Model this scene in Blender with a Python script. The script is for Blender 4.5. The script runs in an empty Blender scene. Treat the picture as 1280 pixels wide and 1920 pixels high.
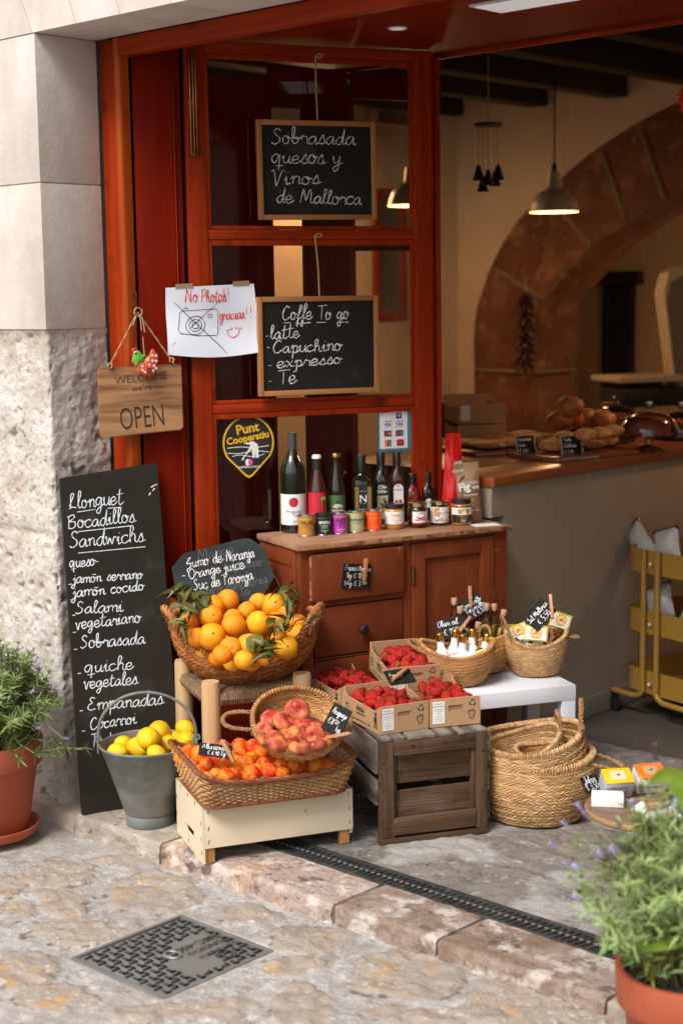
import bpy, bmesh, math, random
import numpy as np
from mathutils import Vector as V, Matrix, noise
R = math.radians
rnd = random.Random(7)
S = bpy.context.scene
COL = S.collection
# ------------------------------------------------------------------ camera, world, sun, exposure
F_PX, PITCH, ROLL, YAW = 2914.426, 0.13802009, -0.01479482, 0.75341948
_cp, _sp, _cr, _sr = math.cos(PITCH), math.sin(PITCH), math.cos(ROLL), math.sin(ROLL)
_M0 = np.array([[_cr, -_sr, 0], [_sr, _cr, 0], [0, 0, 1.]]) @ np.array([[1., 0, 0], [0, _cp, -_sp], [0, _sp, _cp]]) @ np.array([[1., 0, 0], [0, 0, -1], [0, 1, 0]])
_B = np.array([[math.cos(YAW), math.sin(YAW), 0], [-math.sin(YAW), math.cos(YAW), 0], [0, 0, 1.]])
MC = _M0 @ _B
CAM = np.array([3.8468, -2.8317, 1.55])
cam = bpy.data.objects.new('camera', bpy.data.cameras.new('camera'))
COL.objects.link(cam)
_r = MC.T @ np.diag([1, -1, -1])
cam.matrix_world = Matrix([[*_r[i], CAM[i]] for i in range(3)] + [[0, 0, 0, 1]])
cam.data.sensor_fit = 'VERTICAL'
cam.data.sensor_height = 36
cam.data.sensor_width = 24
cam.data.lens = F_PX / 1920 * 36
cam.data.clip_end = 200
cam.data.dof.use_dof = True
cam.data.dof.focus_distance = 4.55
cam.data.dof.aperture_fstop = 2.6
S.camera = cam
W = bpy.data.worlds.new('World')
S.world = W
W.use_nodes = True
_sky = W.node_tree.nodes.new('ShaderNodeTexSky')
_sky.sky_type = 'NISHITA'
_sky.sun_disc = False
SUN_EL, SUN_AZ = 50, 172      # azimuth: 180 = straight from the street (-Y), smaller = from the right (+X)
_sky.sun_elevation = R(SUN_EL)
_sky.sun_rotation = R(SUN_AZ)
_sky.air_density = 1.6
_sky.dust_density = 4
_bg = W.node_tree.nodes['Background']
_hs = W.node_tree.nodes.new('ShaderNodeHueSaturation')   # thin high cloud: the blue of the sky is half washed out
_hs.inputs['Saturation'].default_value = .45
W.node_tree.links.new(_sky.outputs[0], _hs.inputs['Color'])
W.node_tree.links.new(_hs.outputs[0], _bg.inputs[0])
_bg.inputs[1].default_value = 0.062
sun = bpy.data.objects.new('sun', bpy.data.lights.new('sun', 'SUN'))
COL.objects.link(sun)
sun.data.energy = 1.5
sun.data.angle = R(24)
sun.data.color = (1, .965, .925)
_d = V((math.sin(R(SUN_AZ)) * math.cos(R(SUN_EL)), math.cos(R(SUN_AZ)) * math.cos(R(SUN_EL)), math.sin(R(SUN_EL))))
sun.rotation_euler = _d.to_track_quat('Z', 'Y').to_euler()
S.view_settings.view_transform = 'Standard'
S.view_settings.look = 'None'
S.view_settings.exposure = 1.25
S.view_settings.gamma = 1
S.cycles.use_denoising = True
S.cycles.max_bounces = 8
S.cycles.diffuse_bounces = 4
S.cycles.transparent_max_bounces = 16
S.cycles.caustics_reflective = False
S.cycles.caustics_refractive = False
S.cycles.sample_clamp_indirect = 6

# ------------------------------------------------------------------ survey: from a picture point to a point on a known plane of the place
def ray(px, py):
    return MC.T @ np.array([(px - 640) / F_PX, (py - 960) / F_PX, 1.])
def PZ(px, py, z=0.):
    d = ray(px, py); return V(CAM + (z - CAM[2]) / d[2] * d)
def PP(px, py, p0, n):
    d = ray(px, py); n = np.array(n); return V(CAM + (n @ (np.array(p0) - CAM)) / (n @ d) * d)
def PD(px, py, dep):
    return V(CAM + ray(px, py) * dep)

# ------------------------------------------------------------------ materials
MATS = {}
def sc(c): return (*c, 1.) if len(c) == 3 else c
def mk(name, c, layers=(), rough=.5, bump=(), metal=0, coat=0, island=0, hue=0, vary=0, spec=.5, sss=0, emit=0, coord='Object', transp=0, sheen=0, trans=0):
    """layers: (colour, scale, lo, hi, stretch, detail); bump: (scale, strength, distance, stretch)"""
    m = bpy.data.materials.new(name); MATS[name] = m
    m.use_nodes = True
    nt = m.node_tree; N = nt.nodes; L = nt.links
    b = N['Principled BSDF']
    tc = N.new('ShaderNodeTexCoord'); oi = N.new('ShaderNodeObjectInfo')
    add = N.new('ShaderNodeVectorMath'); add.operation = 'MULTIPLY_ADD'
    L.new(oi.outputs['Random'], add.inputs[0]); add.inputs[1].default_value = (17, 23, 11)
    L.new(tc.outputs[coord], add.inputs[2])
    def nz(scale, stretch=(1, 1, 1), detail=4):
        mp = N.new('ShaderNodeMapping'); mp.inputs['Scale'].default_value = stretch
        L.new(add.outputs[0], mp.inputs[0])
        n = N.new('ShaderNodeTexNoise'); n.inputs['Scale'].default_value = scale; n.inputs['Detail'].default_value = detail
        n.inputs['Roughness'].default_value = .6
        L.new(mp.outputs[0], n.inputs[0]); return n.outputs[0]
    rgb = N.new('ShaderNodeRGB'); rgb.outputs[0].default_value = sc(c)
    cur = rgb.outputs[0]
    for col, scale, lo, hi, st, det in layers:
        mr = N.new('ShaderNodeMapRange'); mr.inputs[1].default_value = lo; mr.inputs[2].default_value = hi
        if isinstance(scale, str):
            a = N.new('ShaderNodeAttribute'); a.attribute_name = scale; L.new(a.outputs['Fac'], mr.inputs[0])
        else:
            L.new(nz(scale, st, det), mr.inputs[0])
        mx = N.new('ShaderNodeMix'); mx.data_type = 'RGBA'
        L.new(mr.outputs[0], mx.inputs[0]); L.new(cur, mx.inputs[6])
        if len(col) == 4:   # colour with a strength
            mm = N.new('ShaderNodeMath'); mm.operation = 'MULTIPLY'; mm.inputs[1].default_value = col[3]
            L.new(mr.outputs[0], mm.inputs[0]); L.new(mm.outputs[0], mx.inputs[0])
        mx.inputs[7].default_value = sc(col[:3]); cur = mx.outputs[2]
    if island or vary or hue:
        h = N.new('ShaderNodeHueSaturation')
        src = oi.outputs['Random']
        if island:
            g = N.new('ShaderNodeNewGeometry'); src = g.outputs['Random Per Island']
        mr = N.new('ShaderNodeMapRange'); k = island or vary
        mr.inputs[3].default_value = 1 - k; mr.inputs[4].default_value = 1 + k
        L.new(src, mr.inputs[0]); L.new(mr.outputs[0], h.inputs['Value'])
        if hue:
            m2 = N.new('ShaderNodeMath'); m2.operation = 'MULTIPLY'; m2.inputs[1].default_value = 7.31
            m3 = N.new('ShaderNodeMath'); m3.operation = 'FRACT'
            L.new(src, m2.inputs[0]); L.new(m2.outputs[0], m3.inputs[0])
            mr2 = N.new('ShaderNodeMapRange'); mr2.inputs[3].default_value = .5 - hue; mr2.inputs[4].default_value = .5 + hue
            L.new(m3.outputs[0], mr2.inputs[0]); L.new(mr2.outputs[0], h.inputs['Hue'])
        L.new(cur, h.inputs['Color']); cur = h.outputs[0]
    L.new(cur, b.inputs['Base Color'])
    b.inputs['Roughness'].default_value = rough; b.inputs['Metallic'].default_value = metal
    b.inputs['Coat Weight'].default_value = coat; b.inputs['Coat Roughness'].default_value = .12
    b.inputs['Specular IOR Level'].default_value = spec
    b.inputs['Sheen Weight'].default_value = sheen
    if trans:
        b.inputs['Transmission Weight'].default_value = trans
    if sss:
        b.inputs['Subsurface Weight'].default_value = sss; b.inputs['Subsurface Radius'].default_value = (.02, .008, .004)
    if emit:
        L.new(cur, b.inputs['Emission Color']); b.inputs['Emission Strength'].default_value = emit
    prev = None
    for bp in bump:
        scale, strength, dist = bp[:3]; st = bp[3] if len(bp) > 3 else (1, 1, 1)
        bn = N.new('ShaderNodeBump'); bn.inputs['Strength'].default_value = strength; bn.inputs['Distance'].default_value = dist
        L.new(nz(scale, st, 5), bn.inputs['Height'])
        if prev: L.new(prev, bn.inputs['Normal'])
        prev = bn.outputs[0]
    if prev: L.new(prev, b.inputs['Normal'])
    return m
def glassy(name, tint=(1, 1, 1), refl=1.0, rough=.0, base=.04):
    m = bpy.data.materials.new(name); MATS[name] = m; m.use_nodes = True
    nt = m.node_tree; N = nt.nodes; L = nt.links
    N.remove(N['Principled BSDF']); out = N['Material Output']
    t = N.new('ShaderNodeBsdfTransparent'); t.inputs[0].default_value = sc(tint)
    g = N.new('ShaderNodeBsdfGlossy'); g.inputs['Roughness'].default_value = rough
    fr = N.new('ShaderNodeFresnel'); fr.inputs[0].default_value = 1.45
    mu = N.new('ShaderNodeMath'); mu.operation = 'MULTIPLY'; mu.inputs[1].default_value = refl
    L.new(fr.outputs[0], mu.inputs[0])
    mx = N.new('ShaderNodeMixShader'); L.new(mu.outputs[0], mx.inputs[0]); L.new(t.outputs[0], mx.inputs[1]); L.new(g.outputs[0], mx.inputs[2])
    L.new(mx.outputs[0], out.inputs[0]); return m

GV = (22, 22, 1.2); GX = (1.2, 22, 22); GY = (22, 1.2, 22)
for ax, st in (('v', GV), ('x', GX), ('y', GY)):
    st2 = tuple(3 * s if s > 5 else s * 1.5 for s in st)
    mk('frame_wood_' + ax, (.34, .033, .004), [((.20, .014, .002), 2.2, .35, .75, st, 5), ((.43, .062, .006, .6), 1.3, .55, .8, st, 3), ((.09, .01, .004, .5), 4, .58, .75, st2, 3), ((.05, .006, .003, .6), 9, .62, .75, (1, 1, 1), 2)], rough=.45, bump=[(5, .35, .003, st2)], spec=.14)
    mk('panel_wood_' + ax, (.20, .010, .0012), [((.12, .005, .0008), 1.4, .35, .7, tuple(s * .5 for s in st), 5), ((.22, .020, .004, .6), 3, .55, .8, st, 4), ((.04, .004, .003, .7), 6, .68, .8, (1, 1, .5), 2)], rough=.5, bump=[(5, .15, .002, st2)], spec=.08)
    mk('jamb_wood_' + ax, (.40, .066, .006), [((.25, .03, .004), 1.6, .3, .75, st, 5), ((.42, .085, .012, .7), 1.1, .5, .8, st, 3)], rough=.42, bump=[(5, .15, .002, st2)], spec=.25)
    so = tuple(s * .6 if s > 5 else s for s in st)
    mk('old_wood_' + ax, (.115, .064, .036) if ax != 'y' else (.22, .185, .155), [((.05, .026, .014), 1.6, .42, .66, so, 6), ((.175, .112, .07, .8) if ax != 'y' else (.34, .30, .26, .8), 1.1, .5, .75, st, 5), ((.03, .018, .012, .85), .9, .55, .72, so, 5), ((.26, .225, .19, .5), 5, .55, .8, (1, 1, 1), 4)], rough=.85, bump=[(4, .9, .004, st2), (30, .3, .002)], spec=.2)
    mk('pale_wood_' + ax, (.6, .4, .22), [((.47, .28, .13), 1.6, .4, .7, st, 5), ((.36, .19, .08, .6), 2.4, .6, .8, (3, 3, 1), 3)], rough=.65, bump=[(5, .3, .002, st2)], spec=.3)
    mk('amber_wood_' + ax, (.42, .185, .065), [((.3, .115, .036), 1.6, .4, .7, st, 5), ((.5, .25, .1, .6), 3, .6, .8, st, 3)], rough=.45, bump=[(5, .2, .001, st2)])
mk('pine_wood', (.52, .27, .09), [((.36, .15, .045), 2.5, .4, .7, GV, 4)], rough=.6)
mk('sign_wood', (.38, .19, .08), [((.17, .07, .025), 1.2, .42, .60, (3, 8, 26), 6), ((.5, .3, .16, .7), 1, .5, .8, (2, 8, 15), 4), ((.12, .055, .025, .8), 3, .64, .78, (3, 5, 18), 4)], rough=.62, bump=[(6, .3, .001, (3, 5, 30))])
mk('dressed_stone', (.66, .60, .565), [((.53, .47, .425), 2.5, .35, .7, (1, 1, 1), 6), ((.36, .30, .235, .75), 1.6, .5, .72, (1, 1, .45), 6), ((.33, .35, .33, .7), 3.5, .64, .74, (2, 2, .45), 5), ((.70, .63, .58, .5), 14, .5, .8, (1, 1, 1), 4)], rough=.9, bump=[(60, .35, .004), (9, .25, .006)], spec=.2)
mk('mortar', (.55, .44, .36), [((.42, .33, .26), 20, .4, .7, (1, 1, 1), 3)], rough=.95, bump=[(80, .5, .003)], spec=.1)
mk('rough_stone', (.57, .525, .48), [((.27, .20, .15, .75), 62, .56, .66, (1, 1, 1), 4), ((.40, .33, .275), 5, .46, .68, (1, 1, 1), 6), ((.70, .66, .63, .8), 9, .5, .72, (1, 1, 1), 6), ((.36, .22, .12, .8), 3.2, .6, .74, (1, 1, 1), 4), ((.14, .10, .085, .85), 26, .64, .73, (1, 1, 1), 5), ((.40, .37, .36, .7), 2.1, .55, .75, (1, 1, .6), 5)], rough=.95, bump=[(45, .9, .008), (150, .5, .003)], spec=.15)  # dark specks put the shade of fine pits into the colour
mk('old_stone', (.42, .36, .31), [((.28, .23, .19), 6, .4, .68, (1, 1, 1), 6), ((.50, .30, .15, .85), 3.1, .56, .7, (1, 1, 1), 6), ((.62, .57, .53, .7), 13, .54, .72, (1, 1, 1), 6), ((.10, .085, .075, .85), 20, .62, .71, (1, 1, 1), 5)], rough=.9, bump=[(26, .9, .014), (90, .7, .006)], spec=.2)
mk('pink_stone', (.38, .29, .245), [((.46, .42, .39, .6), 45, .54, .66, (1, 1, 1), 4), ((.13, .10, .09, .7), 55, .58, .68, (1, 1, 1), 4), ((.47, .245, .11, .9), 7, .50, .62, (1, 1, 1), 6), ((.58, .50, .46, .9), 14, .50, .60, (1, 1, 1), 6), ((.12, .09, .08, .85), 15, .56, .64, (1, 1, 1), 5)], rough=.88, bump=[(26, .9, .014), (90, .7, .006)], spec=.2)
mk('brown_stone', (.31, .235, .19), [((.40, .36, .33, .7), 45, .54, .66, (1, 1, 1), 4), ((.12, .095, .08, .7), 55, .58, .68, (1, 1, 1), 4), ((.21, .145, .105), 7, .44, .60, (1, 1, 1), 6), ((.52, .46, .42, .9), 12, .52, .62, (1, 1, 1), 6), ((.11, .085, .07, .8), 18, .58, .66, (1, 1, 1), 5)], rough=.88, bump=[(26, .9, .014), (90, .7, .006)], spec=.2)
mk('paving', (.40, .375, .355), [((.295, .275, .26), 6, .4, .7, (1, 1, 1), 6), ((.55, .525, .505, .8), 26, .52, .7, (1, 1, 1), 5), ((.35, .29, .24), 'stone', .35, .6, None, 0), ((.25, .20, .165, .6), 17, .54, .62, (1, 1, 1), 5), ((.46, .27, .11, .8), 'ochre', .5, .8, None, 0), ((.20, .18, .165, .6), 60, .60, .68, (1, 1, 1), 3), ((.60, .575, .55, .5), 45, .60, .68, (1, 1, 1), 3), ((.30, .265, .235, .5), 'stain', .35, .8, None, 0), ((.13, .11, .095, .95), 'crack', .2, .65, None, 0), ((.24, .22, .205, .65), 70, .56, .7, (1, 1, 1), 4), ((.35, .345, .24, .5), 'moss', .3, .8, None, 0)], rough=.92, bump=[(26, .8, .010), (90, .8, .005)], spec=.15)
mk('floor_stone', (.215, .195, .18), [((.13, .115, .105), 4, .4, .7, (1, 1, 1), 6), ((.36, .335, .31, .7), 24, .52, .75, (1, 1, 1), 5), ((.20, .175, .15), 'stone', .3, .7, None, 0), ((.12, .105, .095, .8), 48, .57, .65, (1, 1, 1), 4), ((.38, .36, .34, .6), 37, .58, .66, (1, 1, 1), 4), ((.33, .23, .12, .5), 'ochre', .4, .75, None, 0), ((.07, .06, .055, .9), 'crack', .3, .8, None, 0), ((.42, .40, .385, .6), 'stain', .45, .8, None, 0)], rough=.88, bump=[(26, .8, .010), (90, .8, .005)], spec=.2)
mk('inner_floor', (.09, .075, .062), [((.06, .05, .04), 2, .4, .7, (1, 8, 1), 4)], rough=.55)
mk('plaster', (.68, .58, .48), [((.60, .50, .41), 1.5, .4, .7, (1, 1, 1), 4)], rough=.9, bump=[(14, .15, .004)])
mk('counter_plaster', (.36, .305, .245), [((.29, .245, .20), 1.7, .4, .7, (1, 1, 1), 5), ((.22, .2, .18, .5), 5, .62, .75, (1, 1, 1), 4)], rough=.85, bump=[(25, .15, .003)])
mk('skirting_tile', (.22, .2, .185), rough=.6)
mk('arch_stone', (.20, .082, .045), [((.11, .042, .024), 3, .35, .7, (1, 1, 1), 6), ((.33, .18, .11, .8), 5, .52, .7, (1, 1, 1), 6), ((.40, .27, .19, .6), 12, .58, .72, (1, 1, 1), 5)], rough=.9, bump=[(12, .6, .02)])
mk('arch_joint', (.24, .16, .11), rough=.95)
mk('dark_beam', (.018, .012, .009), [((.03, .02, .014), 3, .5, .7, (1, 12, 12), 4)], rough=.6)
mk('ceiling_board', (.38, .24, .14), rough=.8)
mk('counter_wood', (.27, .075, .022), [((.17, .04, .012), 1.3, .4, .7, (8, 1, 8), 4)], rough=.32, coat=.3)
mk('cabinet_paint', (.195, .042, .012), [((.135, .026, .008), 3, .4, .7, (1, 1, 1), 4), ((.29, .085, .026, .5), 2.5, .55, .75, (4, 4, 1), 4), ((.50, .28, .15, .8), 6, .67, .72, (5, 5, .9), 6), ((.36, .16, .07, .7), 3, .66, .73, (1, 1, 9), 5)], rough=.55, bump=[(50, .12, .002)], spec=.25)
mk('cabinet_edge', (.36, .17, .08), [((.17, .045, .016), 5, .44, .56, (6, 1.4, 4), 5), ((.52, .33, .2, .7), 7, .55, .7, (8, 2, 8), 4)], rough=.6)
mk('cabinet_top', (.37, .20, .115), [((.25, .105, .05), 3, .42, .66, (2, 9, 2), 5), ((.5, .33, .22, .6), 4, .56, .72, (2, 12, 2), 4)], rough=.55)
mk('black_hole', (.004, .003, .003), rough=.9)
mk('slate', (.018, .017, .016), [((.028, .027, .026), 1.6, .45, .8, (1, 1, 1), 6), ((.10, .105, .11, .6), 4, .58, .78, (1, 1, 1), 5)], rough=.75, bump=[(90, .08, .001)], spec=.12)
mk('slate_smudged', (.026, .031, .033), [((.055, .063, .067), 4, .45, .75, (1, 1, 1), 6), ((.16, .18, .2, .5), 5, .64, .8, (1, 3, 3), 6)], rough=.7, spec=.12)
mk('slate_brown', (.026, .022, .017), [((.038, .033, .027), 1.4, .45, .8, (1, 1, .5), 6), ((.12, .115, .11, .55), 4, .58, .80, (1, 1, 1), 5)], rough=.75, spec=.12)
mk('chalk', (.80, .80, .82), [((.16, .16, .165), 170, .50, .66, (1, 1, 1), 3)], rough=.95)
mk('liquid_chalk', (.80, .86, .92), [((.30, .32, .34), 120, .56, .70, (1, 1, 1), 3)], rough=.8)
mk('faded_chalk', (.075, .09, .095), rough=.95)
mk('paper', (.74, .77, .86), [((.66, .70, .82), 6, .45, .7, (1, 1, 1), 2)], rough=.85)
mk('white_paper', (.82, .82, .80), rough=.8)
mk('red_ink', (.75, .03, .02), rough=.8)
mk('black_ink', (.015, .015, .018), rough=.7)
mk('burnt_letter', (.03, .02, .012), rough=.8)
mk('tape', (.30, .20, .12), rough=.3, spec=.5)
mk('brass', (.45, .25, .08), [((.2, .09, .03), 20, .45, .65, (1, 1, .3), 3)], rough=.35, metal=1)
mk('zinc', (.20, .212, .195), [((.11, .12, .115), 7, .4, .68, (1, 1, .6), 6), ((.27, .285, .285, .7), 16, .54, .72, (1, 1, 1), 5)], rough=.68, metal=.2, bump=[(18, .12, .003)])
mk('zinc_inside', (.26, .25, .23), [((.16, .15, .14), 9, .4, .7, (1, 1, 1), 4)], rough=.55, metal=.4)
mk('iron', (.045, .046, .045), [((.085, .086, .083), 9, .45, .68, (1, 1, 1), 6), ((.13, .085, .05, .5), 18, .6, .72, (1, 1, 1), 4), ((.17, .175, .17, .5), 40, .55, .7, (1, 1, 1), 3)], rough=.5, metal=.35, bump=[(60, .3, .002)])
mk('cast_iron', (.25, .245, .235), [((.18, .18, .175), 6, .4, .7, (1, 1, 1), 5), ((.29, .285, .27, .6), 14, .5, .72, (1, 1, 1), 5)], rough=.45, metal=.4, bump=[(80, .3, .002)])
mk('iron_gap', (.02, .018, .016), rough=.9)
mk('terracotta', (.40, .085, .032), [((.34, .075, .033), 4, .4, .7, (1, 1, .5), 5), ((.52, .19, .11, .5), 7, .58, .75, (1, 1, .6), 5), ((.22, .065, .04, .6), 9, .68, .78, (1, 1, 1), 4)], rough=.75, bump=[(60, .12, .002)])
mk('soil', (.03, .022, .015), rough=1, bump=[(60, 1, .01)])
mk('straw', (.46, .265, .105), [((.36, .185, .06), 9, .4, .7, (1, 1, 1), 3)], rough=.62, island=.4, hue=.008, spec=.25)
mk('straw_gold', (.50, .315, .15), [((.40, .215, .085), 6, .4, .7, (1, 1, 1), 3)], rough=.62, island=.38, hue=.008, spec=.25)
mk('straw_red', (.40, .155, .040), [((.29, .095, .024), 7, .4, .7, (1, 1, 1), 3)], rough=.55, island=.45, hue=.01, spec=.25)
mk('straw_peach', (.47, .235, .085), [((.36, .15, .045), 7, .4, .7, (1, 1, 1), 3)], rough=.58, island=.3, hue=.01, spec=.4)
mk('straw_back', (.17, .085, .03), rough=.9)
mk('rope', (.34, .185, .075), [((.22, .11, .04), 40, .4, .7, (1, 1, 1), 2)], rough=.85, island=.2)
mk('rope_red', (.38, .15, .04), [((.25, .09, .025), 30, .4, .7, (1, 1, 1), 2)], rough=.7, island=.25)
mk('seat_rope', (.20, .12, .065), rough=.85, island=.35)
mk('twine', (.42, .27, .13), rough=.9)
mk('willow', (.50, .285, .12), [((.38, .19, .07), 14, .4, .7, (1, 1, 1), 3)], rough=.45, island=.3, spec=.5)
mk('willow_dark', (.19, .055, .02), [((.27, .09, .03), 20, .4, .7, (1, 1, 1), 3)], rough=.4, island=.3, spec=.5)
mk('orange_peel', (.88, .29, .005), [((.88, .38, .010), .8, .42, .66, (1, 1, 1), 2), ((.62, .30, .03, .7), 3.2, .68, .78, (1, 1, 1), 4)], rough=.42, vary=.1, hue=.012, bump=[(22, .28, .025)], spec=.4)
mk('lemon_peel', (.90, .54, .008), [((.82, .48, .006), 1.2, .45, .7, (1, 1, 1), 3), ((.34, .20, .02, .8), 3.2, .73, .78, (1, 1, 1), 4), ((.70, .56, .03, .3), .9, .62, .74, (1, 1, 1), 2)], rough=.45, vary=.06, hue=.006, bump=[(11, .25, .03), (2.2, .2, .06)], spec=.4)
mk('apricot_skin', (.84, .23, .012), [((.68, .045, .006), .9, .40, .58, (1, 1, 1), 3), ((.86, .38, .03, .7), 1.6, .52, .72, (1, 1, 1), 3)], rough=.48, vary=.12, hue=.010, spec=.3)
mk('peach_skin', (.60, .20, .075), [((.33, .018, .016), .75, .36, .62, (1, 1, 1), 1.5), ((.17, .008, .010, .6), 1.2, .58, .75, (1, 1, 1), 1), ((.72, .40, .16, .6), 1.3, .58, .78, (1, 1, 1), 1.5), ((.70, .36, .2, .3), 9, .5, .7, (1, 1, 1), 3)], rough=.7, vary=.2, hue=.012, spec=.15)
mk('strawberry_flesh', (.44, .009, .007), [((.22, .004, .004), 12, .4, .65, (1, 1, 1), 3), ((.60, .045, .012, .6), 9, .58, .75, (1, 1, 1), 2)], rough=.36, vary=.3, bump=[(5, .4, .05)], spec=.35)
mk('seed', (.66, .26, .06), rough=.5)
mk('calyx_green', (.10, .20, .025), rough=.6, vary=.2)
mk('leaf_green', (.085, .098, .014), [((.19, .18, .05), 18, .45, .7, (1, 1, 1), 3)], rough=.45, island=.35)
mk('twig', (.10, .085, .03), rough=.8)
mk('lavender_leaf', (.20, .285, .085), [((.27, .34, .14), 30, .4, .7, (1, 1, 1), 2)], rough=.6, island=.4, hue=.02, spec=.3)
mk('lavender_leaf_old', (.20, .225, .04), rough=.6, island=.4, spec=.3)
mk('lavender_stem', (.24, .25, .11), rough=.7)
mk('lavender_flower', (.36, .32, .56), rough=.8, island=.35)
mk('lavender_dry', (.16, .10, .10), rough=.85, island=.3)
mk('broad_leaf', (.10, .165, .010), [((.16, .22, .02), 14, .4, .7, (1, 1, 1), 3)], rough=.55, spec=.2)
mk('cardboard', (.46, .275, .145), [((.42, .245, .125), 30, .4, .7, (1, 1, 6), 3)], rough=.8, bump=[(40, .1, .001, (20, 1, 1))])
mk('cardboard_edge', (.55, .38, .23), rough=.85, bump=[(300, .8, .002)])
mk('print_brown', (.03, .018, .012), rough=.8)
mk('cream_board', (.76, .66, .49), [((.72, .60, .42), 3, .4, .7, (1, 1, 1), 4), ((.50, .38, .22, .5), 14, .74, .8, (1, 1, 1), 3)], rough=.5)
mk('staple', (.09, .09, .095), rough=.4, metal=.7)
mk('ply_edge', (.40, .23, .10), rough=.7)
mk('table_white', (.70, .73, .78), rough=.35)
mk('liner', (.85, .85, .86), rough=.8)
# glass, bottles
glassy('pane', (.82, .80, .78), 1.7)
glassy('clear_glass', (.93, .95, .95), 1.6)
glassy('tube_glass', (.97, .98, .98), 1.3)
glassy('cellophane', (.9, .9, .9), 2.2, .12)
mk('wine_glass_dark', (.006, .007, .005), rough=.06, coat=1, spec=.6)
mk('red_glass', (.05, .008, .008), rough=.08, coat=1)
mk('oil_glass', (.012, .008, .004), rough=.07, coat=1)
mk('sauce_glass', (.18, .02, .008), rough=.08, coat=1)
mk('label_white', (.80, .79, .77), rough=.6)
mk('label_cream', (.55, .52, .36), rough=.6)
mk('label_red', (.55, .015, .04), rough=.55)
mk('label_green', (.06, .14, .05), rough=.55)
mk('label_black', (.016, .016, .016), rough=.5)
mk('label_gold', (.30, .19, .06), rough=.4, metal=.4)
mk('label_olive', (.44, .43, .24), rough=.55)
mk('ink_red', (.50, .012, .018), rough=.6)
mk('ink_grey', (.16, .15, .15), rough=.7)
mk('ink_orange', (.75, .24, .02), rough=.6)
mk('ink_green', (.06, .22, .03), rough=.6)
mk('ink_white', (.80, .80, .80), rough=.6)
mk('ink_yellow', (.80, .46, .01), rough=.6)
mk('ink_blue', (.01, .05, .30), rough=.6)
mk('ink_pink', (.75, .08, .45), rough=.6)
mk('sticker_teal', (.03, .26, .36), rough=.4)
mk('cap_black', (.012, .012, .013), rough=.3, coat=.3)
mk('cap_gold', (.62, .36, .06), rough=.28, metal=1)
mk('lid_gold', (.62, .45, .22), rough=.25, metal=1)
mk('foil_grey', (.045, .05, .06), rough=.35)
mk('tin_mustard', (.44, .23, .035), rough=.4); mk('tin_black', (.012, .014, .013), rough=.4)
mk('tin_purple', (.42, .05, .38), rough=.4); mk('tin_green', (.40, .44, .22), rough=.4)
mk('tin_orange', (.85, .085, .02), rough=.4)
mk('tin_metal', (.6, .6, .6), rough=.25, metal=1)
mk('jam_yellow', (.50, .24, .02), rough=.12, coat=.8); mk('jam_dark', (.035, .008, .004), rough=.1, coat=.8)
mk('jam_amber', (.42, .16, .012), rough=.1, coat=.8)
mk('red_foil', (.62, .008, .008), rough=.25, coat=.4, bump=[(14, .5, .01)])
mk('kraft', (.36, .205, .105), [((.30, .165, .08), 12, .4, .7, (1, 1, 1), 3)], rough=.6, bump=[(16, .4, .006)])
mk('bottle_white', (.80, .80, .80), rough=.22, coat=.4)
mk('cork', (.52, .33, .22), [((.42, .24, .14), 60, .4, .7, (1, 1, 1), 2)], rough=.8)
mk('limoncello', (.62, .42, .06), rough=.2)
mk('salt_orange', (.62, .16, .045), rough=.8, island=.35); mk('salt_pale', (.72, .50, .36), rough=.8, island=.3); mk('salt_green', (.12, .13, .07), rough=.8, island=.5)
mk('card_yellow', (.62, .50, .05), rough=.5)
mk('rooster_orange', (.68, .08, .02), rough=.3, coat=.5); mk('rooster_green', (.10, .40, .04), rough=.3, coat=.5); mk('rooster_red', (.55, .01, .02), rough=.3, coat=.5)
mk('steel', (.46, .42, .37), rough=.38, metal=.55, bump=[(3, .1, .001, (1, 1, 60))])
mk('lamp_inside', (1.0, .62, .26), rough=.5, emit=2.2)
mk('bulb_glow', (1.0, .72, .36), rough=.5, emit=9)
mk('downlight', (.9, .9, .92), rough=.5, emit=.12)
mk('white_metal', (.72, .73, .74), rough=.4)
mk('dark_metal', (.02, .018, .016), rough=.5, metal=.4)
mk('pepper_dark', (.05, .008, .007), rough=.35, island=.4)
mk('pepper_red', (.55, .012, .01), rough=.25, coat=.5, island=.2)
mk('bread', (.52, .18, .04), [((.25, .06, .012), 9, .4, .7, (1, 1, 1), 3), ((.62, .38, .2, .5), 12, .62, .78, (1, 1, 1), 3)], rough=.5)
mk('pastry', (.56, .25, .07), [((.26, .08, .02), 24, .45, .65, (1, 1, 1), 4), ((.68, .45, .22, .6), 40, .58, .7, (1, 1, 1), 3)], rough=.5, bump=[(50, .9, .012)])
mk('cake', (.25, .06, .03), rough=.6)
mk('cart_yellow', (.36, .20, .035), rough=.4)
mk('rubber', (.012, .012, .012), rough=.6)
mk('bag_white', (.52, .50, .48), rough=.35, bump=[(20, .4, .01)]); mk('bag_maroon', (.12, .012, .05), rough=.4); mk('bag_red', (.34, .02, .03), rough=.4)
mk('soap_yellow', (.82, .47, .008), rough=.5); mk('soap_orange', (.72, .15, .012), rough=.5); mk('soap_grey', (.44, .45, .48), rough=.5); mk('soap_white', (.82, .81, .80), rough=.45)
mk('bowl_wood', (.42, .20, .085), rough=.5)
mk('tray_wood', (.22, .13, .095), [((.14, .08, .055), 3, .4, .7, (1, 14, 14), 4), ((.34, .25, .2, .5), 5, .55, .75, (1, 10, 10), 4)], rough=.7)
mk('room_wall', (.62, .48, .34), rough=.9)
mk('dark_door', (.015, .01, .008), rough=.5)
mk('grey_wall', (.16, .15, .145), rough=.9)
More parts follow.
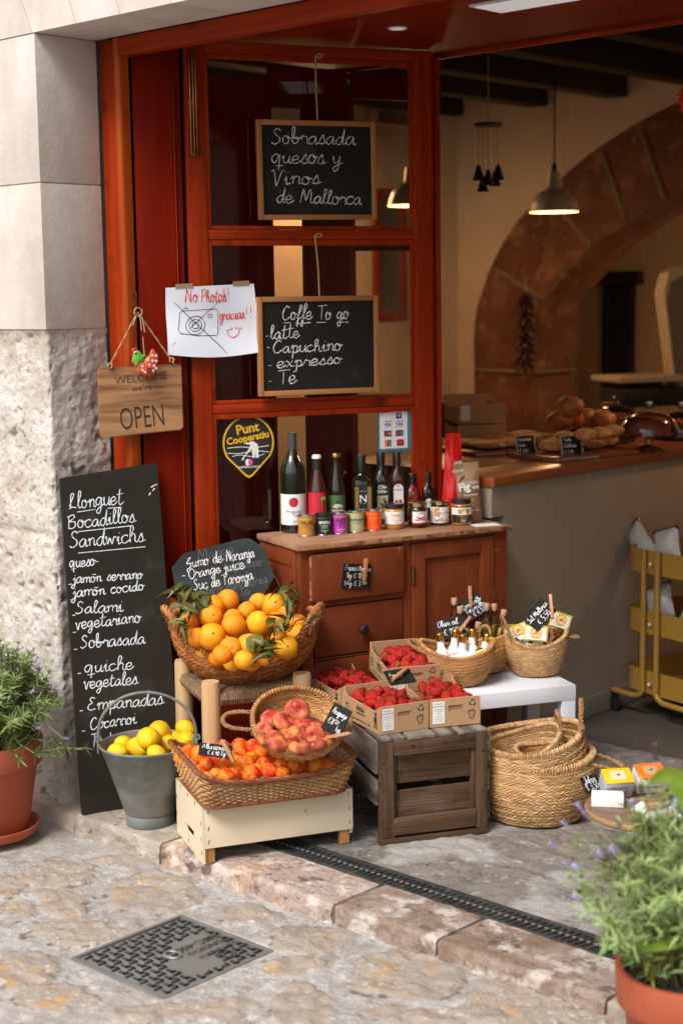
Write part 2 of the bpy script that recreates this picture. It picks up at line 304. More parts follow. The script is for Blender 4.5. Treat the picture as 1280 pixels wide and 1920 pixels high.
mk('print_art', (.10, .11, .11), rough=.6)
mk('scale_enamel', (.42, .37, .31), rough=.3, coat=.4)
# ------------------------------------------------------------------ mesh building
ID = Matrix.Identity(4)
def T(x=0, y=0, z=0): return Matrix.Translation((x, y, z))
def RX(a): return Matrix.Rotation(a, 4, 'X')
def RY(a): return Matrix.Rotation(a, 4, 'Y')
def RZ(a): return Matrix.Rotation(a, 4, 'Z')
def SCL(x, y, z): return Matrix.Diagonal((x, y, z, 1))
def FR(o, x, y):
    """frame with origin o, x axis along x, y axis near y"""
    x = V(x).normalized(); y = V(y); z = x.cross(y).normalized(); y = z.cross(x)
    return Matrix(((x[0], y[0], z[0], o[0]), (x[1], y[1], z[1], o[1]), (x[2], y[2], z[2], o[2]), (0, 0, 0, 1)))
def smooth(pts, k=6, closed=False):
    p = [V(q) if len(q) == 3 else V((q[0], q[1], 0)) for q in pts]; n = len(p); out = []
    for i in range(n if closed else n - 1):
        g = (lambda j: p[j % n]) if closed else (lambda j: p[max(0, min(n - 1, j))])
        a, b, c, d = g(i - 1), g(i), g(i + 1), g(i + 2)
        for s in range(k):
            t = s / k
            out.append(.5 * ((2 * b) + (c - a) * t + (2 * a - 5 * b + 4 * c - d) * t * t + (3 * b - a - 3 * c + d) * t ** 3))
    if not closed: out.append(p[-1])
    return out
_TXT = {}
def txtmesh(s, bold=0):
    k = (s, bold)
    if k not in _TXT:
        cu = bpy.data.curves.new('t', 'FONT'); cu.body = s; cu.size = 1; cu.offset = bold; cu.resolution_u = 3
        o = bpy.data.objects.new('t', cu); COL.objects.link(o)
        bpy.context.view_layer.update()
        me = bpy.data.meshes.new_from_object(o.evaluated_get(bpy.context.evaluated_depsgraph_get()))
        vs = [v.co.copy() for v in me.vertices]; fs = [tuple(p.vertices) for p in me.polygons]
        bpy.data.objects.remove(o); bpy.data.curves.remove(cu); bpy.data.meshes.remove(me)
        w = max((v.x for v in vs), default=0); mn = min((v.x for v in vs), default=0)
        _TXT[k] = (vs, fs, mn, w)
    return _TXT[k]
GL = {}
for _l in """a 9 7,9 4,10 1,7 0,4 2,0 5,2 7,9 7,3 8,0 10,2
b 8 0,3 2,11 2,20 0,18 1,3 3,0 6,3 5,8 2,7 5,6 9,8
c 8 7,8 5,10 1,8 0,4 2,0 5,0 9,3
d 9 7,9 4,10 1,7 0,4 2,0 5,2 8,21 7,4 8,0 10,2
e 8 0,4 5,5 6,8 4,10 1,8 0,4 2,0 5,0 9,4
f 6 0,2 5,13 6,18 4,20 3,16 2,4 2,-6 1,-9 0,-6 2,0 7,3
g 9 7,9 3,10 0,6 1,2 4,2 7,9 6,-4 4,-9 1,-7 3,-3 10,2
h 9 0,3 4,15 3,20 1,17 1,0;1,6 4,10 6,8 6,2 8,0 10,2
i 5 0,4 2,10 2,2 3,0 6,2;3,14 3,15
j 5 0,6 3,10 3,-4 1,-9 -2,-7 0,-3 6,2;3,14 3,15
k 8 1,20 1,0;7,9 1,4 6,0 9,2
l 5 0,3 3,13 4,18 2,20 1,15 1,4 3,0 6,3
m 13 0,6 2,10 2,0;2,6 5,10 7,8 7,0;7,6 10,10 12,8 12,2 13,0 15,2
n 9 0,6 2,10 2,0;2,6 5,10 7,8 7,2 8,0 10,2
ñ 9 0,6 2,10 2,0;2,6 5,10 7,8 7,2 8,0 10,2;2,14 8,14
o 8 5,9 2,10 0,6 1,1 4,0 6,3 6,8 4,10 5,7 9,8
ó 8 5,9 2,10 0,6 1,1 4,0 6,3 6,8 4,10 5,7 9,8;2,14 8,14
p 9 0,6 2,10 2,-9;2,7 5,10 7,7 6,1 3,0 6,0 10,3
q 10 7,9 3,10 0,6 1,1 4,1 7,9 7,-9;3,-4 11,-3
r 7 0,5 2,11 3,9 6,9 6,3 7,0 9,2
s 7 0,1 4,11 5,7 6,3 4,0 1,1;4,0 9,2
t 7 3,19 2,3 4,0 8,3;-1,12 7,13
u 9 0,6 1,10 1,3 3,0 6,3 7,10 7,2 8,0 10,2
v 8 0,8 1,10 3,0 4,0 6,9 10,8
w 12 0,8 1,10 3,0 5,8 8,0 10,9 13,8
x 9 0,9 2,9 6,1 9,2;7,10 1,0
y 9 0,6 1,10 1,4 3,1 6,4 7,10 6,-5 3,-9 1,-6 4,-2 10,2
z 8 0,9 6,10 0,0 8,1
í 5 0,4 2,10 2,2 3,0 6,2;2,14 5,18
é 8 0,4 5,5 6,8 4,10 1,8 0,4 2,0 5,0 9,4;4,14 8,17
A 13 0,0 6,18 11,0;2,7 10,7
B 11 1,18 1,0;-1,16 6,19 8,15 2,10 8,9 9,3 5,0 0,1
C 11 9,16 6,19 2,15 0,8 2,1 6,0 10,4
E 10 8,17 4,19 2,15 5,11 1,8 0,3 4,0 9,2
F 10 2,0 2,17;0,18 9,19;2,10 8,10
J 9 3,18 9,18;7,18 6,-6 2,-9 0,-5 4,0 9,2
L 10 0,3 5,15 5,19 2,17 2,3 0,0 4,2 9,1
M 15 0,0 2,16 3,18 6,5 7,5 10,18 12,15 12,2 14,0 16,2
N 12 0,0 2,16 3,18 8,2 9,2 9,18
O 11 5,18 1,14 0,7 3,0 7,0 10,7 9,15 5,18
P 10 2,0 2,18;0,16 6,19 9,14 6,9 2,9
Q 11 9,14 5,15 1,10 1,4 4,2 8,8 9,14 8,-6;3,-3 12,-2
S 10 8,16 5,19 2,16 3,12 7,8 7,3 3,0 0,2
T 12 6,18 6,0;0,18 13,19
V 10 0,17 2,18 4,0 5,0 9,17 12,17
Z 10 1,16 8,18 0,9 7,8 6,-2 2,-6 0,-2 9,3
K 10 1,19 1,0;8,18 1,8 9,0
Y 10 0,17 4,9 8,18;4,9 4,0
0 9 4,16 1,12 1,4 4,0 7,4 7,12 4,16
1 6 0,12 4,17 4,0
2 9 0,13 3,17 7,14 6,8 0,0 8,1
3 9 0,15 5,17 6,12 2,9 7,6 6,1 0,1
4 9 5,17 0,6 8,6;6,10 6,0
5 9 7,17 1,17 1,10 5,10 7,5 4,0 0,1
6 9 6,17 1,9 0,4 3,0 7,3 5,8 1,6
8 9 5,9 1,13 4,17 7,13 1,4 4,0 7,4 3,8
9 9 7,13 4,17 1,13 3,9 7,13 6,0
€ 11 9,15 6,17 2,12 2,5 6,0 10,2;0,10 7,10;0,6 7,6
/ 8 0,0 7,18
! 5 2,19 2,7;2,1 2,0
- 9 0,6 6,6
. 5 1,1 2,0
, 5 2,2 1,-3
_ 9 0,0 9,0""".split('\n'):
    _p = _l.split(' ', 2)
    GL[_p[0]] = (float(_p[1]), [[tuple(float(c) for c in q.split(',')) for q in s.split()] for s in _p[2].split(';')])
class MB:
    def __init__(s): s.v = []; s.f = []; s.m = []
    def add(s, vs, fs, m=0, M=None):
        o = len(s.v)
        s.v += [M @ V(v) for v in vs] if M is not None else [V(v) for v in vs]
        s.f += [tuple(i + o for i in f) for f in fs]; s.m += [m] * len(fs)
        return s
    def box(s, a, b, bev=0, m=0, M=None, sub=0):
        x0, y0, z0 = a; x1, y1, z1 = b
        if not bev:
            return s.add([(x0, y0, z0), (x1, y0, z0), (x1, y1, z0), (x0, y1, z0), (x0, y0, z1), (x1, y0, z1), (x1, y1, z1), (x0, y1, z1)],
                         [(0, 3, 2, 1), (4, 5, 6, 7), (0, 1, 5, 4), (1, 2, 6, 5), (2, 3, 7, 6), (3, 0, 4, 7)], m, M)
        bm = bmesh.new(); bmesh.ops.create_cube(bm, size=1)
        for v in bm.verts: v.co = V(((x0 + x1) / 2 + v.co.x * (x1 - x0), (y0 + y1) / 2 + v.co.y * (y1 - y0), (z0 + z1) / 2 + v.co.z * (z1 - z0)))
        bmesh.ops.bevel(bm, geom=bm.edges[:], offset=bev, segments=2, affect='EDGES', profile=.6)
        return s.bm(bm, m, M)
    def bm(s, bm, m=0, M=None):
        bm.verts.index_update()
        s.add([v.co.copy() for v in bm.verts], [tuple(v.index for v in f.verts) for f in bm.faces], m, M); bm.free(); return s
    def grid(s, fn, nu, nv, m=0, M=None, cu=False, flip=False):
        a = nu if cu else nu + 1
        vs = [fn(i / nu, j / nv) for j in range(nv + 1) for i in range(a)]
        fs = []
        for j in range(nv):
            for i in range(nu):
                q = (j * a + i, j * a + (i + 1) % a, (j + 1) * a + (i + 1) % a, (j + 1) * a + i)
                fs.append(q[::-1] if flip else q)
        return s.add(vs, fs, m, M)
    def lathe(s, prof, n=28, m=0, M=None, sx=1, sy=1, cap0=False, cap1=False):
        k = len(prof); vs = []
        for r, z in prof:
            for i in range(n):
                a = 2 * math.pi * i / n; vs.append((r * math.cos(a) * sx, r * math.sin(a) * sy, z))
        fs = [(j * n + i, j * n + (i + 1) % n, (j + 1) * n + (i + 1) % n, (j + 1) * n + i) for j in range(k - 1) for i in range(n)]
        if cap0: fs.append(tuple(range(n))[::-1])
        if cap1: fs.append(tuple((k - 1) * n + i for i in range(n)))
        return s.add(vs, fs, m, M)
    def tube(s, pts, r, n=8, m=0, M=None, closed=False, cap=True, flat=1.0):
        p = [V(q) for q in pts]; k = len(p); rr = r if isinstance(r, (list, tuple)) else [r] * k
        vs = []; nrm = None
        for i in range(k):
            t = ((p[(i + 1) % k] - p[i - 1]) if closed else (p[min(k - 1, i + 1)] - p[max(0, i - 1)])).normalized()
            if nrm is None:
                nrm = t.orthogonal().normalized() if abs(t.z) > .99 else t.cross(V((0, 0, 1))).normalized()
            nrm = (nrm - t * nrm.dot(t)).normalized(); bn = t.cross(nrm)
            for j in range(n):
                a = 2 * math.pi * j / n; vs.append(p[i] + nrm * (math.cos(a) * rr[i]) + bn * (math.sin(a) * rr[i] * flat))
        fs = [(i * n + j, i * n + (j + 1) % n, ((i + 1) % k) * n + (j + 1) % n, ((i + 1) % k) * n + j) for i in range(k if closed else k - 1) for j in range(n)]
        if cap and not closed: fs += [tuple(range(n))[::-1], tuple((k - 1) * n + j for j in range(n))]
        return s.add(vs, fs, m, M)
    def rope(s, pts, r, pitch=None, strands=3, m=0, M=None, closed=False):
        pitch = pitch or r * 5; p = [V(q) for q in pts]; k = len(p); nrm = None; ang = 0; ch = [[] for _ in range(strands)]
        for i in range(k):
            t = ((p[(i + 1) % k] - p[i - 1]) if closed else (p[min(k - 1, i + 1)] - p[max(0, i - 1)])).normalized()
            if nrm is None: nrm = t.orthogonal().normalized()
            nrm = (nrm - t * nrm.dot(t)).normalized(); bn = t.cross(nrm)
            if i: ang += (p[i] - p[i - 1]).length / pitch * 2 * math.pi
            for q in range(strands):
                a = ang + 2 * math.pi * q / strands; ch[q].append(p[i] + (nrm * math.cos(a) + bn * math.sin(a)) * r * .52)
        for c in ch: s.tube(c, r * .58, 6, m, M)
        return s
    def prism(s, out, z0, z1, m=0, M=None):
        n = len(out); vs = [(x, y, z0) for x, y in out] + [(x, y, z1) for x, y in out]
        fs = [tuple(range(n))[::-1], tuple(range(n, 2 * n))] + [(i, (i + 1) % n, n + (i + 1) % n, n + i) for i in range(n)]
        return s.add(vs, fs, m, M)
    def poly(s, pts, m=0, M=None):
        return s.add([(q[0], q[1], q[2] if len(q) > 2 else 0) for q in pts], [tuple(range(len(pts)))], m, M)
    def disc(s, r, m=0, M=None, n=24, sx=1, sy=1): return s.poly([(r * sx * math.cos(2 * math.pi * i / n), r * sy * math.sin(2 * math.pi * i / n), 0) for i in range(n)], m, M)
    def ring(s, r0, r1, m=0, M=None, n=28):
        return s.lathe([(r0, 0), (r1, 0)], n, m, M)
    def text(s, t, size, M, m=0, align='c', bold=0, wrap=None, sx=1):
        vs, fs, mn, mx = txtmesh(t, bold); w = (mx - mn) * size * sx; dx = -mn * size * sx - (w / 2 if align == 'c' else w if align == 'r' else 0); o = []
        for v in vs:
            x, y = v.x * size * sx + dx, v.y * size
            if wrap: a = x / wrap; o.append((wrap * math.sin(a), y, wrap * math.cos(a) - wrap))
            else: o.append((x, y, 0))
        return s.add(o, fs, m, M)
    def ribbon(s, pts, w, m=0, M=None, curl=None):
        p = [V(q) if len(q) == 3 else V((q[0], q[1], 0)) for q in pts]; k = len(p); vs = []
        for i in range(k):
            t = p[min(k - 1, i + 1)] - p[max(0, i - 1)]
            if t.length < 1e-9: t = V((1, 0, 0))
            t.normalize(); n_ = V((-t.y, t.x, 0)) * (w / 2 * (1 if 0 < i < k - 1 else .7) * (1 + .45 * nz(p[i] * 90, 1, w * 999)))
            vs += [p[i] + n_, p[i] - n_]
        if curl: vs = [curl(v) for v in vs]
        return s.add(vs, [(2 * i + 1, 2 * i + 3, 2 * i + 2, 2 * i) for i in range(k - 1)], m, M)
    def write(s, t, x, y, h, M, w=.004, m=0, slant=.12, rise=0, jit=.5, wide=1.0, curl=None):
        """handwriting: h = x-height; starts at (x, y)"""
        u = h / 10
        for ch in t:
            if ch == ' ': x += 8 * u * wide; y += 8 * u * rise; continue
            wd, st = GL[ch]; jy = rnd.uniform(-jit, jit) * u; js = rnd.uniform(.94, 1.07)
            for k in st:
                q = [(x + (px * wide + py * slant) * u * js, y + jy + py * u * js + (px * u) * rise) for px, py in k]
                pts = smooth(q, 5) if len(q) > 2 else [V((*a, 0)) for a in q]
                s.ribbon(pts, w, m, M, curl)
            x += (wd + .6) * u * wide; y += (wd + .6) * u * wide * rise
        return x
    def leaf(s, b, d, up, L, w, bend=.2, m=0, fold=.15, seg=3):
        d = V(d).normalized(); sd = d.cross(V(up)); sd = sd.normalized() if sd.length > 1e-4 else d.orthogonal().normalized(); n = sd.cross(d)
        vs = []; b = V(b)
        for i in range(seg + 1):
            t = i / seg; ww = w * .5 * math.sin(math.pi * min(1, .12 + .88 * t) ** .8) if i < seg else w * .03
            c = b + d * (L * t) - n * (bend * L * t * t)
            vs += [c - sd * ww + n * fold * ww, c, c + sd * ww + n * fold * ww]
        fs = []
        for i in range(seg):
            a = i * 3; fs += [(a, a + 1, a + 4, a + 3), (a + 1, a + 2, a + 5, a + 4)]
        return s.add(vs, fs, m)
    def weave(s, surf, v0, v1, rows, n, thick=.003, m=0, slope=1.0, sign=1, wmul=1.12, flipdir=False, ridge=0.):
        """herringbone plaited straw laid over surf(u, v)"""
        h = (v1 - v0) / rows; e = 1e-3
        def pt(u, v, off):
            v = min(max(v, v0), v1); p = surf(u % 1, v); a = surf((u + e) % 1, v) - p; b = surf(u % 1, min(v + e, 1)) - surf(u % 1, min(v + e, 1) - e)
            q = a.cross(b)
            return p + q.normalized() * (sign * off) if q.length > 1e-12 else p
        for i in range(rows):
            ph = rnd.random() / n
            for j in range(n):
                for half in (0, 1):
                    ua = j / n + ph; va = v0 + i * h + half * h / 2
                    d = slope / n * (1 if (half ^ flipdir) else -1); g = []
                    for a in range(3):
                        t = a / 2
                        for c in range(3):
                            k = (c - 1) * .5 * wmul / n
                            off = ridge * math.sin(math.pi * min(1, max(0, (half + t) / 2))) + thick * (1 if c == 1 else .25) * (1 if a == 1 else .35) * rnd.uniform(.85, 1.2)
                            g.append(pt(ua + d * (t - .5) + k, va + (t * 1.16 - .08) * h / 2 , off))
                    fs = [(0, 1, 4, 3), (1, 2, 5, 4), (3, 4, 7, 6), (4, 5, 8, 7)]
                    s.add(g, [f if sign > 0 else f[::-1] for f in fs], m)
        return s
    def mesh(s, name, mats, flat=False, angle=40):
        me = bpy.data.meshes.new(name); me.from_pydata([tuple(v) for v in s.v], [], s.f)
        for q in (mats if isinstance(mats, (list, tuple)) else [mats]): me.materials.append(MATS[q])
        if any(s.m): me.polygons.foreach_set('material_index', s.m)
        if flat: me.shade_flat()
        else: me.shade_smooth(); me.set_sharp_from_angle(angle=R(angle))
        me.update(); return me
    def build(s, name, mats, parent=None, M=None, flat=False, angle=40, label=None):
        o = bpy.data.objects.new(name, s.mesh(name, mats, flat, angle)); COL.objects.link(o)
        if parent: o.parent = parent
        if M is not None: o.matrix_local = M
        if label: o['label'] = label
        return o
def tag(o, label, cat, group=None, kind=None):
    if label: o['label'] = label
    if cat: o['category'] = cat
    if group: o['group'] = group
    if kind: o['kind'] = kind
    return o
def thing(name, label, cat, M=None, group=None, kind=None):
    o = bpy.data.objects.new(name, None); o.empty_display_size = .05; COL.objects.link(o)
    if M is not None: o.matrix_world = M if isinstance(M, Matrix) else T(*M)
    return tag(o, label, cat, group, kind)
def put(name, me, M, label, cat, group=None):
    o = bpy.data.objects.new(name, me); COL.objects.link(o); o.matrix_world = M
    return tag(o, label, cat, group)
def part(name, me, parent, M=None):
    o = bpy.data.objects.new(name, me); COL.objects.link(o); o.parent = parent
    if M is not None: o.matrix_local = M
    return o
def dup(root, M, label=None, group=None):
    r = root.copy(); COL.objects.link(r); r.matrix_world = M
    if label: r['label'] = label
    if group: r['group'] = group
    for ch in root.children:
        c = ch.copy(); COL.objects.link(c); c.parent = r
        for g in ch.children:
            d = g.copy(); COL.objects.link(d); d.parent = c
    return r
def ico(sub=3):
    bm = bmesh.new(); bmesh.ops.create_icosphere(bm, subdivisions=sub, radius=1)
    return bm
def rot_rand(full=True):
    return Matrix.Rotation(rnd.uniform(0, 6.28), 4, V((rnd.gauss(0, 1), rnd.gauss(0, 1), rnd.gauss(0, 1))).normalized())
def nz(p, s=1., o=0): return noise.noise(V(p) * s + V((o, o * 1.7, -o)))
def fbm(p, s=1., oc=4, o=0):
    a, t, k = 1., 0., s
    for i in range(oc): t += a * nz(p, k, o + i * 7.1); a *= .5; k *= 2.1
    return t
DA = R(64.91016); DDIR = V((math.cos(DA), math.sin(DA), 0)); DN = V((math.sin(DA), -math.cos(DA), 0))   # door leaf direction and its street-side normal
# ================================================================== the setting: street, sill, floors
def blob(px, py, a, b, ang, k): return (px, py, a, b, ang, k)
ST = -.058
def street_z(x): return ST + .012 * (x - .9)
stones = []
for q in """110 1635 75 22 0 .5;120 1690 62 34 -5 1;15 1660 40 26 0 .9;290 1670 95 42 8 .8;470 1715 60 20 10 .6;160 1745 110 24 -6 .5;30 1820 75 40 -10 1;105 1870 80 30 -8 1;545 1820 48 26 -8 .9;590 1760 85 26 14 .7;770 1830 125 52 12 .9;560 1890 60 40 -20 .3;980 1890 110 40 10 .8;790 1912 120 22 4 .7;330 1905 130 20 0 .5;1120 1915 70 20 6 .6;600 1700 40 14 10 .4;20 1715 35 18 0 .7;430 1885 50 18 0 .4;-90 1760 90 50 0 .8;230 1612 60 14 8 .3;890 1780 60 18 14 .4""".split(';'):
    px, py, a, b, an, k = map(float, q.split())
    c = PZ(px, py, ST); ux = PZ(px + a, py, ST) - c; uy = PZ(px, py + b, ST) - c
    stones.append((c, ux, uy, R(an), k))
for i in range(60):   # the paving goes on along the street, out of the picture
    c = V((rnd.uniform(-2, 6), rnd.uniform(-4.5, -1.0), ST))
    a = rnd.uniform(.09, .2); th = rnd.uniform(0, 3)
    stones.append((c, V((a, 0, 0)), V((0, a * rnd.uniform(.5, .9), 0)), th, rnd.uniform(.3, 1)))
def stone_mask(p, lst):
    best = 0; och = 0
    w = V((fbm(p, 7, 3, 3), fbm(p, 7, 3, 9), 0)) * .045 + V((fbm(p, 30, 2, 5), fbm(p, 30, 2, 6), 0)) * .010
    for c, ux, uy, an, k in lst:
        d = p + w - c
        if d.length > .5: continue
        det = ux.x * uy.y - ux.y * uy.x
        a = (d.x * uy.y - d.y * uy.x) / det; b = (ux.x * d.y - ux.y * d.x) / det
        a, b = a * math.cos(an) + b * math.sin(an), -a * math.sin(an) + b * math.cos(an)
        r = math.sqrt(a * a + b * b)
        m = max(0, min(1, (1.06 - r) / .16))
        if m > best: best = m; och = k
    return best, och
def attr(me, name, vals):
    a = me.attributes.new(name, 'FLOAT', 'POINT'); a.data.foreach_set('value', vals)
def ground_sheet(x0, x1, y0, y1, step, zf, lst, hole=None):
    nx = int((x1 - x0) / step); ny = int((y1 - y0) / step); vs = []; A = {k: [] for k in ('stone', 'ochre', 'crack', 'stain', 'moss')}
    for j in range(ny + 1):
        for i in range(nx + 1):
            p = V((x0 + (x1 - x0) * i / nx, y0 + (y1 - y0) * j / ny, 0)); m, k = stone_mask(p, lst)
            n1 = fbm(p, 3, 4, 1); n2 = fbm(p, 22, 4, 4)
            ed = max(0, 1 - abs(m - .40) / .40) if 0 < m < 1 else 0
            crack = ed * max(0, min(1, fbm(p, 16, 3, 11) * 1.6 + .40))
            rel = .006 * m * (1 + .7 * n2) - .006 * crack + .004 * n1 + .0034 * n2 + .0022 * fbm(p, 60, 2, 2)
            if y0 > 0: rel *= min(1, max(0, (p.y - y0) / .05))
            if hole:
                hx0, hx1, hy0, hy1 = hole
                dd_ = max(hx0 - p.x, p.x - hx1, hy0 - p.y, p.y - hy1)
                if dd_ < .03: rel *= max(0, dd_ / .03)
                if dd_ < 0: rel = -.014; m = 0; crack = 0
            vs.append((p.x, p.y, zf(p.x) + rel))
            A['stone'].append(m); A['ochre'].append(m * k * max(0, min(1, .30 + 1.3 * fbm(p, 17, 4, 21)))); A['crack'].append(crack)
            A['stain'].append(max(0, min(1, .3 + 1.2 * fbm(p, 4, 4, 31)))); A['moss'].append(max(0, min(1, 1 - abs(p.y + .2) / .16)) * max(0, min(1, 1.1 - p.x)) * max(0, min(1, .45 + fbm(p, 8, 3, 41))))
    mb = MB(); mb.v = [V(v) for v in vs]
    mb.f = [(j * (nx + 1) + i, j * (nx + 1) + i + 1, (j + 1) * (nx + 1) + i + 1, (j + 1) * (nx + 1) + i) for j in range(ny) for i in range(nx)]; mb.m = [0] * len(mb.f)
    return mb, A
HO = (.853 + .003, 1.204, -.640, -.282)
g, A = ground_sheet(-.9, 2.9, -1.5, -.045, .0085, street_z, stones, HO)
me = g.mesh('street', 'paving', angle=180)
for k, v in A.items(): attr(me, k, v)
o = bpy.data.objects.new('street', me); COL.objects.link(o); o['kind'] = 'structure'
# the street goes on beyond the near sheet: four coarse strips butted round it
g2 = MB()
for (xa, xb, ya, yb) in ((-9, -.9, -9, -.045), (2.9, 12, -9, -.045), (-.9, 2.9, -9, -1.5)):
    g2.add([(xa, ya, street_z(xa)), (xb, ya, street_z(xb)), (xb, yb, street_z(xb)), (xa, yb, street_z(xa))], [(0, 1, 2, 3)])
o = g2.build('street_beyond', 'paving'); o['kind'] = 'structure'
# --- sill: four long kerb slabs, each with a rough broken front edge
KY0, KY1 = -.066, .118
def slab(name, x0, x1, mat, sd, zt=0., ke=1.0):
    mb = MB(); n = max(6, int((x1 - x0) / .012)); prof = 18
    def fn(u, v):
        x = x0 + .0015 + (x1 - x0 - .003) * u
        # v: 0 bottom front .. .35 top of front .. 1 back
        ew = .010 * fbm(V((x, 0, sd)), 9, 4, sd) * ke
        rough = .007 * fbm(V((x, v * .4, sd)), 28, 4, sd)
        if v < .33:
            t = v / .33; y = KY0 + ew + rough - .006 * (1 - t); z = street_z(x) - .03 + (zt - .010 - street_z(x) + .03) * t
        elif v < .45:
            t = (v - .33) / .12; y = KY0 + ew + .012 * t + rough * (1 - t); z = zt - .010 + .010 * math.sin(t * math.pi / 2)
        else:
            t = (v - .45) / .55; y = KY0 + ew * (1 - t) + .012 + (KY1 - KY0 - .012) * t; z = zt
        z += .0025 * fbm(V((x, y, sd)), 12, 4, sd) if v > .3 else 0
        e = min(u, 1 - u) * (x1 - x0)
        if e < .008: z -= (.008 - e) * .35
        return V((x, y, z))
    mb.grid(fn, n, 22)
    mb.add([fn(0, 0), fn(0, .33), fn(0, .45), fn(0, 1), V((x0 + .004, KY1, -.1))], [(0, 1, 2, 3, 4)][::1])
    mb.add([fn(1, 0), fn(1, .33), fn(1, .45), fn(1, 1), V((x1 - .004, KY1, -.1))], [(4, 3, 2, 1, 0)])
    o = mb.build(name, mat, None, angle=60); o['kind'] = 'structure'; return o
slab('kerb', .115, .515, 'old_stone', 1.3)
slab('kerb', .520, 1.200, 'pink_stone', 2.7, -.002)
slab('kerb', 1.215, 1.545, 'brown_stone', 4.1, .002)
slab('kerb', 1.552, 2.03, 'brown_stone', 5.9, 0)
slab('kerb', 2.04, 3.2, 'old_stone', 7.7, 0)
mb = MB(); mb.box((-.3, KY0 + .012, -.12), (3.2, KY1, -.012)); o = mb.build('kerb_bed', 'mortar'); o['kind'] = 'structure'
# --- paved threshold floor inside the sill, and the boarded shop floor
fst = []
for q in """850 1600 150 40 12 .25;960 1670 80 44 20 .3;1060 1580 90 34 4 .6;700 1640 60 22 16 .3;560 1540 90 24 0 .2;1010 1735 60 18 20 .2;1130 1690 60 40 10 .3;330 1500 60 30 0 .3""".split(';'):
    px, py, a, b, an, k = map(float, q.split()); c = PZ(px, py, 0); fst.append((c, PZ(px + a, py, 0) - c, PZ(px, py + b, 0) - c, R(an), k))
struct_bed = MB().box((-.02, .2135, -.12), (3.2, 1.6, -.022)).build('floor_bed', 'mortar'); struct_bed['kind'] = 'structure'
g, A = ground_sheet(-.02, 3.2, .2135, 1.6, .011, lambda x: -.002, fst)
me = g.mesh('threshold_floor', 'floor_stone', angle=180)
for k, v in A.items(): attr(me, k, v)
o = bpy.data.objects.new('threshold_floor', me); COL.objects.link(o); o['kind'] = 'structure'
mb = MB(); mb.box((-2.7, 1.6, -.1), (3.4, 5.2, -.002)); mb.box((-2.7, .3, -.1), (-.03, 1.595, -.002)); o = mb.build('shop_floor', 'inner_floor'); o['kind'] = 'structure'
# --- drain channel with a slotted grate
t = thing('drain_grate', 'long black slotted metal drain grate set in the floor behind the stone sill', 'drain grate', (0, 0, 0))
x0, x1, y0, y1 = .30, 3.15, .120, .213
mb = MB(); mb.box((x0, y0, -.06), (x1, y1, -.045)); mb.build('channel', 'iron_gap', t)
fr = MB()
for (a, b) in ((y0, y0 + .010), (y1 - .010, y1)): fr.box((x0, a, -.04), (x1, b, .001), .0015)
k = x0
while k < x1: fr.box((k, y0 + .010, -.03), (k + .008, y1 - .010, -.001), .0015); k += .57
fr.build('frame', 'iron', t)
bars = MB(); k = x0 + .012; i = 0
while k < x1 - .02:
    M = T(k, (y0 + y1) / 2, 0) @ RZ(R(-16))
    bars.box((-.0046, -.040, -.018), (.0046, .040, -.002), .0012, M=M)
    bars.box((-.0052, -.0045, -.002), (.0052, .0045, .0012), .001, m=1, M=M)
    k += .0205; i += 1
bars.build('slot_bars', ['iron', 'cast_iron'], t)
# --- manhole cover
t = thing('manhole_cover', 'square ribbed cast iron manhole cover set flush in the stone street', 'manhole cover', (0, 0, 0))
hx0, hx1, hy0, hy1 = HO
zc_ = street_z(1.03) + .002
mb = MB(); fw = .010
for a, b in (((hx0, hy0), (hx1, hy0 + fw)), ((hx0, hy1 - fw), (hx1, hy1)), ((hx0, hy0 + fw), (hx0 + fw, hy1 - fw)), ((hx1 - fw, hy0 + fw), (hx1, hy1 - fw))):
    mb.box((*a, zc_ - .03), (*b, zc_ + .001), .002)
mb.build('frame', 'cast_iron', t)
mb = MB(); mb.box((hx0 + fw + .003, hy0 + fw + .003, zc_ - .03), (hx1 - fw - .003, hy1 - fw - .003, zc_ - .004), .002); mb.build('plate', 'cast_iron', t)
mb = MB(); cxm, cym = (hx0 + hx1) / 2, (hy0 + hy1) / 2
for i in range(12):
    for j in range(12):
        x = hx0 + .031 + i * .0262; y = hy0 + .031 + j * .0272
        if abs(x - cxm) < .03 and abs(y - cym) < .03: continue
        if x > cxm + .02 and abs(y - cym - .01) < .055 and x < hx1 - .04 or (abs(x - cxm) < .06 and y > cym + .02 and y < cym + .13): continue
        M = T(x, y, zc_ - .004) @ RZ(R(0 if (i + j) % 2 else 90))
        mb.box((-.0115, -.0035, 0), (.0115, .0035, .0045), .0015, M=M); mb.box((.004, -.0035, 0), (.0115, .010, .0045), .0015, M=M)
Mt = T(cxm - .045, cym + .12, zc_ - .0005) @ RZ(R(-90))
for q, (s_, z_) in enumerate((('EN124  B125', .020), ('FUNDICIO', .026), ('SMC-400', .036))):
    mb.text(s_, z_, T(cxm + .052 - q * .038 + .006, cym + .085, zc_ - .0006) @ RZ(R(-90)), bold=.012)
for r_ in (.014, .022): mb.lathe([(r_, -.004), (r_ + .003, -.001), (r_ + .005, -.004)], 20, M=T(hx1 - .075, cym + .09, zc_))
mb.build('raised_pattern', 'iron', t)  # pattern darker than the plate: its shadowed look is put into the colour
mb = MB(); mb.tube([(cxm + .024 * math.cos(a) * (1 if abs(math.cos(a)) < .8 else 1), cym + .017 * math.sin(a), zc_ - .002) for a in [2 * math.pi * i / 20 for i in range(20)]], .004, 6, closed=True)
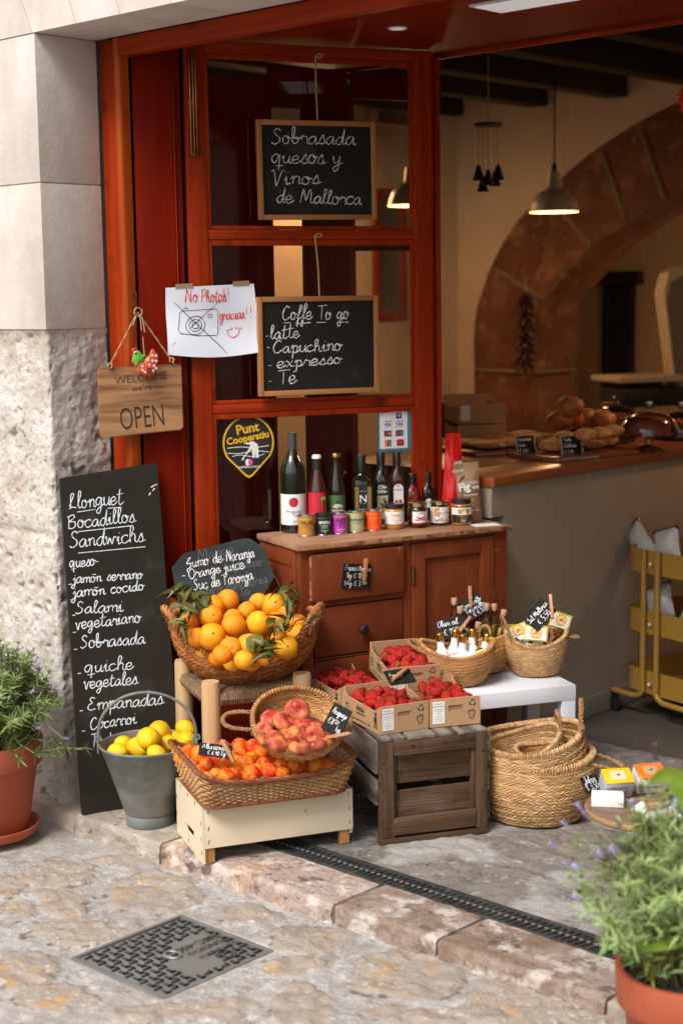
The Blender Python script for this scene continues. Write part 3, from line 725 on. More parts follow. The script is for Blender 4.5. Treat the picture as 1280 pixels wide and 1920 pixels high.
mb.disc(.022, M=T(cxm, cym, zc_ - .0035), m=1, sy=.7); mb.box((-.003, -.015, -.003), (.003, .015, .001), .001, M=T(cxm, cym, zc_)); mb.build('lifting_slot', ['cast_iron', 'iron_gap'], t)
# ================================================================== the house front: stone pier, lintel, wall
XC = -.014
t = thing('stone_pier', 'pale stone pier left of the shop opening with smooth blocks over a rough pitted base', 'stone pier', (0, 0, 0))
mb = MB(); LF = .75
def rough(u, v):
    s = u * (LF + .235); z = -.14 + 1.602 * v
    rc = .022
    if s < LF - rc: p = V((XC - LF + s, 0, z)); n_ = V((0, -1, 0))
    elif s < LF + rc:
        a = (s - LF + rc) / (2 * rc) * math.pi / 2; p = V((XC - rc + rc * math.sin(a), rc - rc * math.cos(a), z)); n_ = V((math.sin(a), -math.cos(a), 0))
    else: p = V((XC, s - LF, z)); n_ = V((1, 0, 0))
    course = min(abs(z - .83), abs(z - .30)) if s < LF else 1
    d = .006 * fbm(p, 4.5, 3, 2) + .0025 * fbm(p, 16, 4, 5) + .003 * fbm(p, 50, 3, 8) - .004
    pit = fbm(p, 26, 3, 13) + .35 * fbm(p, 3.5, 2, 17) - .12
    if pit > .36: d -= (pit - .36) * .05
    if course < .02: d -= .007 * (1 - course / .02)
    fade = min(1, (1 - v) / .012)
    if z < .25 and s > LF - .06: d += .02 * (1 - z / .25) ** 2
    return p + n_ * (d * fade - .004)
mb.grid(rough, 150, 235)
mb.build('rough_base', 'rough_stone', t, angle=80)
for za, zb_ in ((1.463, 1.896), (1.8995, 2.3255)):
    mb = MB(); b = bmesh.new()
    mb.box((XC - LF, 0, za), (XC, .2275, zb_), .003); mb.build('dressed_block', 'dressed_stone', t)
mb = MB(); mb.box((XC - LF, .004, 1.4625), (XC - .004, .224, 2.329)); mb.build('mortar_joint', 'mortar', t)
t = thing('stone_lintel', 'pale stone lintel of slanted blocks across the top of the shop opening', 'lintel', (0, 0, 0))
def fx(px, py): return PP(px, py, (0, 0, 0), (0, 1, 0))
js = [(XC - LF, XC - LF)]
for a, b in (((61, 61), (41, 0)), ((143, 43), (130, 0)), ((225, 26), (218, 0)), ((322, 7), (320, 0))):
    p, q = fx(*a), fx(*b); k = (q.x - p.x) / (q.z - p.z); js.append((p.x, p.x + k * .42))
for i in range(9): js.append((js[4][0] + .30 * (i + 1), js[4][1] + .30 * (i + 1)))
js.append((3.5, 3.6)); ZL = 2.329
for (a, b), (c, d) in zip(js, js[1:]):
    mb = MB(); out = [(a + .0012, ZL), (c - .0012, ZL), (d - .0012, ZL + .42), (b + .0012, ZL + .42)]
    mb.prism(out, 0, .2275, M=Matrix(((1, 0, 0, 0), (0, 0, 1, 0), (0, 1, 0, 0), (0, 0, 0, 1)))); mb.build('lintel_block', 'dressed_stone', t)
mb = MB(); mb.box((XC - LF + .002, .004, ZL + .003), (3.5, .2245, ZL + .415)); mb.build('mortar_joint', 'mortar', t)
t = thing('facade_wall', 'pale plastered house wall above and beside the shop opening', 'house wall', (0, 0, 0))
mb = MB()
mb.box((-9, .0, -.25), (XC - LF - .001, .26, 7)); mb.box((XC - LF - .0005, .003, ZL + .424), (3.6, .26, 7)); mb.box((3.22, .001, -.25), (12, .26, ZL - .003)); mb.box((3.604, .001, ZL), (12, .26, 7))
mb.build('wall', 'dressed_stone', t)
# ------------------------------------------------------------------ wooden shop frame
t = thing('shop_front_frame', 'varnished red brown wooden frame lining the stone opening of the shop', 'door frame', (0, 0, 0))
mb = MB(); mb.box((XC + .002, .238, 0), (.052, .268, 2.3265), .004); mb.build('jamb', 'frame_wood_v', t)
mb = MB(); mb.prism([(.0525, .268), (.0525, .240), (.057, .233), (.066, .2285), (.076, .2285), (.083, .232), (.086, .239), (.086, .268)], 0, 2.3265); mb.build('jamb_bead', 'jamb_wood_v', t, angle=60)  # lighter wood than the flat jamb: the light it catches painted in
mb = MB(); mb.box((3.12, .230, 0), (3.216, .268, 2.3265), .006); mb.build('jamb', 'jamb_wood_v', t)
mb = MB(); mb.box((.0865, .229, 2.273), (3.118, .276, 2.3265), .004); mb.build('beam', 'frame_wood_x', t)
mb = MB(); mb.box((-.02, .279, 2.337), (3.2, 1.285, 2.375), .002); mb.build('soffit', 'panel_wood_x', t)
mb = MB(); mb.box((-.02, 1.287, 2.326), (3.2, 1.312, 2.375), .004); mb.build('soffit_edge', 'frame_wood_x', t)
P0 = PZ(804, 94.2, 2.335); DO = P0 - DDIR * .824; DO.z = 0
DM = T(*DO) @ RZ(DA)
A0, B0 = V((.088, .274, 0)), V((.158, .404, 0)); Lp = (B0 - A0).length
PM = T(*A0) @ RZ(math.atan2((B0 - A0).y, (B0 - A0).x))
t = thing('side_panel', 'narrow dark red wooden side panel between the jamb and the glazed door', 'wooden panel', PM)
mb = MB(); mb.box((.004, .004, .02), (Lp - .022, .026, 2.33), .002); mb.build('board', 'panel_wood_v', t)
mb = MB(); mb.box((Lp - .0205, .0, .02), (Lp - .017, .03, 2.33), .0015); mb.build('bead', 'frame_wood_v', t)
mb = MB(); mb.box((Lp - .0155, .008, .02), (Lp + .004, .034, 2.33), .0015); mb.build('edge_strip', 'panel_wood_v', t)
MB().box((-.03, .040, .02), (Lp + .03, .052, 2.33)).build('gap_shade', 'black_hole', t)  # black sheet added behind the panel so its gaps stay dark
# door leaf
t = thing('glazed_door', 'open red brown wooden door leaf with three tall glass panes', 'door', DM)
XL, XR = .072, .755
def vbar(x0, x1, z0, z1, nm, mat='frame_wood_v', y0=0, y1=.036): MB().box((x0, y0, z0), (x1, y1, z1), .0035).build(nm, mat, t)
def hbar(x0, x1, z0, z1, nm, mat='frame_wood_x', y0=.001, y1=.035): MB().box((x0, y0, z0), (x1, y1, z1), .0035).build(nm, mat, t)
vbar(0, XL - .008, .02, 2.333, 'stile'); vbar(XR + .010, .833, .02, 2.333, 'stile')
hbar(XL - .0075, XR + .0095, 2.299, 2.332, 'rail'); hbar(XL - .0075, XR + .0095, 1.731, 1.761, 'rail'); hbar(XL - .0075, XR + .0095, 1.187, 1.215, 'rail'); hbar(XL - .0075, XR + .0095, .10, .34, 'rail')
for nm, za, zb_ in (('top', 2.267, 2.267), ):
    pass
for z0, z1 in ((1.7615, 2.2985), (1.2155, 1.7305), (.3405, 1.1865)):
    mb = MB(); w = .012
    for a, b in (((XL - .0078, z0), (XL + .004, z1)), ((XR - .002, z0), (XR + .0098, z1)), ((XL + .004, z0), (XR - .002, z0 + w)), ((XL + .004, z1 - w * 1.6), (XR - .002, z1))):
        mb.box((a[0], .004, a[1]), (b[0], .014, b[1]), .003)
    mb.build('moulding', 'frame_wood_v', t)
    g = MB(); g.add([(XL, .019, z0 + .005), (XR, .019, z0 + .005), (XR, .019, z1 - .005), (XL, .019, z1 - .005)], [(0, 1, 2, 3)]); g.build('glass_pane', 'pane', t)
vbar(.8345, .847, .02, 2.325, 'edge_bead', 'panel_wood_v', .006, .05); vbar(.8485, .868, .02, 2.318, 'hanging_stile', 'frame_wood_v', .010, .06)
b = MB()
for x in (.014, .024, .033):
    b.tube([(x, -.007, 1.99 + (.0 if x != .024 else -.01)), (x, -.007, 2.30)], .0032, 8)
b.box((.009, -.004, 2.14), (.038, 0, 2.15), .001); b.box((.009, -.012, 1.985), (.040, 0, 1.993), .001); b.tube([(.030, -.012, 2.0), (.044, -.014, 2.005)], .004, 8)
bo = b.build('brass_bolt', 'brass', t)
# second leaf folded back behind the first one
M2 = DM @ T(.03, .15, 0) @ RZ(R(3))
t = thing('folded_door', 'dark red wooden door leaf folded behind the glazed door and seen through its glass', 'door', M2)
M2i = M2.inverted(); M2n = M2.to_3x3() @ V((0, -1, 0))
def rx(px): return (M2i @ PP(px, 520, M2.translation, M2n)).x
ra, rb_, rc_, rd, re, rf = rx(392), rx(515), rx(575), rx(622), rx(655), rx(668)
vbar(ra, rb_, .02, 2.25, 'panel', 'panel_wood_v', 0, .03); vbar(rx(430), rx(430) + .004, .05, 2.24, 'bead', 'frame_wood_v', -.004, .002)
vbar(rc_, rd - .004, .02, 2.29, 'stile', 'panel_wood_v'); vbar(rd - .0025, rd + .0025, .02, 2.28, 'bead', 'frame_wood_v', -.002, .03); vbar(rd + .004, re, .02, 2.29, 'stile', 'panel_wood_v'); vbar(re + .001, rf, .3, 2.20, 'moulding', 'frame_wood_v', .0, .03)
hbar(rf + .001, rf + .30, 2.20, 2.29, 'rail', 'panel_wood_x'); hbar(rb_ + .001, rc_ - .001, 2.16, 2.29, 'rail', 'panel_wood_x'); hbar(rf + .001, rf + .30, .10, .4, 'rail', 'panel_wood_x'); hbar(rf + .001, rf + .30, 1.70, 1.76, 'rail', 'panel_wood_x')
g = MB(); g.add([(rf, .019, .4), (rf + .30, .019, .4), (rf + .30, .019, 2.20), (rf, .019, 2.20)], [(0, 1, 2, 3)]); g.build('glass_pane', 'pane', t)
# soffit fittings
p = PZ(745, 53, 2.336)
t = thing('recessed_spotlight', 'small round white spotlight set into the red wooden soffit', 'spotlight', p)
MB().lathe([(.021, .002), (.026, -.003), (.030, .0005)], 24).build('ring', 'white_metal', t); MB().disc(.0215, M=T(0, 0, -.0005)).build('lens', 'downlight', t)
a, b = PZ(878, 9, 2.335), PZ(945, 20, 2.335)
t = thing('soffit_panel_light', 'flat white framed rectangular lamp in the red wooden soffit at the top', 'panel light', (a.x, a.y, 2.335))
MB().box((0, 0, -.006), (.34, .145, .001), .002).build('frame', 'white_metal', t); MB().box((.012, .012, -.008), (.328, .133, -.0062)).build('diffuser', 'downlight', t)
# ------------------------------------------------------------------ the shop inside
YB = 5.0; XW = -2.455
def struct(name, mb, mat, **k): o = mb.build(name, mat, **k); o['kind'] = 'structure'; return o
struct('left_wall', MB().box((XW - .1, .28, 0), (XW, YB + .5, 3)), 'plaster')
struct('right_wall', MB().box((3.6, .28, 0), (3.7, YB + .5, 3)), 'plaster')
struct('front_wall_inside', MB().box((XW, .275, 0), (-.03, .295, 3)), 'plaster')
struct('ceiling', MB().box((XW - .1, .27, 2.815), (3.7, YB + .6, 3.0)), 'ceiling_board')
struct('ceiling_drop', MB().box((-.03, 1.314, 2.376), (3.6, 1.33, 2.814)), 'plaster')
def ap(l): return [(lambda q: (q.x, q.z))(PP(*q, (0, YB, 0), (0, 1, 0))) for q in l]
outer = ap([(895, 850), (893, 700), (894, 603), (919, 511), (958, 439), (990, 396), (1057, 331), (1120, 281), (1188, 237), (1280, 190)])
inner = ap([(1003, 850), (1001, 760), (1001, 690), (1017, 583), (1057, 524), (1106, 472), (1172, 422), (1280, 365)])
outer = [(outer[0][0], 0)] + outer + [(-.35, 2.715), (.2, 2.73), (.8, 2.6), (1.35, 2.2), (1.7, 1.6), (1.8, 1.0), (1.8, 0)]
inner = [(inner[0][0], 0)] + inner + [(-.2, 2.19), (.2, 2.18), (.65, 2.02), (1.05, 1.6), (1.25, 1.0), (1.25, 0)]
def resamp(l, n):
    p = [V((*q, 0)) for q in l]; p = [p[0]] + smooth(p[1:-1], 6) + [p[-1]]
    d = [0]
    for a, b in zip(p, p[1:]): d.append(d[-1] + (b - a).length)
    o = []
    for i in range(n + 1):
        s_ = d[-1] * i / n; k = 0
        while k < len(d) - 2 and d[k + 1] < s_: k += 1
        f = (s_ - d[k]) / max(1e-9, d[k + 1] - d[k]); o.append(p[k].lerp(p[k + 1], f))
    return o
oo, ii = resamp(outer, 90), resamp(inner, 90)
mb = MB(); pts = [(XW, YB, 0), (XW, YB, 2.82), (3.6, YB, 2.82), (3.6, YB, 0)] + [(q.x, YB, q.y) for q in oo[::-1]]
mb.poly(pts)
mb.add([(q.x, YB, q.y) for q in oo] + [(q.x, YB + .5, q.y) for q in oo], [(i, i + 1, 92 + i, 91 + i) for i in range(90)])
struct('arch_wall', mb, 'plaster', flat=True)
t = thing('stone_arch', 'wide reddish stone arch in the back wall of the shop', 'stone arch', (0, 0, 0))
mb = MB()
def af(u, v):
    i = u * 90; k = int(min(i, 89)); a = oo[k].lerp(oo[k + 1], i - k); b = ii[k].lerp(ii[k + 1], i - k); q = a.lerp(b, v); p = V((q.x, YB - .02, q.y)); p.y += .016 * fbm(p, 4, 4, 3); return p
mb.grid(af, 180, 12)
def ag(u, v):
    i = u * 90; k = int(min(i, 89)); b = ii[k].lerp(ii[k + 1], i - k); y = YB - .02 + .42 * v; p = V((b.x, y, b.y)); return p + V((.012 * fbm(p, 4, 3, 7), 0, .012 * fbm(p, 4, 3, 9)))
mb.grid(ag, 180, 10, flip=True)
mb.build('voussoirs', 'arch_stone', t, angle=60)
mb = MB()
for a, b in (((1201, 245), (1244, 373)), ((1126, 285), (1172, 409)), ((1055, 400), (1109, 462)), ((893, 694), (1000, 699)), ((925, 505), (1020, 560))):
    p, q = [PP(*r_, (0, YB - .03, 0), (0, 1, 0)) for r_ in (a, b)]
    mb.tube([p.lerp(q, i / 8) + V((.01 * nz((i, a[0], 0), 1.3), 0, .01 * nz((i, 0, a[0]), 1.3))) for i in range(9)], .012, 5, flat=1.3)
p = PP(1001, 699, (0, YB - .03, 0), (0, 1, 0)); mb.tube([p + V((.004, 0, 0)), p + V((.004, .42, 0))], .012, 5)
mb.build('mortar_joint', 'arch_joint', t)
struct('back_room', MB().box((XW - 1.5, 7.0, 0), (3.6, 7.1, 3)).box((XW - 1.6, 5.5, 0), (XW - 1.5, 7.1, 3)).box((3.6, 5.5, 0), (3.7, 7.1, 3)).box((XW - 1.6, 5.5, -.1), (3.7, 7.1, 0)).box((XW - 1.6, 5.6, 2.82), (3.7, 7.1, 2.95)).box((XW - 1.6, 5.5, 0), (XW - .1, 5.6, 3)), 'room_wall')
a, b = PP(1130, 535, (0, 6.95, 0), (0, 1, 0)), PP(1186, 705, (0, 6.95, 0), (0, 1, 0))
t = thing('dark_doorway', 'dark narrow door standing at the back beyond the stone arch', 'door', (a.x, 6.93, 0))
MB().box((0, 0, 0), (b.x - a.x, .05, a.z), .01).build('leaf', 'dark_door', t); MB().box((-.06, -.03, a.z), (b.x - a.x + .06, .06, a.z + .10), .01).build('head', 'dark_door', t)
# ceiling beams, with ends bearing on the arch wall
pe = [PP(*q, (0, YB, 0), (0, 1, 0)) for q in ((872, 205), (1013, 190), (1175, 170))]
pitch = .60
for i in range(-2, 8):
    xr = pe[0].x + pitch * (i) + (.045 if i == 1 else 0)
    M = T(xr, YB - .02, 0)
    o = MB().box((-.13, -4.6, 2.655), (0, 0, 2.812), .008).build('ceiling_beam', 'dark_beam', M=M)
    tag(o, None, 'ceiling beam', 'dark beams under the shop ceiling')
    o['label'] = 'dark wooden beam running across the shop ceiling'
# ================================================================== counter and the things on it
CZ = .945; CX = .704
t = thing('shop_counter', 'long plastered shop counter with a thick reddish wooden top', 'counter', (0, 0, 0))
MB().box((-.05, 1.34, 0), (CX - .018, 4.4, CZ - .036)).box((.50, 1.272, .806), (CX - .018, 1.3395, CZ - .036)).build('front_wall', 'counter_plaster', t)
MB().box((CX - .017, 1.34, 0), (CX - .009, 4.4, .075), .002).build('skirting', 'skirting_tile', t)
MB().box((-.10, 1.345, CZ - .035), (.48, 4.4, CZ), .001).box((.481, 1.262, CZ - .035), (CX, 4.4, CZ), .006).build('worktop', 'counter_wood', t)
def bz(px, py, z=CZ): return PZ(px, py, z)
def cardboard_tray(M, name, label, L, W_, H, mat='cardboard', group=None, back=1.35):
    """open carton: x = width of the labelled end, y = long side going back"""
    t = thing(name, label, 'carton', M, group); th = .0035
    mb = MB(); mb.box((0, 0, 0), (W_, L, th)); mb.build('base', mat, t)
    mb = MB(); mb.prism([(0, th), (W_, th), (W_, H), (0, H)], 0, th, M=RX(R(90)) @ T(0, 0, -th)); mb.build('front_panel', [mat, 'cardboard_edge'], t)
    mb = MB(); mb.prism([(0, th), (W_, th), (W_, H * back * .95), (0, H * back * .95)], 0, th, M=T(0, L, 0) @ RX(R(90))); mb.build('back_panel', mat, t)
    for x in (0, W_ - th):
        mb = MB(); out = [(th, th), (L - th, th), (L - th, H * .95), (L - .055, H * .82), (.055, H * .82), (th, H * .98)]
        mb.prism(out, x, x + th, M=Matrix(((0, 0, 1, 0), (1, 0, 0, 0), (0, 1, 0, 0), (0, 0, 0, 1)))); mb.build('side_panel', mat, t)
    return t
# stacked cartons at the back of the counter
for k, (z, lb) in enumerate(((CZ, 'brown carton on the counter under another carton'), (CZ + .085, 'brown carton with a white label lying on another carton on the counter'))):
    q = bz(858, 834)
    t = cardboard_tray(T(q.x, q.y, z) @ RZ(R(50)), 'cardboard_carton', lb, .30, .20, .08, group='cartons stacked on the counter')
    if k: MB().box((.012, -.0016, .012), (.05, 0, .072)).build('label', 'label_white', t)
q = bz(846, 818); mb = MB()
mb.lathe([(0, 0), (.065, 0), (.075, .03), (.072, .10), (.055, .14), (.030, .155), (.045, .17), (0, .172)], 24)
mb.v = [v + V((.010 * nz(v * 18, 1, 2), .010 * nz(v * 18, 1, 6), .006 * nz(v * 18, 1, 9) if v.z > .01 else 0)) for v in mb.v]
tag(mb.build('dark_sack', 'dark_beam', M=T(*q)), 'dark tied sack standing at the back of the counter by the door post', 'sack')
# bread board with pastries
def flatboard(c, ang, L, Wd, name, label, mat='counter_wood', h=.018):
    t = thing(name, label, 'tray', T(*c) @ RZ(ang)); MB().box((-L / 2, -Wd / 2, 0), (L / 2, Wd / 2, h), .004).build('board', mat, t); MB().box((-L / 2 + .01, -Wd / 2 - .002, .003), (L / 2 - .2, -Wd / 2, .012)).build('edge_strip', 'steel', t); return t
c1 = bz(920, 846); c2 = bz(1075, 855)
flatboard(c1 + V((0, 0, 0)), R(70), .34, .30, 'pastry_tray', 'wooden tray of flat pastries nearest the red door post')
flatboard(c2 + V((0, 0, 0)), R(76), .42, .26, 'pastry_tray', 'wooden tray of round cakes and pies further along the counter')
pm = ico(2); mp = MB().bm(pm)
def lump(name, px, py, z, s, mat, label, cat, grp, seed=0):
    mb = MB(); mb.bm(ico(3)); mb.v = [V((v.x * s[0], v.y * s[1], v.z * s[2])) * (1 + .12 * fbm(v, 1.6, 3, seed)) for v in mb.v]
    c = bz(px, py, z); o = mb.build(name, mat, M=T(c.x, c.y, z + s[2] * .93)); tag(o, label, cat, grp); return o
i = 0
for px, py in ((885, 838), (905, 830), (930, 832), (952, 838), (965, 826), (915, 842), (985, 822), (945, 826), (975, 834), (1000, 828)):
    i += 1; lump('flat_pastry', px, py, CZ + .018, (.075, .06, .017), 'pastry', 'flat golden pastry on the tray nearest the door post', 'pastry', 'flat pastries on the tray', i)
for px, py, s_ in ((1035, 848, .05), (1058, 832, .045), (1100, 832, .045), (1128, 830, .045), (1150, 826, .045), (1020, 836, .045), (1110, 842, .045), (1140, 838, .042), (1168, 832, .042)):
    i += 1; lump('round_pie', px, py, CZ + .018, (s_ * 1.1, s_ * 1.1, .026), 'pastry', 'small round golden pie on the longer wooden tray', 'pie', 'round pies on the tray', i)
for px, py in ((1098, 826), (1125, 824), (1148, 820)):
    i += 1; lump('round_pie', px, py, CZ + .07, (.045, .045, .024), 'pastry', 'small golden pie stacked on the pies of the longer tray', 'pie', 'round pies on the tray', i)
# cake stand with bread buns
c = bz(1085, 812); t = thing('cake_stand', 'dark round stand carrying shiny brown buns on the counter', 'cake stand', c)
MB().lathe([(.06, 0), (.055, .01), (.012, .02), (.012, .035), (.15, .042), (.15, .05), (0, .05)], 32, cap0=True).build('plate', 'dark_beam', t)
for px, py, z, s_ in ((1048, 806, .05, .052), (1072, 802, .05, .05), (1098, 800, .05, .05), (1128, 806, .05, .055), (1068, 783, .125, .055)):
    i += 1; lump('bread_bun', px, py, CZ + z, (s_, s_, s_ * .8), 'bread', 'top shiny brown bun of the heap on the dark stand' if z > .1 else 'shiny brown bun in the bottom row on the dark stand', 'bun', 'buns on the dark stand', i)
# cloches
def cloche(px, py, r, h, lb, lb2, lift=.0, foot=False):
    c = bz(px, py); z = CZ + lift
    t = thing('cake_plate', lb2, 'cake plate', (c.x, c.y, CZ))
    mb = MB()
    if foot: mb.lathe([(.06, 0), (.055, .006), (.012, .02), (.014, lift - .02), (.03, lift - .008), (r * 1.1, lift - .003), (r * 1.12, lift), (0, lift)], 32)
    else: mb.lathe([(r * .8, 0), (r * 1.12, .006), (r * 1.12, .010), (0, .010)], 32); z += .011
    mb.build('plate', 'clear_glass' if foot else 'dark_beam', t)
    MB().lathe([(0, .001), (r * .72, .001), (r * .74, .045), (r * .6, .06), (0, .062)], 28, M=T(0, 0, z - CZ)).build('cake', 'cake', t)
    t = thing('glass_dome', lb, 'glass dome', (c.x, c.y, z))
    pr_ = [(r, .001)] + [(r * math.cos(a) ** .8, h * math.sin(a) ** .9) for a in [i_ * math.pi / 2 / 10 for i_ in range(1, 10)]] + [(0.004, h)]
    MB().lathe(pr_, 36).build('dome', 'clear_glass', t)
    MB().lathe([(.006, h), (.008, h + .012), (.02, h + .02), (.021, h + .032), (.012, h + .042), (0, h + .044)], 20).build('knob', 'clear_glass', t)
cloche(1150, 806, .12, .10, 'larger glass cake dome at the back of the counter', 'dark plate under the larger glass dome', 0)
cloche(1215, 843, .115, .085, 'glass cake dome raised on a footed glass stand', 'footed glass cake stand at the right of the counter', .06, True)
cloche(1275, 822, .10, .10, 'glass dome cut by the right edge of the picture', 'plate under the glass dome at the right edge', .0)
# price cards
def card(px, py, w, h, lines, label, z=CZ, yaw=R(70), tilt=R(-12), mat='slate'):
    c = bz(px, py, z); M = T(*c) @ RZ(yaw) @ RX(tilt)
    t = thing('price_card', label, 'price card', M)
    MB().box((-w / 2, 0, 0), (w / 2, .003, h), .0008).build('slate', mat, t); fr = MB(); e = .004
    fr.box((-w / 2 - e, -.001, -e), (-w / 2, .004, h + e)); fr.box((w / 2, -.001, -e), (w / 2 + e, .004, h + e)); fr.box((-w / 2, -.001, h), (w / 2, .004, h + e)); fr.box((-w / 2, -.001, -e), (w / 2, .004, 0)); fr.build('rim', 'pale_wood_x', t)
    mb = MB(); k = len(lines)
    for i_, s_ in enumerate(lines): mb.write(s_, -w * .42, h * (1 - (i_ + .78) / k), h / k * .30, RX(R(90)) @ T(0, 0, .0008), .0018, wide=min(1.1, w * 8 / (h / k * .30 * (len(s_) + 1) * 9)))
    mb.build('chalk_writing', 'chalk', t)
card(987, 850, .075, .065, ['Ensaimada', 'Crem', '€ 3,50'], 'small black price card standing among the flat pastries', CZ + .018)
card(1073, 852, .085, .068, ['Tarta', 'Calabaza', '€ 3,90'], 'small black price card standing in front of the round pies', CZ + .018)
card(1146, 782, .085, .065, ['Coca de', 'patata', '€ 1,50'], 'small black price card held up in front of the larger glass dome', CZ + .05)
# shop scales at the right edge
c = bz(1236, 770); t = thing('shop_scales', 'old cream enamel shop scales at the right end of the counter', 'scales', T(c.x - .25, c.y + .35, CZ) @ RZ(R(62)))
MB().box((-.26, -.14, .0), (.20, .14, .10), .02).build('base', 'dark_metal', t)
MB().box((-.30, -.16, .13), (.12, .16, .165), .012).build('weighing_plate', 'scale_enamel', t); MB().box((-.2, -.05, .10), (.02, .05, .13)).build('plate_support', 'dark_metal', t)
mb = MB(); out = [V((.10, .10)), V((.02, .60)), V((.05, .70)), V((.13, .74)), V((.40, .74)), V((.44, .10))]; out = [(q.x, q.y) for q in out]
mb.prism(out, -.05, .05, M=RX(R(90))); mb.build('dial_housing', 'scale_enamel', t)
MB().prism([(.10 + (x - .25) * .8 + .12, .12 + (z - .10) * .88) for x, z in out], .0505, .054, M=RX(R(90))).build('dial_face', 'grey_wall', t)
# pendant lamps
def pendant(p, label, power, gr='metal pendant lamps in the shop'):
    t = thing('pendant_lamp', label, 'pendant lamp', p, gr)
    MB().tube([(0, 0, .21), (0, 0, 2.81 - p.z)], .0045, 8).build('cable', 'dark_metal', t)
    MB().lathe([(.012, .2), (.014, .235), (.008, .245), (.004, .25)], 16).build('cable_grip', 'dark_metal', t)
    pr_ = [(.030, .20), (.034, .18), (.040, .125), (.046, .115), (.075, .100), (.103, .075), (.120, .035), (.126, .006), (.130, 0), (.127, .001)]
    MB().lathe(pr_, 40, cap0=True).build('shade', 'steel', t)
    MB().lathe([(.126, .001), (.117, .035), (.100, .07), (.06, .10), (.02, .11), (0, .112)], 36).build('shade_lining', 'lamp_inside', t)
    MB().bm(ico(2), M=T(0, 0, .055) @ SCL(.028, .028, .034)).build('bulb', 'bulb_glow', t)
    l = bpy.data.objects.new('lamp_light', bpy.data.lights.new('lamp_light', 'POINT')); COL.objects.link(l); l.parent = t; l.location = (0, 0, -.01); l.data.energy = power; l.data.color = (1, .66, .34); l.data.shadow_soft_size = .04
    return t
pendant(PD(1038, 398, 8.0), 'brushed steel pendant lamp hanging in front of the stone arch', .9)
pendant(PD(772, 386, 8.1), 'brushed steel pendant lamp half hidden behind the open door', 3.2)
pendant(PD(600, 300, 8.6), 'pendant lamp near the left wall hidden behind the upper chalkboard', 4.0)
pendant(V((1.25, 3.2, 2.1)), 'pendant lamp over the counter out of sight to the right', 10)  # added unseen lamp: extra fill on the arch wall and counter
l = pendant(V((.2, 6.2, 2.2)), 'pendant lamp in the room beyond the stone arch', 14)
# wind chime
p = PD(915, 234, 6.0); t = thing('wind_chime', 'dark wind chime with small bells hanging from a ceiling beam', 'wind chime', p)
mb = MB(); mb.tube([(0, 0, -.0), (0, 0, 2.66 - p.z)], .0015, 5)
for k in range(4): a = k * 1.57 + .5; mb.tube([(0, 0, .1), (.045 * math.cos(a), .045 * math.sin(a), 0)], .001, 4)
mb.build('cord', 'twine', t); MB().lathe([(0, -.006), (.055, -.006), (.055, .006), (0, .006)], 20).build('ring', 'dark_metal', t)
for k in range(5):
    a = k * 1.256 + .3; x, y = .04 * math.cos(a), .04 * math.sin(a); zz = -.15 - .02 * (k % 3)
    b = MB().lathe([(0, zz), (.008, zz - .005), (.014, zz - .03), (.024, zz - .06), (0, zz - .058)], 12, M=T(x, y, 0)); b.tube([(x, y, 0), (x, y, zz)], .0008, 4); b.build('bell', 'dark_metal', t)
# strings of dried peppers
def peppers(p, L, n, mat, label, name='pepper_string', r=.05, ln=.07, top=.1):
    t = thing(name, label, 'pepper string', p); MB().tube([(0, 0, top), (0, 0, -L)], .003, 6).build('string', 'twine', t); mb = MB()
    for i_ in range(n):
        z = -L * i_ / n; a = i_ * 2.4; d = V((math.cos(a), math.sin(a), -.7)).normalized()
        b = V((0, 0, z)); e = b + d * ln * rnd.uniform(.8, 1.1); mb.tube([b, b.lerp(e, .3) + V((0, 0, .008)), b.lerp(e, .7), e], [.004, .012, .010, .002], 6)
    mb.build('dried_peppers', mat, t)
p = PP(985, 548, (0, 4.86, 0), (0, 1, 0)); peppers(p, .46, 70, 'pepper_dark', 'string of dark dried peppers hanging on the left foot of the arch', r=.06, ln=.075)
p = PP(1293, 150, (0, 1.2, 0), (0, 1, 0)); peppers(p, .07, 12, 'pepper_red', 'bright red chilli string cut by the right edge near the ceiling', ln=.055, top=.03)
# left wall seen through the door glass
def lw(px, py): return PP(px, py, (XW + .02, 0, 0), (1, 0, 0))
a, b = lw(700, 352), lw(762, 600); t = thing('picture_frame', 'brown framed picture on the shop wall seen through the door glass', 'picture', (XW, 0, 0))
y0, y1 = sorted((a.y, b.y)); z0, z1 = b.z, a.z
mb = MB()
for q in ((y0, y0 + .05, z0, z1), (y1 - .05, y1, z0, z1), (y0 + .05, y1 - .05, z0, z0 + .05), (y0 + .05, y1 - .05, z1 - .05, z1)): mb.box((.002, q[0], q[2]), (.03, q[1], q[3]), .004)
mb.build('frame', 'frame_wood_v', t); MB().box((.002, y0 + .05, z0 + .05), (.012, y1 - .05, z1 - .05)).build('print', 'print_art', t)
a, b = lw(690, 205), lw(772, 240); t = thing('wall_grille', 'slatted air grille high on the lit shop wall behind the door glass', 'air grille', (XW, min(a.y, b.y), b.z)); Wd = abs(a.y - b.y); Hh = a.z - b.z
MB().box((.001, 0, 0), (.05, Wd, Hh), .005).build('housing', 'plaster', t); mb = MB()
for k in range(5): mb.box((.051, .05, Hh * (.12 + .17 * k)), (.065, Wd - .05, Hh * (.19 + .17 * k)))
mb.build('slats', 'dark_beam', t)
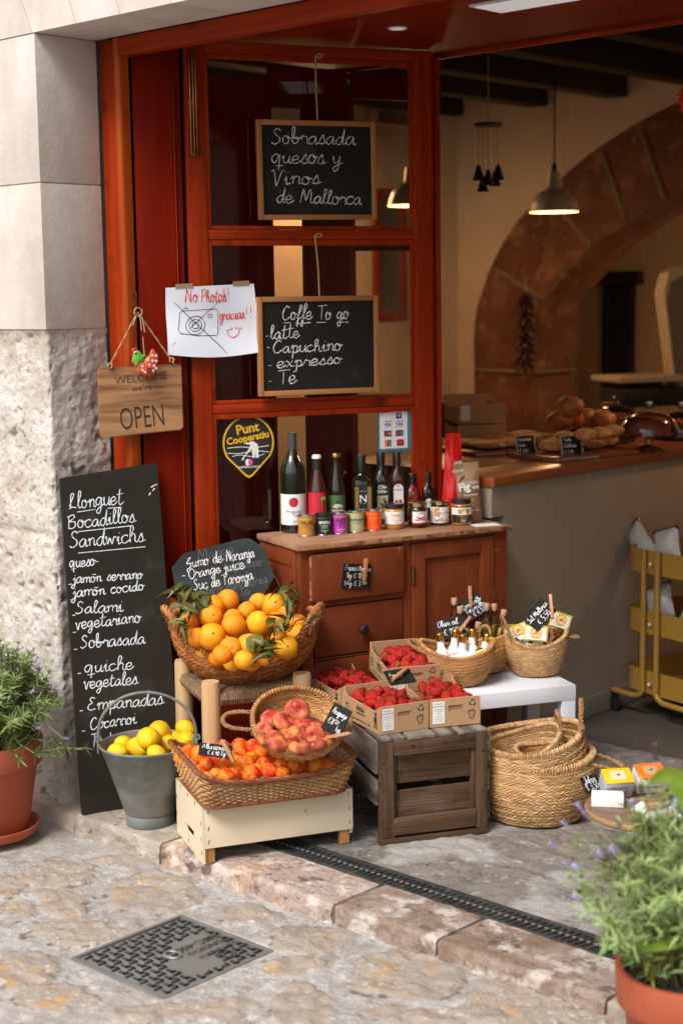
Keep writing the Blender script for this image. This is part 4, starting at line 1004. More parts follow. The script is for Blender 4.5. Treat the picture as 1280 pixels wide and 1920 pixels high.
# trolley
q = PZ(1160, 1328, 0); MT = T(q.x + .015, q.y - .025, 0) @ RZ(R(-14)); t = thing('serving_trolley', 'mustard yellow metal trolley with three trays on castors by the counter', 'trolley', MT)
TW, TD = .46, .35
for z in (.096, .318, .54):
    mb = MB(); h = .085
    def tr(u, v, k=0):
        a = u * 2 * math.pi; n_ = 5; x = abs(math.cos(a)) ** (2 / n_) * math.copysign(1, math.cos(a)); y = abs(math.sin(a)) ** (2 / n_) * math.copysign(1, math.sin(a)); return x, y
    ins = .003
    mb.grid(lambda u, v: V((TW / 2 + tr(u, v)[0] * TW / 2, TD / 2 + tr(u, v)[1] * TD / 2, z + h * v)), 64, 1, cu=True)
    mb.grid(lambda u, v: V((TW / 2 + tr(u, v)[0] * (TW / 2 - ins), TD / 2 + tr(u, v)[1] * (TD / 2 - ins), z + h * v)), 64, 1, cu=True, flip=True)
    mb.add([(TW / 2 + tr(i_ / 64, 0)[0] * TW / 2, TD / 2 + tr(i_ / 64, 0)[1] * TD / 2, z + .002) for i_ in range(64)], [tuple(range(64))]); mb.build('tray', 'cart_yellow', t, angle=60)
for sx in (0, 1):
    mb = MB(); x = -.012 if not sx else TW + .012
for y in (-.012, TD + .012):
    for x, d in ((.135, -1), (.205, 1)):
        mb = MB(); mb.tube(smooth([(x, y, .628), (x, y, .45), (x, y, .14), (x, y, .105), (x + d * .02, y, .085), (x + d * .06, y, .078), (x + d * (.155 if d < 0 else .25), y, .078)], 5), .011, 10); mb.build('post', 'cart_yellow', t)
    for z in (.136, .358, .58): MB().lathe([(0, .004), (.006, .003), (.007, 0)], 12, M=T(.17, y - .002, z) @ RX(R(90))).build('rivet', 'white_metal', t)
for x, y in ((-.01, -.012), (TW - .02, -.012), (-.01, TD), (TW - .02, TD)):
    mb = MB(); mb.lathe([(.018, -.009), (.026, -.007), (.026, .007), (.018, .009)], 20, M=T(x, y, .026) @ RX(R(90)), cap0=True, cap1=True); mb.box((x - .006, y - .014, .03), (x + .006, y + .014, .075)); mb.build('castor', 'rubber', t)
def bagm(M, w, h, d, mat, label, top=None):
    t = thing('snack_bag', label, 'bag', M)
    def f(s_):
        def g(u, v):
            x = (u - .5) * w * (1 - .08 * math.sin(v * math.pi)); e = (1 - abs(2 * u - 1) ** 3) * math.sin(math.pi * min(1, v * 1.02)) ** .6 if v < 1 else 0
            return V((x, s_ * d * .5 * max(e, 0.02) + .004 * nz((u * 4, v * 5, s_), 1, 3), v * h))
        return g
    mb = MB(); mb.grid(f(-1), 14, 14); mb.grid(f(1), 14, 14, flip=True); mb.build('body', mat, t)
    if top: MB().box((-w / 2, -.004, h * .9), (w / 2, .004, h * 1.02), .001).build('seal', top, t)
for k, (x, y, z, w, h, mt, tp, ry, lb) in enumerate(((.06, .10, .57, .10, .17, 'bag_white', 'cap_black', -52, 'clear bag leaning out over the left corner of the top trolley tray'), (.17, .08, .57, .13, .13, 'bag_white', 'bag_maroon', -18, 'pale snack bag with a dark red seal in the top trolley tray'), (.30, .10, .57, .16, .15, 'bag_white', 'bag_maroon', 12, 'larger pale snack bag with a dark red seal in the top trolley tray'), (.30, .24, .57, .12, .30, 'bag_white', 'cap_black', 2, 'tall paper bag tied with black ribbon at the back of the top trolley tray'), (.10, .12, .348, .14, .13, 'bag_white', 'bag_red', -22, 'pale bag with a red seal in the middle trolley tray'), (.28, .10, .348, .16, .16, 'bag_white', None, 14, 'plain pale bag in the middle trolley tray'), (.33, .2, .348, .15, .19, 'bag_red', None, 5, 'dark red bag at the back of the middle trolley tray'))):
    bagm(MT @ T(x, y, z) @ RY(R(ry)) @ RX(R(-8)), w, h, .07, mt, lb, tp)
# ================================================================== boards and notices
class Board:
    """maps picture points on a flat board to the board's own x (right), y (up)"""
    def __init__(s, TL, TR, BL, w, h):
        s.o = V((*TL, 0)); a = V((*TR, 0)) - s.o; b = V((*BL, 0)) - s.o; det = a.x * b.y - a.y * b.x
        s.f = lambda p: ((((p[0] - s.o.x) * b.y - (p[1] - s.o.y) * b.x) / det) * w, (1 - ((a.x * (p[1] - s.o.y) - a.y * (p[0] - s.o.x)) / det)) * h)
        s.k = h / b.length
    def line(s, mb, M, t, x0, y0, x1, y1, hp, w=.0035, m=0, slant=.1, curl=None):
        a = V((*s.f((x0, y0)), 0)); b = V((*s.f((x1, y1)), 0)); h = hp * s.k
        nat = sum((8 if c == ' ' else GL[c][0] + .6) for c in t) * h / 10
        Q = T(*a) @ RZ(math.atan2(b.y - a.y, b.x - a.x))
        if curl: mb.write(t, 0, 0, h, M, w, m, slant, wide=(b - a).length / nat, curl=lambda v: curl(Q @ v))
        else: mb.write(t, 0, 0, h, M @ Q, w, m, slant, wide=(b - a).length / nat)
    def stroke(s, mb, M, pts, w=.0035, m=0, sm=True, curl=None):
        p = [s.f(q) for q in pts]; p = smooth(p, 6) if (sm and len(p) > 2) else [V((*q, 0)) for q in p]
        mb.ribbon(p, w, m, M, curl)
def hung_board(u0, z0, w, h, label, px, lines, extra, cord_top, rot=0):
    M = DM @ T(u0, -.020, z0) @ RY(R(rot)); t = thing('hanging_chalkboard', label, 'chalkboard', M, 'framed chalkboards hung on the door')
    e = .0165
    MB().box((e * .6, -.003, e * .6), (w - e * .6, .004, h - e * .6)).build('slate', 'slate', t)
    for a, b, mt in (((0, -.010, 0), (e, .008, h), 'v'), ((w - e, -.010, 0), (w, .008, h), 'v'), ((e, -.0095, 0), (w - e, .0075, e), 'x'), ((e, -.0095, h - e), (w - e, .0075, h), 'x')):
        MB().box(a, b, .003).build('frame_rail', 'amber_wood_' + mt, t)
    B = Board(*px, w, h); mb = MB(); MW = RX(R(90)) @ T(0, 0, .0036)
    for q in lines: B.line(mb, MW, *q)
    for q in extra: B.stroke(mb, MW, q, .003)
    mb.build('chalk_writing', 'chalk', t)
    mb = MB(); x, z = cord_top; mb.tube(smooth([(w / 2 + .004, -.004, h - .002), (w / 2 + .002, -.001, h + (z - h) * .5), (x, -.002, z)], 5), .0028, 6)
    mb.tube(smooth([(x, -.004, z), (x + .012, -.012, z + .006), (x + .022, -.012, z + .001), (x + .010, -.010, z - .006), (x, -.006, z)], 5), .002, 6); mb.build('cord', 'twine', t)
hung_board(.222, 1.790, .401, .308, 'wood framed chalkboard hung in the top door pane listing Sobrasada, quesos y vinos', ((480, 224), (702, 231), (473, 413)),
  [('Sobrasada', 505, 270, 662, 274, 15, .0026), ('quesos y', 503, 305, 634, 312, 15, .0026), ('Vinos', 500, 347, 592, 348, 15, .0026), ('de Mallorca', 508, 381, 668, 390, 14, .0026)], [], (.203, .505), -.4)
hung_board(.209, 1.237, .415, .314, 'wood framed chalkboard hung in the middle door pane headed Coffe To go', ((481, 556), (706, 554), (478, 740)),
  [('Coffe', 526, 598, 581, 598, 14, .0030), ('To go', 590, 599, 650, 598, 14, .0030), ('-', 494, 636, 501, 636, 13, .0030), ('latte', 503, 634, 557, 632, 13, .0030), ('-', 495, 656, 503, 656, 12, .0030), ('Capuchino', 507, 660, 634, 657, 12, .0030),
   ('-', 497, 690, 505, 690, 12, .0030), ('expresso', 513, 687, 634, 681, 11, .0030), ('-', 497, 719, 504, 719, 12, .0030), ('Té', 513, 718, 548, 717, 14, .0030)], [[(528, 604), (541, 604)], [(553, 606), (578, 604)], [(588, 604), (606, 604)], [(627, 604), (649, 604)]], (.200, .505))
# paper notice taped over the gap between the panel and the door
t = thing('paper_notice', 'white handwritten No Photos paper taped across the door stile with a crossed out camera drawing', 'notice', DM @ T(-.085, -.012, 1.378))
w, h = .29, .205
cn = [(308, 541), (470, 546), (322, 671)]
B = Board(*cn, w, h); BR_ = B.f((487, 667))
def curl(v, s=None):
    x, y = v.x / w, v.y / h
    xx = v.x + (.012) * (1 - y) * x
    return V((xx, -.004 - v.z - .010 * math.sin(x * 5.2 + .4) * .6 - .016 * (1 - y) ** 2 * (.4 + x * .5) - .004 * math.sin(y * 7 + x * 3), v.y - .012 * math.sin(x * math.pi) * (1 - y) + .010 * x * y))
mb = MB(); mb.grid(lambda u, v: curl(V((u * w, v * h, 0))), 20, 14); mb.build('sheet', 'paper', t)
lift = lambda v: curl(V((v.x, v.y, .0012)))
mb = MB()
for q in (('No', 345, 572, 368, 570, 13, .0026), ('Photos', 372, 572, 420, 574, 12, .0026), ('!', 413, 573, 419, 573, 13, .0026), ('!', 421, 573, 427, 573, 13, .0026), ('gracias', 410, 607, 455, 608, 10, .0024), ('!', 456, 609, 461, 609, 11, .0024), ('!', 464, 609, 469, 609, 11, .0024)): B.line(mb, ID, *q, curl=lift)
for q in ([(422, 627), (434, 625)], [(441, 625), (452, 626)], [(425, 628), (428, 637), (436, 641), (444, 637), (447, 627)], [(432, 622), (433, 628)], [(439, 621), (440, 627)]): B.stroke(mb, ID, q, .0022, curl=lift)
mb.build('red_writing', 'red_ink', t)
mb = MB()
cam_ = [(337, 590), (340, 587), (372, 586), (402, 586), (406, 591), (407, 632), (404, 634), (370, 633), (340, 629), (336, 622), (337, 590)]
B.stroke(mb, ID, cam_, .0018, sm=False, curl=lift)
for r_ in (17, 11, 6): B.stroke(mb, ID, [(366 + r_ * math.cos(a), 614 + r_ * math.sin(a)) for a in [i_ * .5 for i_ in range(14)]], .0018, curl=lift)
for q in ([(326, 570), (366, 610), (410, 652), (424, 668)], [(408, 571), (372, 604), (329, 651)], [(388, 595), (395, 595), (395, 600), (388, 600), (388, 595)], [(343, 586), (344, 582), (351, 582), (351, 586)], [(346, 582), (347, 578)]): B.stroke(mb, ID, q, .0018, sm=False, curl=lift)
mb.build('camera_drawing', 'black_ink', t)
for x in (.03, .22): MB().add([curl(V((x, h - .004, .002))), curl(V((x + .055, h - .004, .002))), curl(V((x + .055, h, .002))) + V((0, .0, .010)), curl(V((x, h, .002))) + V((0, 0, .010))], [(0, 1, 2, 3)]).build('tape', 'tape', t)
# drop shaped sticker on the lower pane
t = thing('pin_sticker', 'black and yellow drop shaped Punt Cooperatiu sticker on the lower door pane', 'sticker', DM @ T(.184, .017, 1.088) @ RX(R(90)))
rs = .0865
drop = [(rs * math.cos(a), rs * math.sin(a)) for a in [R(-32 + i_ * 244 / 40) for i_ in range(41)]] + [(-.012, -.108), (0, -.114), (.012, -.108)]
dr2 = [(x * .93, y * .94 + (0 if y > -.05 else .001)) for x, y in drop]
MB().prism(drop, 0, .0008).build('border', 'ink_yellow', t); MB().prism(dr2, .0008, .0011).build('field', 'label_black', t)
mb = MB()
mb.text('Punt', .042, T(.0, .033, .0014) @ RZ(R(7)), bold=.03); mb.text('Cooperatiu', .031, T(-.001, .006, .0014) @ RZ(R(8)), bold=.03)
mb.build('yellow_lettering', 'ink_yellow', t)
mb = MB()
for i_ in range(15):
    a = R(12 + i_ * 11.2); mb.ribbon([(.03 * math.cos(a), -.025 + .03 * math.sin(a)), (.068 * math.cos(a), -.025 + .068 * math.sin(a))], .0009, 0, T(0, 0, .0012))
mb.build('sun_rays', 'label_gold', t)
mb = MB(); Z = T(0, 0, .0016)
for y, a in ((-.014, .002), (-.030, -.003), (-.042, .004)): mb.ribbon(smooth([(-.072 + (.0 if y > -.04 else .016), y), (-.03, y + a), (.02, y - a), (.07 - (.0 if y > -.04 else .016), y + a)], 6), .0022, 0, T(0, 0, .0013))
man = [(.0, .010), (-.007, .013), (-.010, .008), (-.004, .004), (.006, .005), (.000, -.010), (-.014, -.030), (-.018, -.034), (-.015, -.037), (-.004, -.024), (.010, -.010), (.013, -.040), (.020, -.040), (.022, -.022), (.025, -.040), (.033, -.040), (.033, -.012), (.030, .004), (.018, .013), (.006, .014)]
Zm = T(0, -.010, .0016); mb.poly(man[::-1], 0, Zm); mb.poly([(-.026, -.046), (-.018, -.044), (-.014, -.034), (-.019, -.034)], 0, Zm)
mb.text('CAMPMALLORQUI', .0098, T(0, -.081, .0014), bold=.012); mb.disc(.0085, 0, T(-.004, -.063, .0013), sy=1.35)
mb.build('white_drawing', 'ink_white', t); MB().disc(.0075, 0, T(.005, -.063, .0016), sy=1.35).build('pink_seed', 'ink_pink', t)
# payment cards sticker
t = thing('payment_sticker', 'small white and teal notice of accepted bank cards on the lower door pane', 'sticker', DM @ T(.637, .016, 1.038) @ RX(R(90)))
MB().box((0, 0, 0), (.117, .143, .0007)).build('border', 'sticker_teal', t); MB().box((.005, .007, .0007), (.105, .140, .0010)).build('field', 'label_white', t)
Z = .0013; mb = MB(); mb.text('BBVA', .011, T(.013, .126, Z), bold=.02, align='l')
mb.box((.064, .105, .001), (.084, .125, Z)); 
for x in (.022, .064): mb.text('VISA', .013, T(x + .012, .083, Z + .0003), bold=.03); mb.ribbon([(x - .001, .097), (x + .026, .097)], .003, 0, T(0, 0, Z)); mb.box((x - .002, .047, .001), (x + .026, .067, Z))
mb.build('dark_print', 'ink_blue', t)
mb = MB(); mb.text('V', .016, T(.074, .110, Z + .0003), bold=.03); mb.build('white_print', 'ink_white', t)
mb = MB()
for x in (.022, .064): mb.ribbon([(x - .001, .079), (x + .026, .079)], .003, 0, T(0, 0, Z))
mb.disc(.006, 0, T(.041, .057, Z + .0005)); mb.box((.022, .014, .001), (.030, .036, Z)); mb.build('orange_print', 'ink_orange', t)
mb = MB(); mb.disc(.006, 0, T(.028, .057, Z + .0003)); mb.disc(.006, 0, T(.072, .057, Z + .0003)); mb.box((.066, .014, .001), (.092, .036, Z)); mb.box((.0305, .014, .001), (.038, .036, Z)); mb.build('red_print', 'ink_red', t)
mb = MB(); mb.box((.0385, .014, .001), (.046, .036, Z)); mb.disc(.006, 0, T(.084, .057, Z + .0005)); mb.text('UnionPay', .006, T(.079, .024, Z + .0003), bold=.02); mb.build('blue_print', 'sticker_teal', t)
# ------------------------------------------------------------------ OPEN sign with rooster ornament, on a hook
HP = V((.097, .262, 1.585)); pO = PP(265, 755, (.105, .2, 0), DN); SM = FR(V((pO.x, pO.y, 0)), (math.cos(R(62)), math.sin(R(62)), 0), (-math.sin(R(62)), math.cos(R(62)), 0))
sgn = [PP(*q, (pO.x, pO.y, 0), (math.sin(R(62)), -math.cos(R(62)), 0)) for q in ((184, 690), (341, 682), (345, 806), (189, 822), (255, 548), (258, 585), (268, 678))]
Mi = SM.inverted(); sl = [(lambda q: (q.x, q.z))(Mi @ q) for q in sgn]
t = thing('open_sign', 'small brown wooden sign reading Welcome we are open hung on twine from a hook', 'sign', SM)
mb = MB(); r_ = .012
def rrect(c, r_, k=5):
    o = []; n = len(c)
    for i_ in range(n):
        p = V((*c[i_], 0)); a = (V((*c[i_ - 1], 0)) - p).normalized(); b = (V((*c[(i_ + 1) % n], 0)) - p).normalized()
        for j in range(k + 1):
            t_ = j / k; q = p + a * r_ * (1 - t_) ** 2 + b * r_ * t_ ** 2; o.append((q.x, q.y))
    return o
out = rrect([sl[3], sl[2], sl[1], sl[0]], .016); b = bmesh.new()
vs = [b.verts.new((x, 0, z)) for x, z in out]; f = b.faces.new(vs); ex = bmesh.ops.extrude_face_region(b, geom=[f]); bmesh.ops.translate(b, verts=[v for v in ex['geom'] if isinstance(v, bmesh.types.BMVert)], vec=(0, .017, 0))
bmesh.ops.recalc_face_normals(b, faces=b.faces); bmesh.ops.bevel(b, geom=[e for e in b.edges if abs(e.verts[0].co.y - e.verts[1].co.y) < 1e-5], offset=.003, segments=2, affect='EDGES'); mb.bm(b); mb.build('board', 'sign_wood', t)
W0 = sl[1][0] - sl[0][0]; ang = math.atan2(sl[1][1] - sl[0][1], W0)
B = Board((184, 690), (341, 682), (189, 822), W0, sl[0][1] - sl[3][1]); MW = T(sl[3][0], -.0008, sl[3][1]) @ RX(R(90))
def sg(px, py): a = B.f((px, py)); return MW @ T(*a, 0) @ RZ(math.radians(4))
mb = MB(); mb.text('WELCOME', .034, sg(265, 714), sx=1.0, bold=-.012); mb.text('we’re', .028, sg(266, 731), bold=-.004)
for a, b_ in (((226, 729), (241, 728)), ((291, 725), (307, 724))): B.stroke(mb, MW, [a, b_], .0022, sm=False)
mb.text('OPEN', .098, sg(268, 801), sx=.56, bold=-.006); mb.build('burnt_lettering', 'burnt_letter', t)
mb = MB(); hk = Mi @ sgn[5]
kn = V((hk.x, -.004, hk.z)); hl, hr_ = V((sl[0][0] + .026, .002, sl[0][1] - .012)), V((sl[1][0] - .016, .002, sl[1][1] - .012))
mb.rope([kn.lerp(hl, i_ / 14) for i_ in range(15)], .0026, .012, 2); mb.rope([kn.lerp(hr_, i_ / 14) for i_ in range(15)], .0026, .012, 2)
for c, s_ in ((kn, 1.0), (hl.lerp(kn, .1), .55), (hr_.lerp(kn, .14), .55)):
    for q in range(3): mb.tube(smooth([c + V((.012 * math.cos(a + q) * s_, .006 * math.sin(2 * a + q) - .004, .013 * math.sin(a + q) * s_)) for a in [i_ * .9 for i_ in range(8)]], 3), .0022, 5)
for d in (-.010, .006, .012): mb.tube(smooth([kn, kn + V((d, -.008, -.02)), kn + V((d * 1.6, -.004, -.05 - d))], 4), .0022, 5)
mb.build('twine', 'twine', t)
t2 = thing('wall_hook', 'thin bent metal hook on the door jamb holding the open sign', 'hook', SM); u0 = Mi @ sgn[4]
MB().tube(smooth([(u0.x - .004, .016, u0.z - .02), (u0.x - .004, .006, u0.z + .0), (u0.x + .002, -.002, u0.z - .01), (kn.x - .001, -.004, kn.z - .01), (kn.x + .006, -.012, kn.z + .002), (kn.x + .007, -.010, kn.z + .014)], 5), .0018, 8).build('wire', 'dark_metal', t2)
# rooster
rc = Mi @ sgn[6]; t = thing('rooster_ornament', 'small painted tin hen with green neck and flowered orange body hanging over the open sign', 'ornament', SM @ T(rc.x, -.028, rc.z))
k_ = 1 / 640.
def rp(x, y): return ((x - 815) * .00049, -(y - 475) * .00049)
body = [rp(*q) for q in ((752, 500), (765, 478), (800, 480), (815, 450), (840, 438), (852, 415), (865, 395), (885, 410), (898, 440), (900, 480), (890, 525), (865, 555), (830, 565), (790, 552), (762, 528))]
neck = [rp(*q) for q in ((752, 500), (738, 470), (740, 430), (745, 408), (765, 398), (785, 410), (800, 428), (825, 432), (818, 452), (806, 478), (782, 476), (768, 505))]
comb = [rp(*q) for q in ((733, 400), (745, 385), (752, 394), (762, 378), (772, 400), (748, 412), (744, 440), (730, 430), (738, 415))]; wat = [rp(*q) for q in ((740, 455), (730, 475), (735, 488), (748, 488), (752, 470))]
MX = RX(R(90))
def plump(out, nm, mat, z0, bulge):
    b = bmesh.new(); c = b.verts.new((sum(x for x, y in out) / len(out), sum(y for x, y in out) / len(out), z0 + bulge)); o_ = [V((*q, 0)) for q in out]; o_ = smooth(o_, 3, True)
    r0 = [b.verts.new((q.x, q.y, -.002)) for q in o_]; r1 = [b.verts.new((q.x, q.y, z0)) for q in o_]; r2 = [b.verts.new((q.x * .72 + c.co.x * .28, q.y * .72 + c.co.y * .28, z0 + bulge * .7)) for q in o_]; n = len(o_)
    for i_ in range(n):
        j = (i_ + 1) % n; b.faces.new((r0[i_], r0[j], r1[j], r1[i_])); b.faces.new((r1[i_], r1[j], r2[j], r2[i_])); b.faces.new((r2[i_], r2[j], c))
    bmesh.ops.recalc_face_normals(b, faces=b.faces); MB().bm(b, 0, MX).build(nm, mat, t, angle=70)
plump(body, 'body', 'rooster_orange', .002, .006); plump(neck, 'neck', 'rooster_green', .004, .006); plump(comb, 'comb', 'rooster_red', .003, .003); plump(wat, 'wattle', 'rooster_red', .003, .003)
mb = MB()
for x, y in ((832, 462), (862, 435), (885, 437), (862, 468), (884, 470), (798, 500), (840, 492), (870, 500), (797, 524), (812, 537), (862, 530), (882, 515)):
    a = rp(x, y)
    for q in range(5): mb.disc(.0016, 0, MX @ T(a[0] + .0028 * math.cos(q * 1.257), a[1] + .0028 * math.sin(q * 1.257), .0085), 8)
mb.build('painted_flowers', 'ink_white', t); mb = MB(); mb.disc(.0035, 0, MX @ T(*rp(757, 420), .0105), 10)
a = rp(840, 528); 
for q in range(8): mb.disc(.0026, 0, MX @ T(a[0] + .006 * math.cos(q * .785), a[1] + .006 * math.sin(q * .785), .0088), 8)
mb.build('painted_eye', 'black_ink', t); a = rp(812, 430); MB().tube([(a[0], -.006, a[1]), (a[0] - .002, -.002, a[1] + .055)], .0016, 5).build('string', 'twine', t)
# ------------------------------------------------------------------ tall menu board leaning on the pier
bl, br = PZ(155, 1529), PZ(343, 1499); e = (br - bl).normalized(); bk = V((-e.y, e.x, 0)); tl_ = R(8.0); up = V((0, 0, 1)) * math.cos(tl_) + bk * math.sin(tl_); nn = e.cross(up)
cs = [PP(*q, bl, nn) for q in ((113, 897), (295, 867), (343, 1499), (155, 1529))]
TM = FR(cs[3], e, up); Ti = TM.inverted(); lc = [(lambda q: (q.x, q.y))(Ti @ q) for q in cs]
t = thing('menu_board', 'tall dark leaning menu board listing Llonguet, Bocadillos and Sandwichs in chalk', 'menu board', TM)
mb = MB(); mb.prism(rrect([lc[3], lc[2], lc[1], lc[0]], .006, 3), -.014, 0); mb.build('board', ['slate_brown', 'twig'], t)
w_ = lc[1][0] - lc[0][0]; MW = T(0, 0, .0012); mb = MB()
class Aff:
    def __init__(s, M, p0): s.M = M.inverted(); s.p0 = p0; s.n = M.col[2].to_3d(); s.k = .00162
    def f(s, q): v = s.M @ PP(*q, s.p0, s.n); return (v.x, v.y)
Aff.line = Board.line; Aff.stroke = Board.stroke
B = Aff(TM, cs[3])
for q in (('Llonguet', 130, 954, 231, 945, 15), ('Bocadillos', 128, 992, 254, 978, 14), ('Sandwichs', 131, 1027, 271, 1015, 15), ('queso-', 131, 1064, 189, 1059, 11), ('jamón serrano', 137, 1094, 268, 1084, 10), ('jamón cocido', 137, 1120, 271, 1106, 10.5), ('Salami', 142, 1151, 231, 1146, 12), ('vegetariano', 142, 1180, 264, 1166, 12), ('Sobrasada', 151, 1216, 273, 1206, 13),
          ('quiche', 159, 1261, 251, 1254, 13), ('vegetales', 157, 1291, 258, 1282, 12), ('Empanadas', 165, 1332, 306, 1320, 13), ('Cocarroi', 170, 1368, 256, 1356, 12), ('Tarta', 170, 1402, 222, 1397, 14)): B.line(mb, MW, *q, .0030)
for q in ([(145, 960), (180, 955)], [(202, 953), (228, 951)], [(146, 997), (245, 986)], [(147, 1037), (273, 1025)]) + tuple([(x - 5, y + 4), (x + 1, y + 3)] for x, y in ((134, 1092), (137, 1121), (141, 1150), (142, 1182), (144, 1214), (151, 1259), (155, 1329), (159, 1367))): B.stroke(mb, MW, q, .0032, sm=False)
mb.build('chalk_writing', 'liquid_chalk', t)
mb = MB()
for x, y, a in ((286, 912, .5), (288, 918, .8), (292, 909, .3), (281, 926, .9)): mb.disc(.005, 0, MW @ T(*B.f((x, y)), 0) @ RZ(a), 10, 1.3, .45)
mb.build('chalk_smear', 'chalk', t)
# eight sided board behind the oranges
oc = [(280 + x / 3.2, 980 + y / 3.2) for x, y in ((135, 270), (205, 185), (560, 95), (605, 95), (690, 150), (750, 325), (680, 440), (540, 500), (280, 560), (175, 480), (140, 300))]
c0 = PD(420, 1085, 4.83); e = V((math.cos(R(52)), math.sin(R(52)), 0)); bk = V((-e.y, e.x, 0)); up = V((0, 0, 1)) * math.cos(R(14)) + bk * math.sin(R(14)); nn = e.cross(up)
OM = FR(c0, e, up); B = Aff(OM, c0); t = thing('juice_board', 'eight sided slate coloured board for orange juice standing behind the basket of oranges', 'chalkboard', OM)
MB().prism([B.f(q) for q in oc][::-1], -.012, 0).build('board', ['slate_smudged'], t)
MW = T(0, 0, .0012); mb = MB()
for q in (('Zumo de', 351, 1066, 418, 1053, 11), ('Naranja', 425, 1053, 478, 1044, 11), ('Orange', 355, 1085, 415, 1073, 10), ('juice', 421, 1073, 459, 1065, 10.5), ('-', 342, 1087, 350, 1086, 11), ('Suc de', 364, 1107, 414, 1098, 11), ('Taronja', 417, 1098, 475, 1086, 11)): B.line(mb, MW, *q, .0024)
mb.build('chalk_writing', 'chalk', t); mb = MB()
for q in (('Mango', 372, 1050, 440, 1037, 10), ('platano', 440, 1068, 492, 1060, 10), ('fruta', 385, 1118, 430, 1112, 10), ('zanahoria', 425, 1108, 503, 1092, 10), ('ta', 452, 1118, 470, 1113, 10)): B.line(mb, T(0, 0, .0006), *q, .003)
mb.build('rubbed_out_writing', 'faded_chalk', t)
# ================================================================== cabinet and the goods on it
FL, FRp = PZ(563, 1021, .80), PZ(950.7, 983, .80); FL.z = FRp.z = 0; ce = (FRp - FL); CW = ce.length; ce.normalize(); CDp = .285
CM = FR(FL, ce, (-ce.y, ce.x, 0)); Ci = CM.inverted(); cn_ = V((ce.y, -ce.x, 0))
def CF(px, py, off=0): q = Ci @ PP(px, py, FL + cn_ * off, cn_); return q.x, q.z
t = thing('painted_cabinet', 'old brown painted wooden cabinet with drawers and a pierced door carrying bottles and jars', 'cabinet', CM)
MB().box((-.012, -.014, .780), (CW + .010, CDp + .005, .7985), .004).build('top', ['cabinet_top'], t)
MB().box((-.014, -.0165, .7825), (CW + .012, -.0145, .7955), .001).build('worn_edge', 'cabinet_edge', t)
d1, d1b = CF(584, 1042, .016), CF(758, 1110, .016); d2, d2b = CF(588.6, 1142), CF(755, 1212); d3, d3b = CF(590, 1242), (d2b[0], .30); dr, drb = CF(771, 1020), (CF(926, 1009)[0], .08)
mb = MB(); z1 = .7795
mb.box((0, .002, .02), (d2[0] - .004, .03, z1)); xr = CW - .0; mb.box((drb[0] + .003, .002, .02), (xr, .03, z1)); mb.box((d2b[0] + .004, .002, .02), (dr[0] - .003, .03, z1))
for a, b in ((d1[1] + .004, z1), (d2[1] + .004, d1b[1] - .004), (d3[1] + .004, d2b[1] - .004), (.02, d3b[1] - .004)): mb.box((d2[0] - .004, .002, a), (d2b[0] + .004, .03, b))
mb.box((dr[0] - .003, .002, dr[1] + .003), (drb[0] + .003, .03, z1)); mb.box((dr[0] - .003, .002, .02), (drb[0] + .003, .03, drb[1] - .003))
mb.box((.0, .0301, .02), (.018, CDp, z1)); mb.box((CW - .018, .0301, .02), (CW, CDp, z1)); mb.box((.0181, CDp - .02, .02), (CW - .0181, CDp, z1)); mb.box((.0181, .0301, .0), (CW - .0181, CDp - .0205, .02))
mb.build('carcass', 'cabinet_paint', t)
mb = MB()
for q in (((-.004, .03, .1), (-.0005, .055, z1)), ((-.004, CDp - .035, .1), (-.0005, CDp, z1)), ((-.004, .0555, .725), (-.0005, CDp - .0355, z1)), ((-.004, .0555, .1), (-.0005, CDp - .0355, .2))): mb.box(*q, .001)
mb.build('side_frame', 'cabinet_paint', t)
def drawer(a, b, out, knob=None):
    o = MB().box((a[0], -out, b[1]), (b[0], .02, a[1]), .004).build('drawer', ['cabinet_paint'], t)
    if out > .01: MB().box((a[0] - .0012, -out + .003, b[1] + .004), (a[0] + .0005, .0, a[1] - .004), .0005).build('worn_edge', 'cabinet_edge', o)
    if knob: MB().lathe([(.006, 0), (.007, .008), (.016, .014), (.017, .022), (.012, .027), (0, .028)], 8, M=T(knob[0], -out, knob[1]) @ RX(R(90))).build('knob', 'dark_metal', o, flat=True)
    return o
drawer(d1, d1b, .016); drawer(d2, d2b, .001, CF(677, 1178)); drawer(d3, d3b, .001)
p0 = CF(797, 1047); p1 = (CF(902, 1040)[0], .16)
dd_ = MB()
for a, b in (((dr[0], drb[1]), (p0[0], dr[1])), ((p1[0], drb[1]), (drb[0], dr[1])), ((p0[0], p0[1]), (p1[0], dr[1])), ((p0[0], drb[1]), (p1[0], p1[1]))): dd_.box((a[0], -.001, a[1]), (b[0], .02, b[1]), .002)
do = dd_.build('door', 'cabinet_paint', t)
mb = MB(); mb.box((p0[0], .010, p1[1]), (p1[0], .014, p0[1])); 
nx_, nz_ = 14, 40
for i_ in range(nx_):
    for j in range(nz_): mb.disc(.0019, 1, T(p0[0] + (p1[0] - p0[0]) * (i_ + .6) / (nx_ + .2), .0095, p0[1] - .008 - j * .0135) @ RX(R(90)), 6)
mb.build('pierced_panel', ['cabinet_paint', 'black_hole'], do)
h_ = CF(773, 1078); MB().lathe([(.0, -.028), (.005, -.028), (.005, .028), (0, .028)], 10, M=T(h_[0], -.004, h_[1])).build('hinge', 'brass', do)
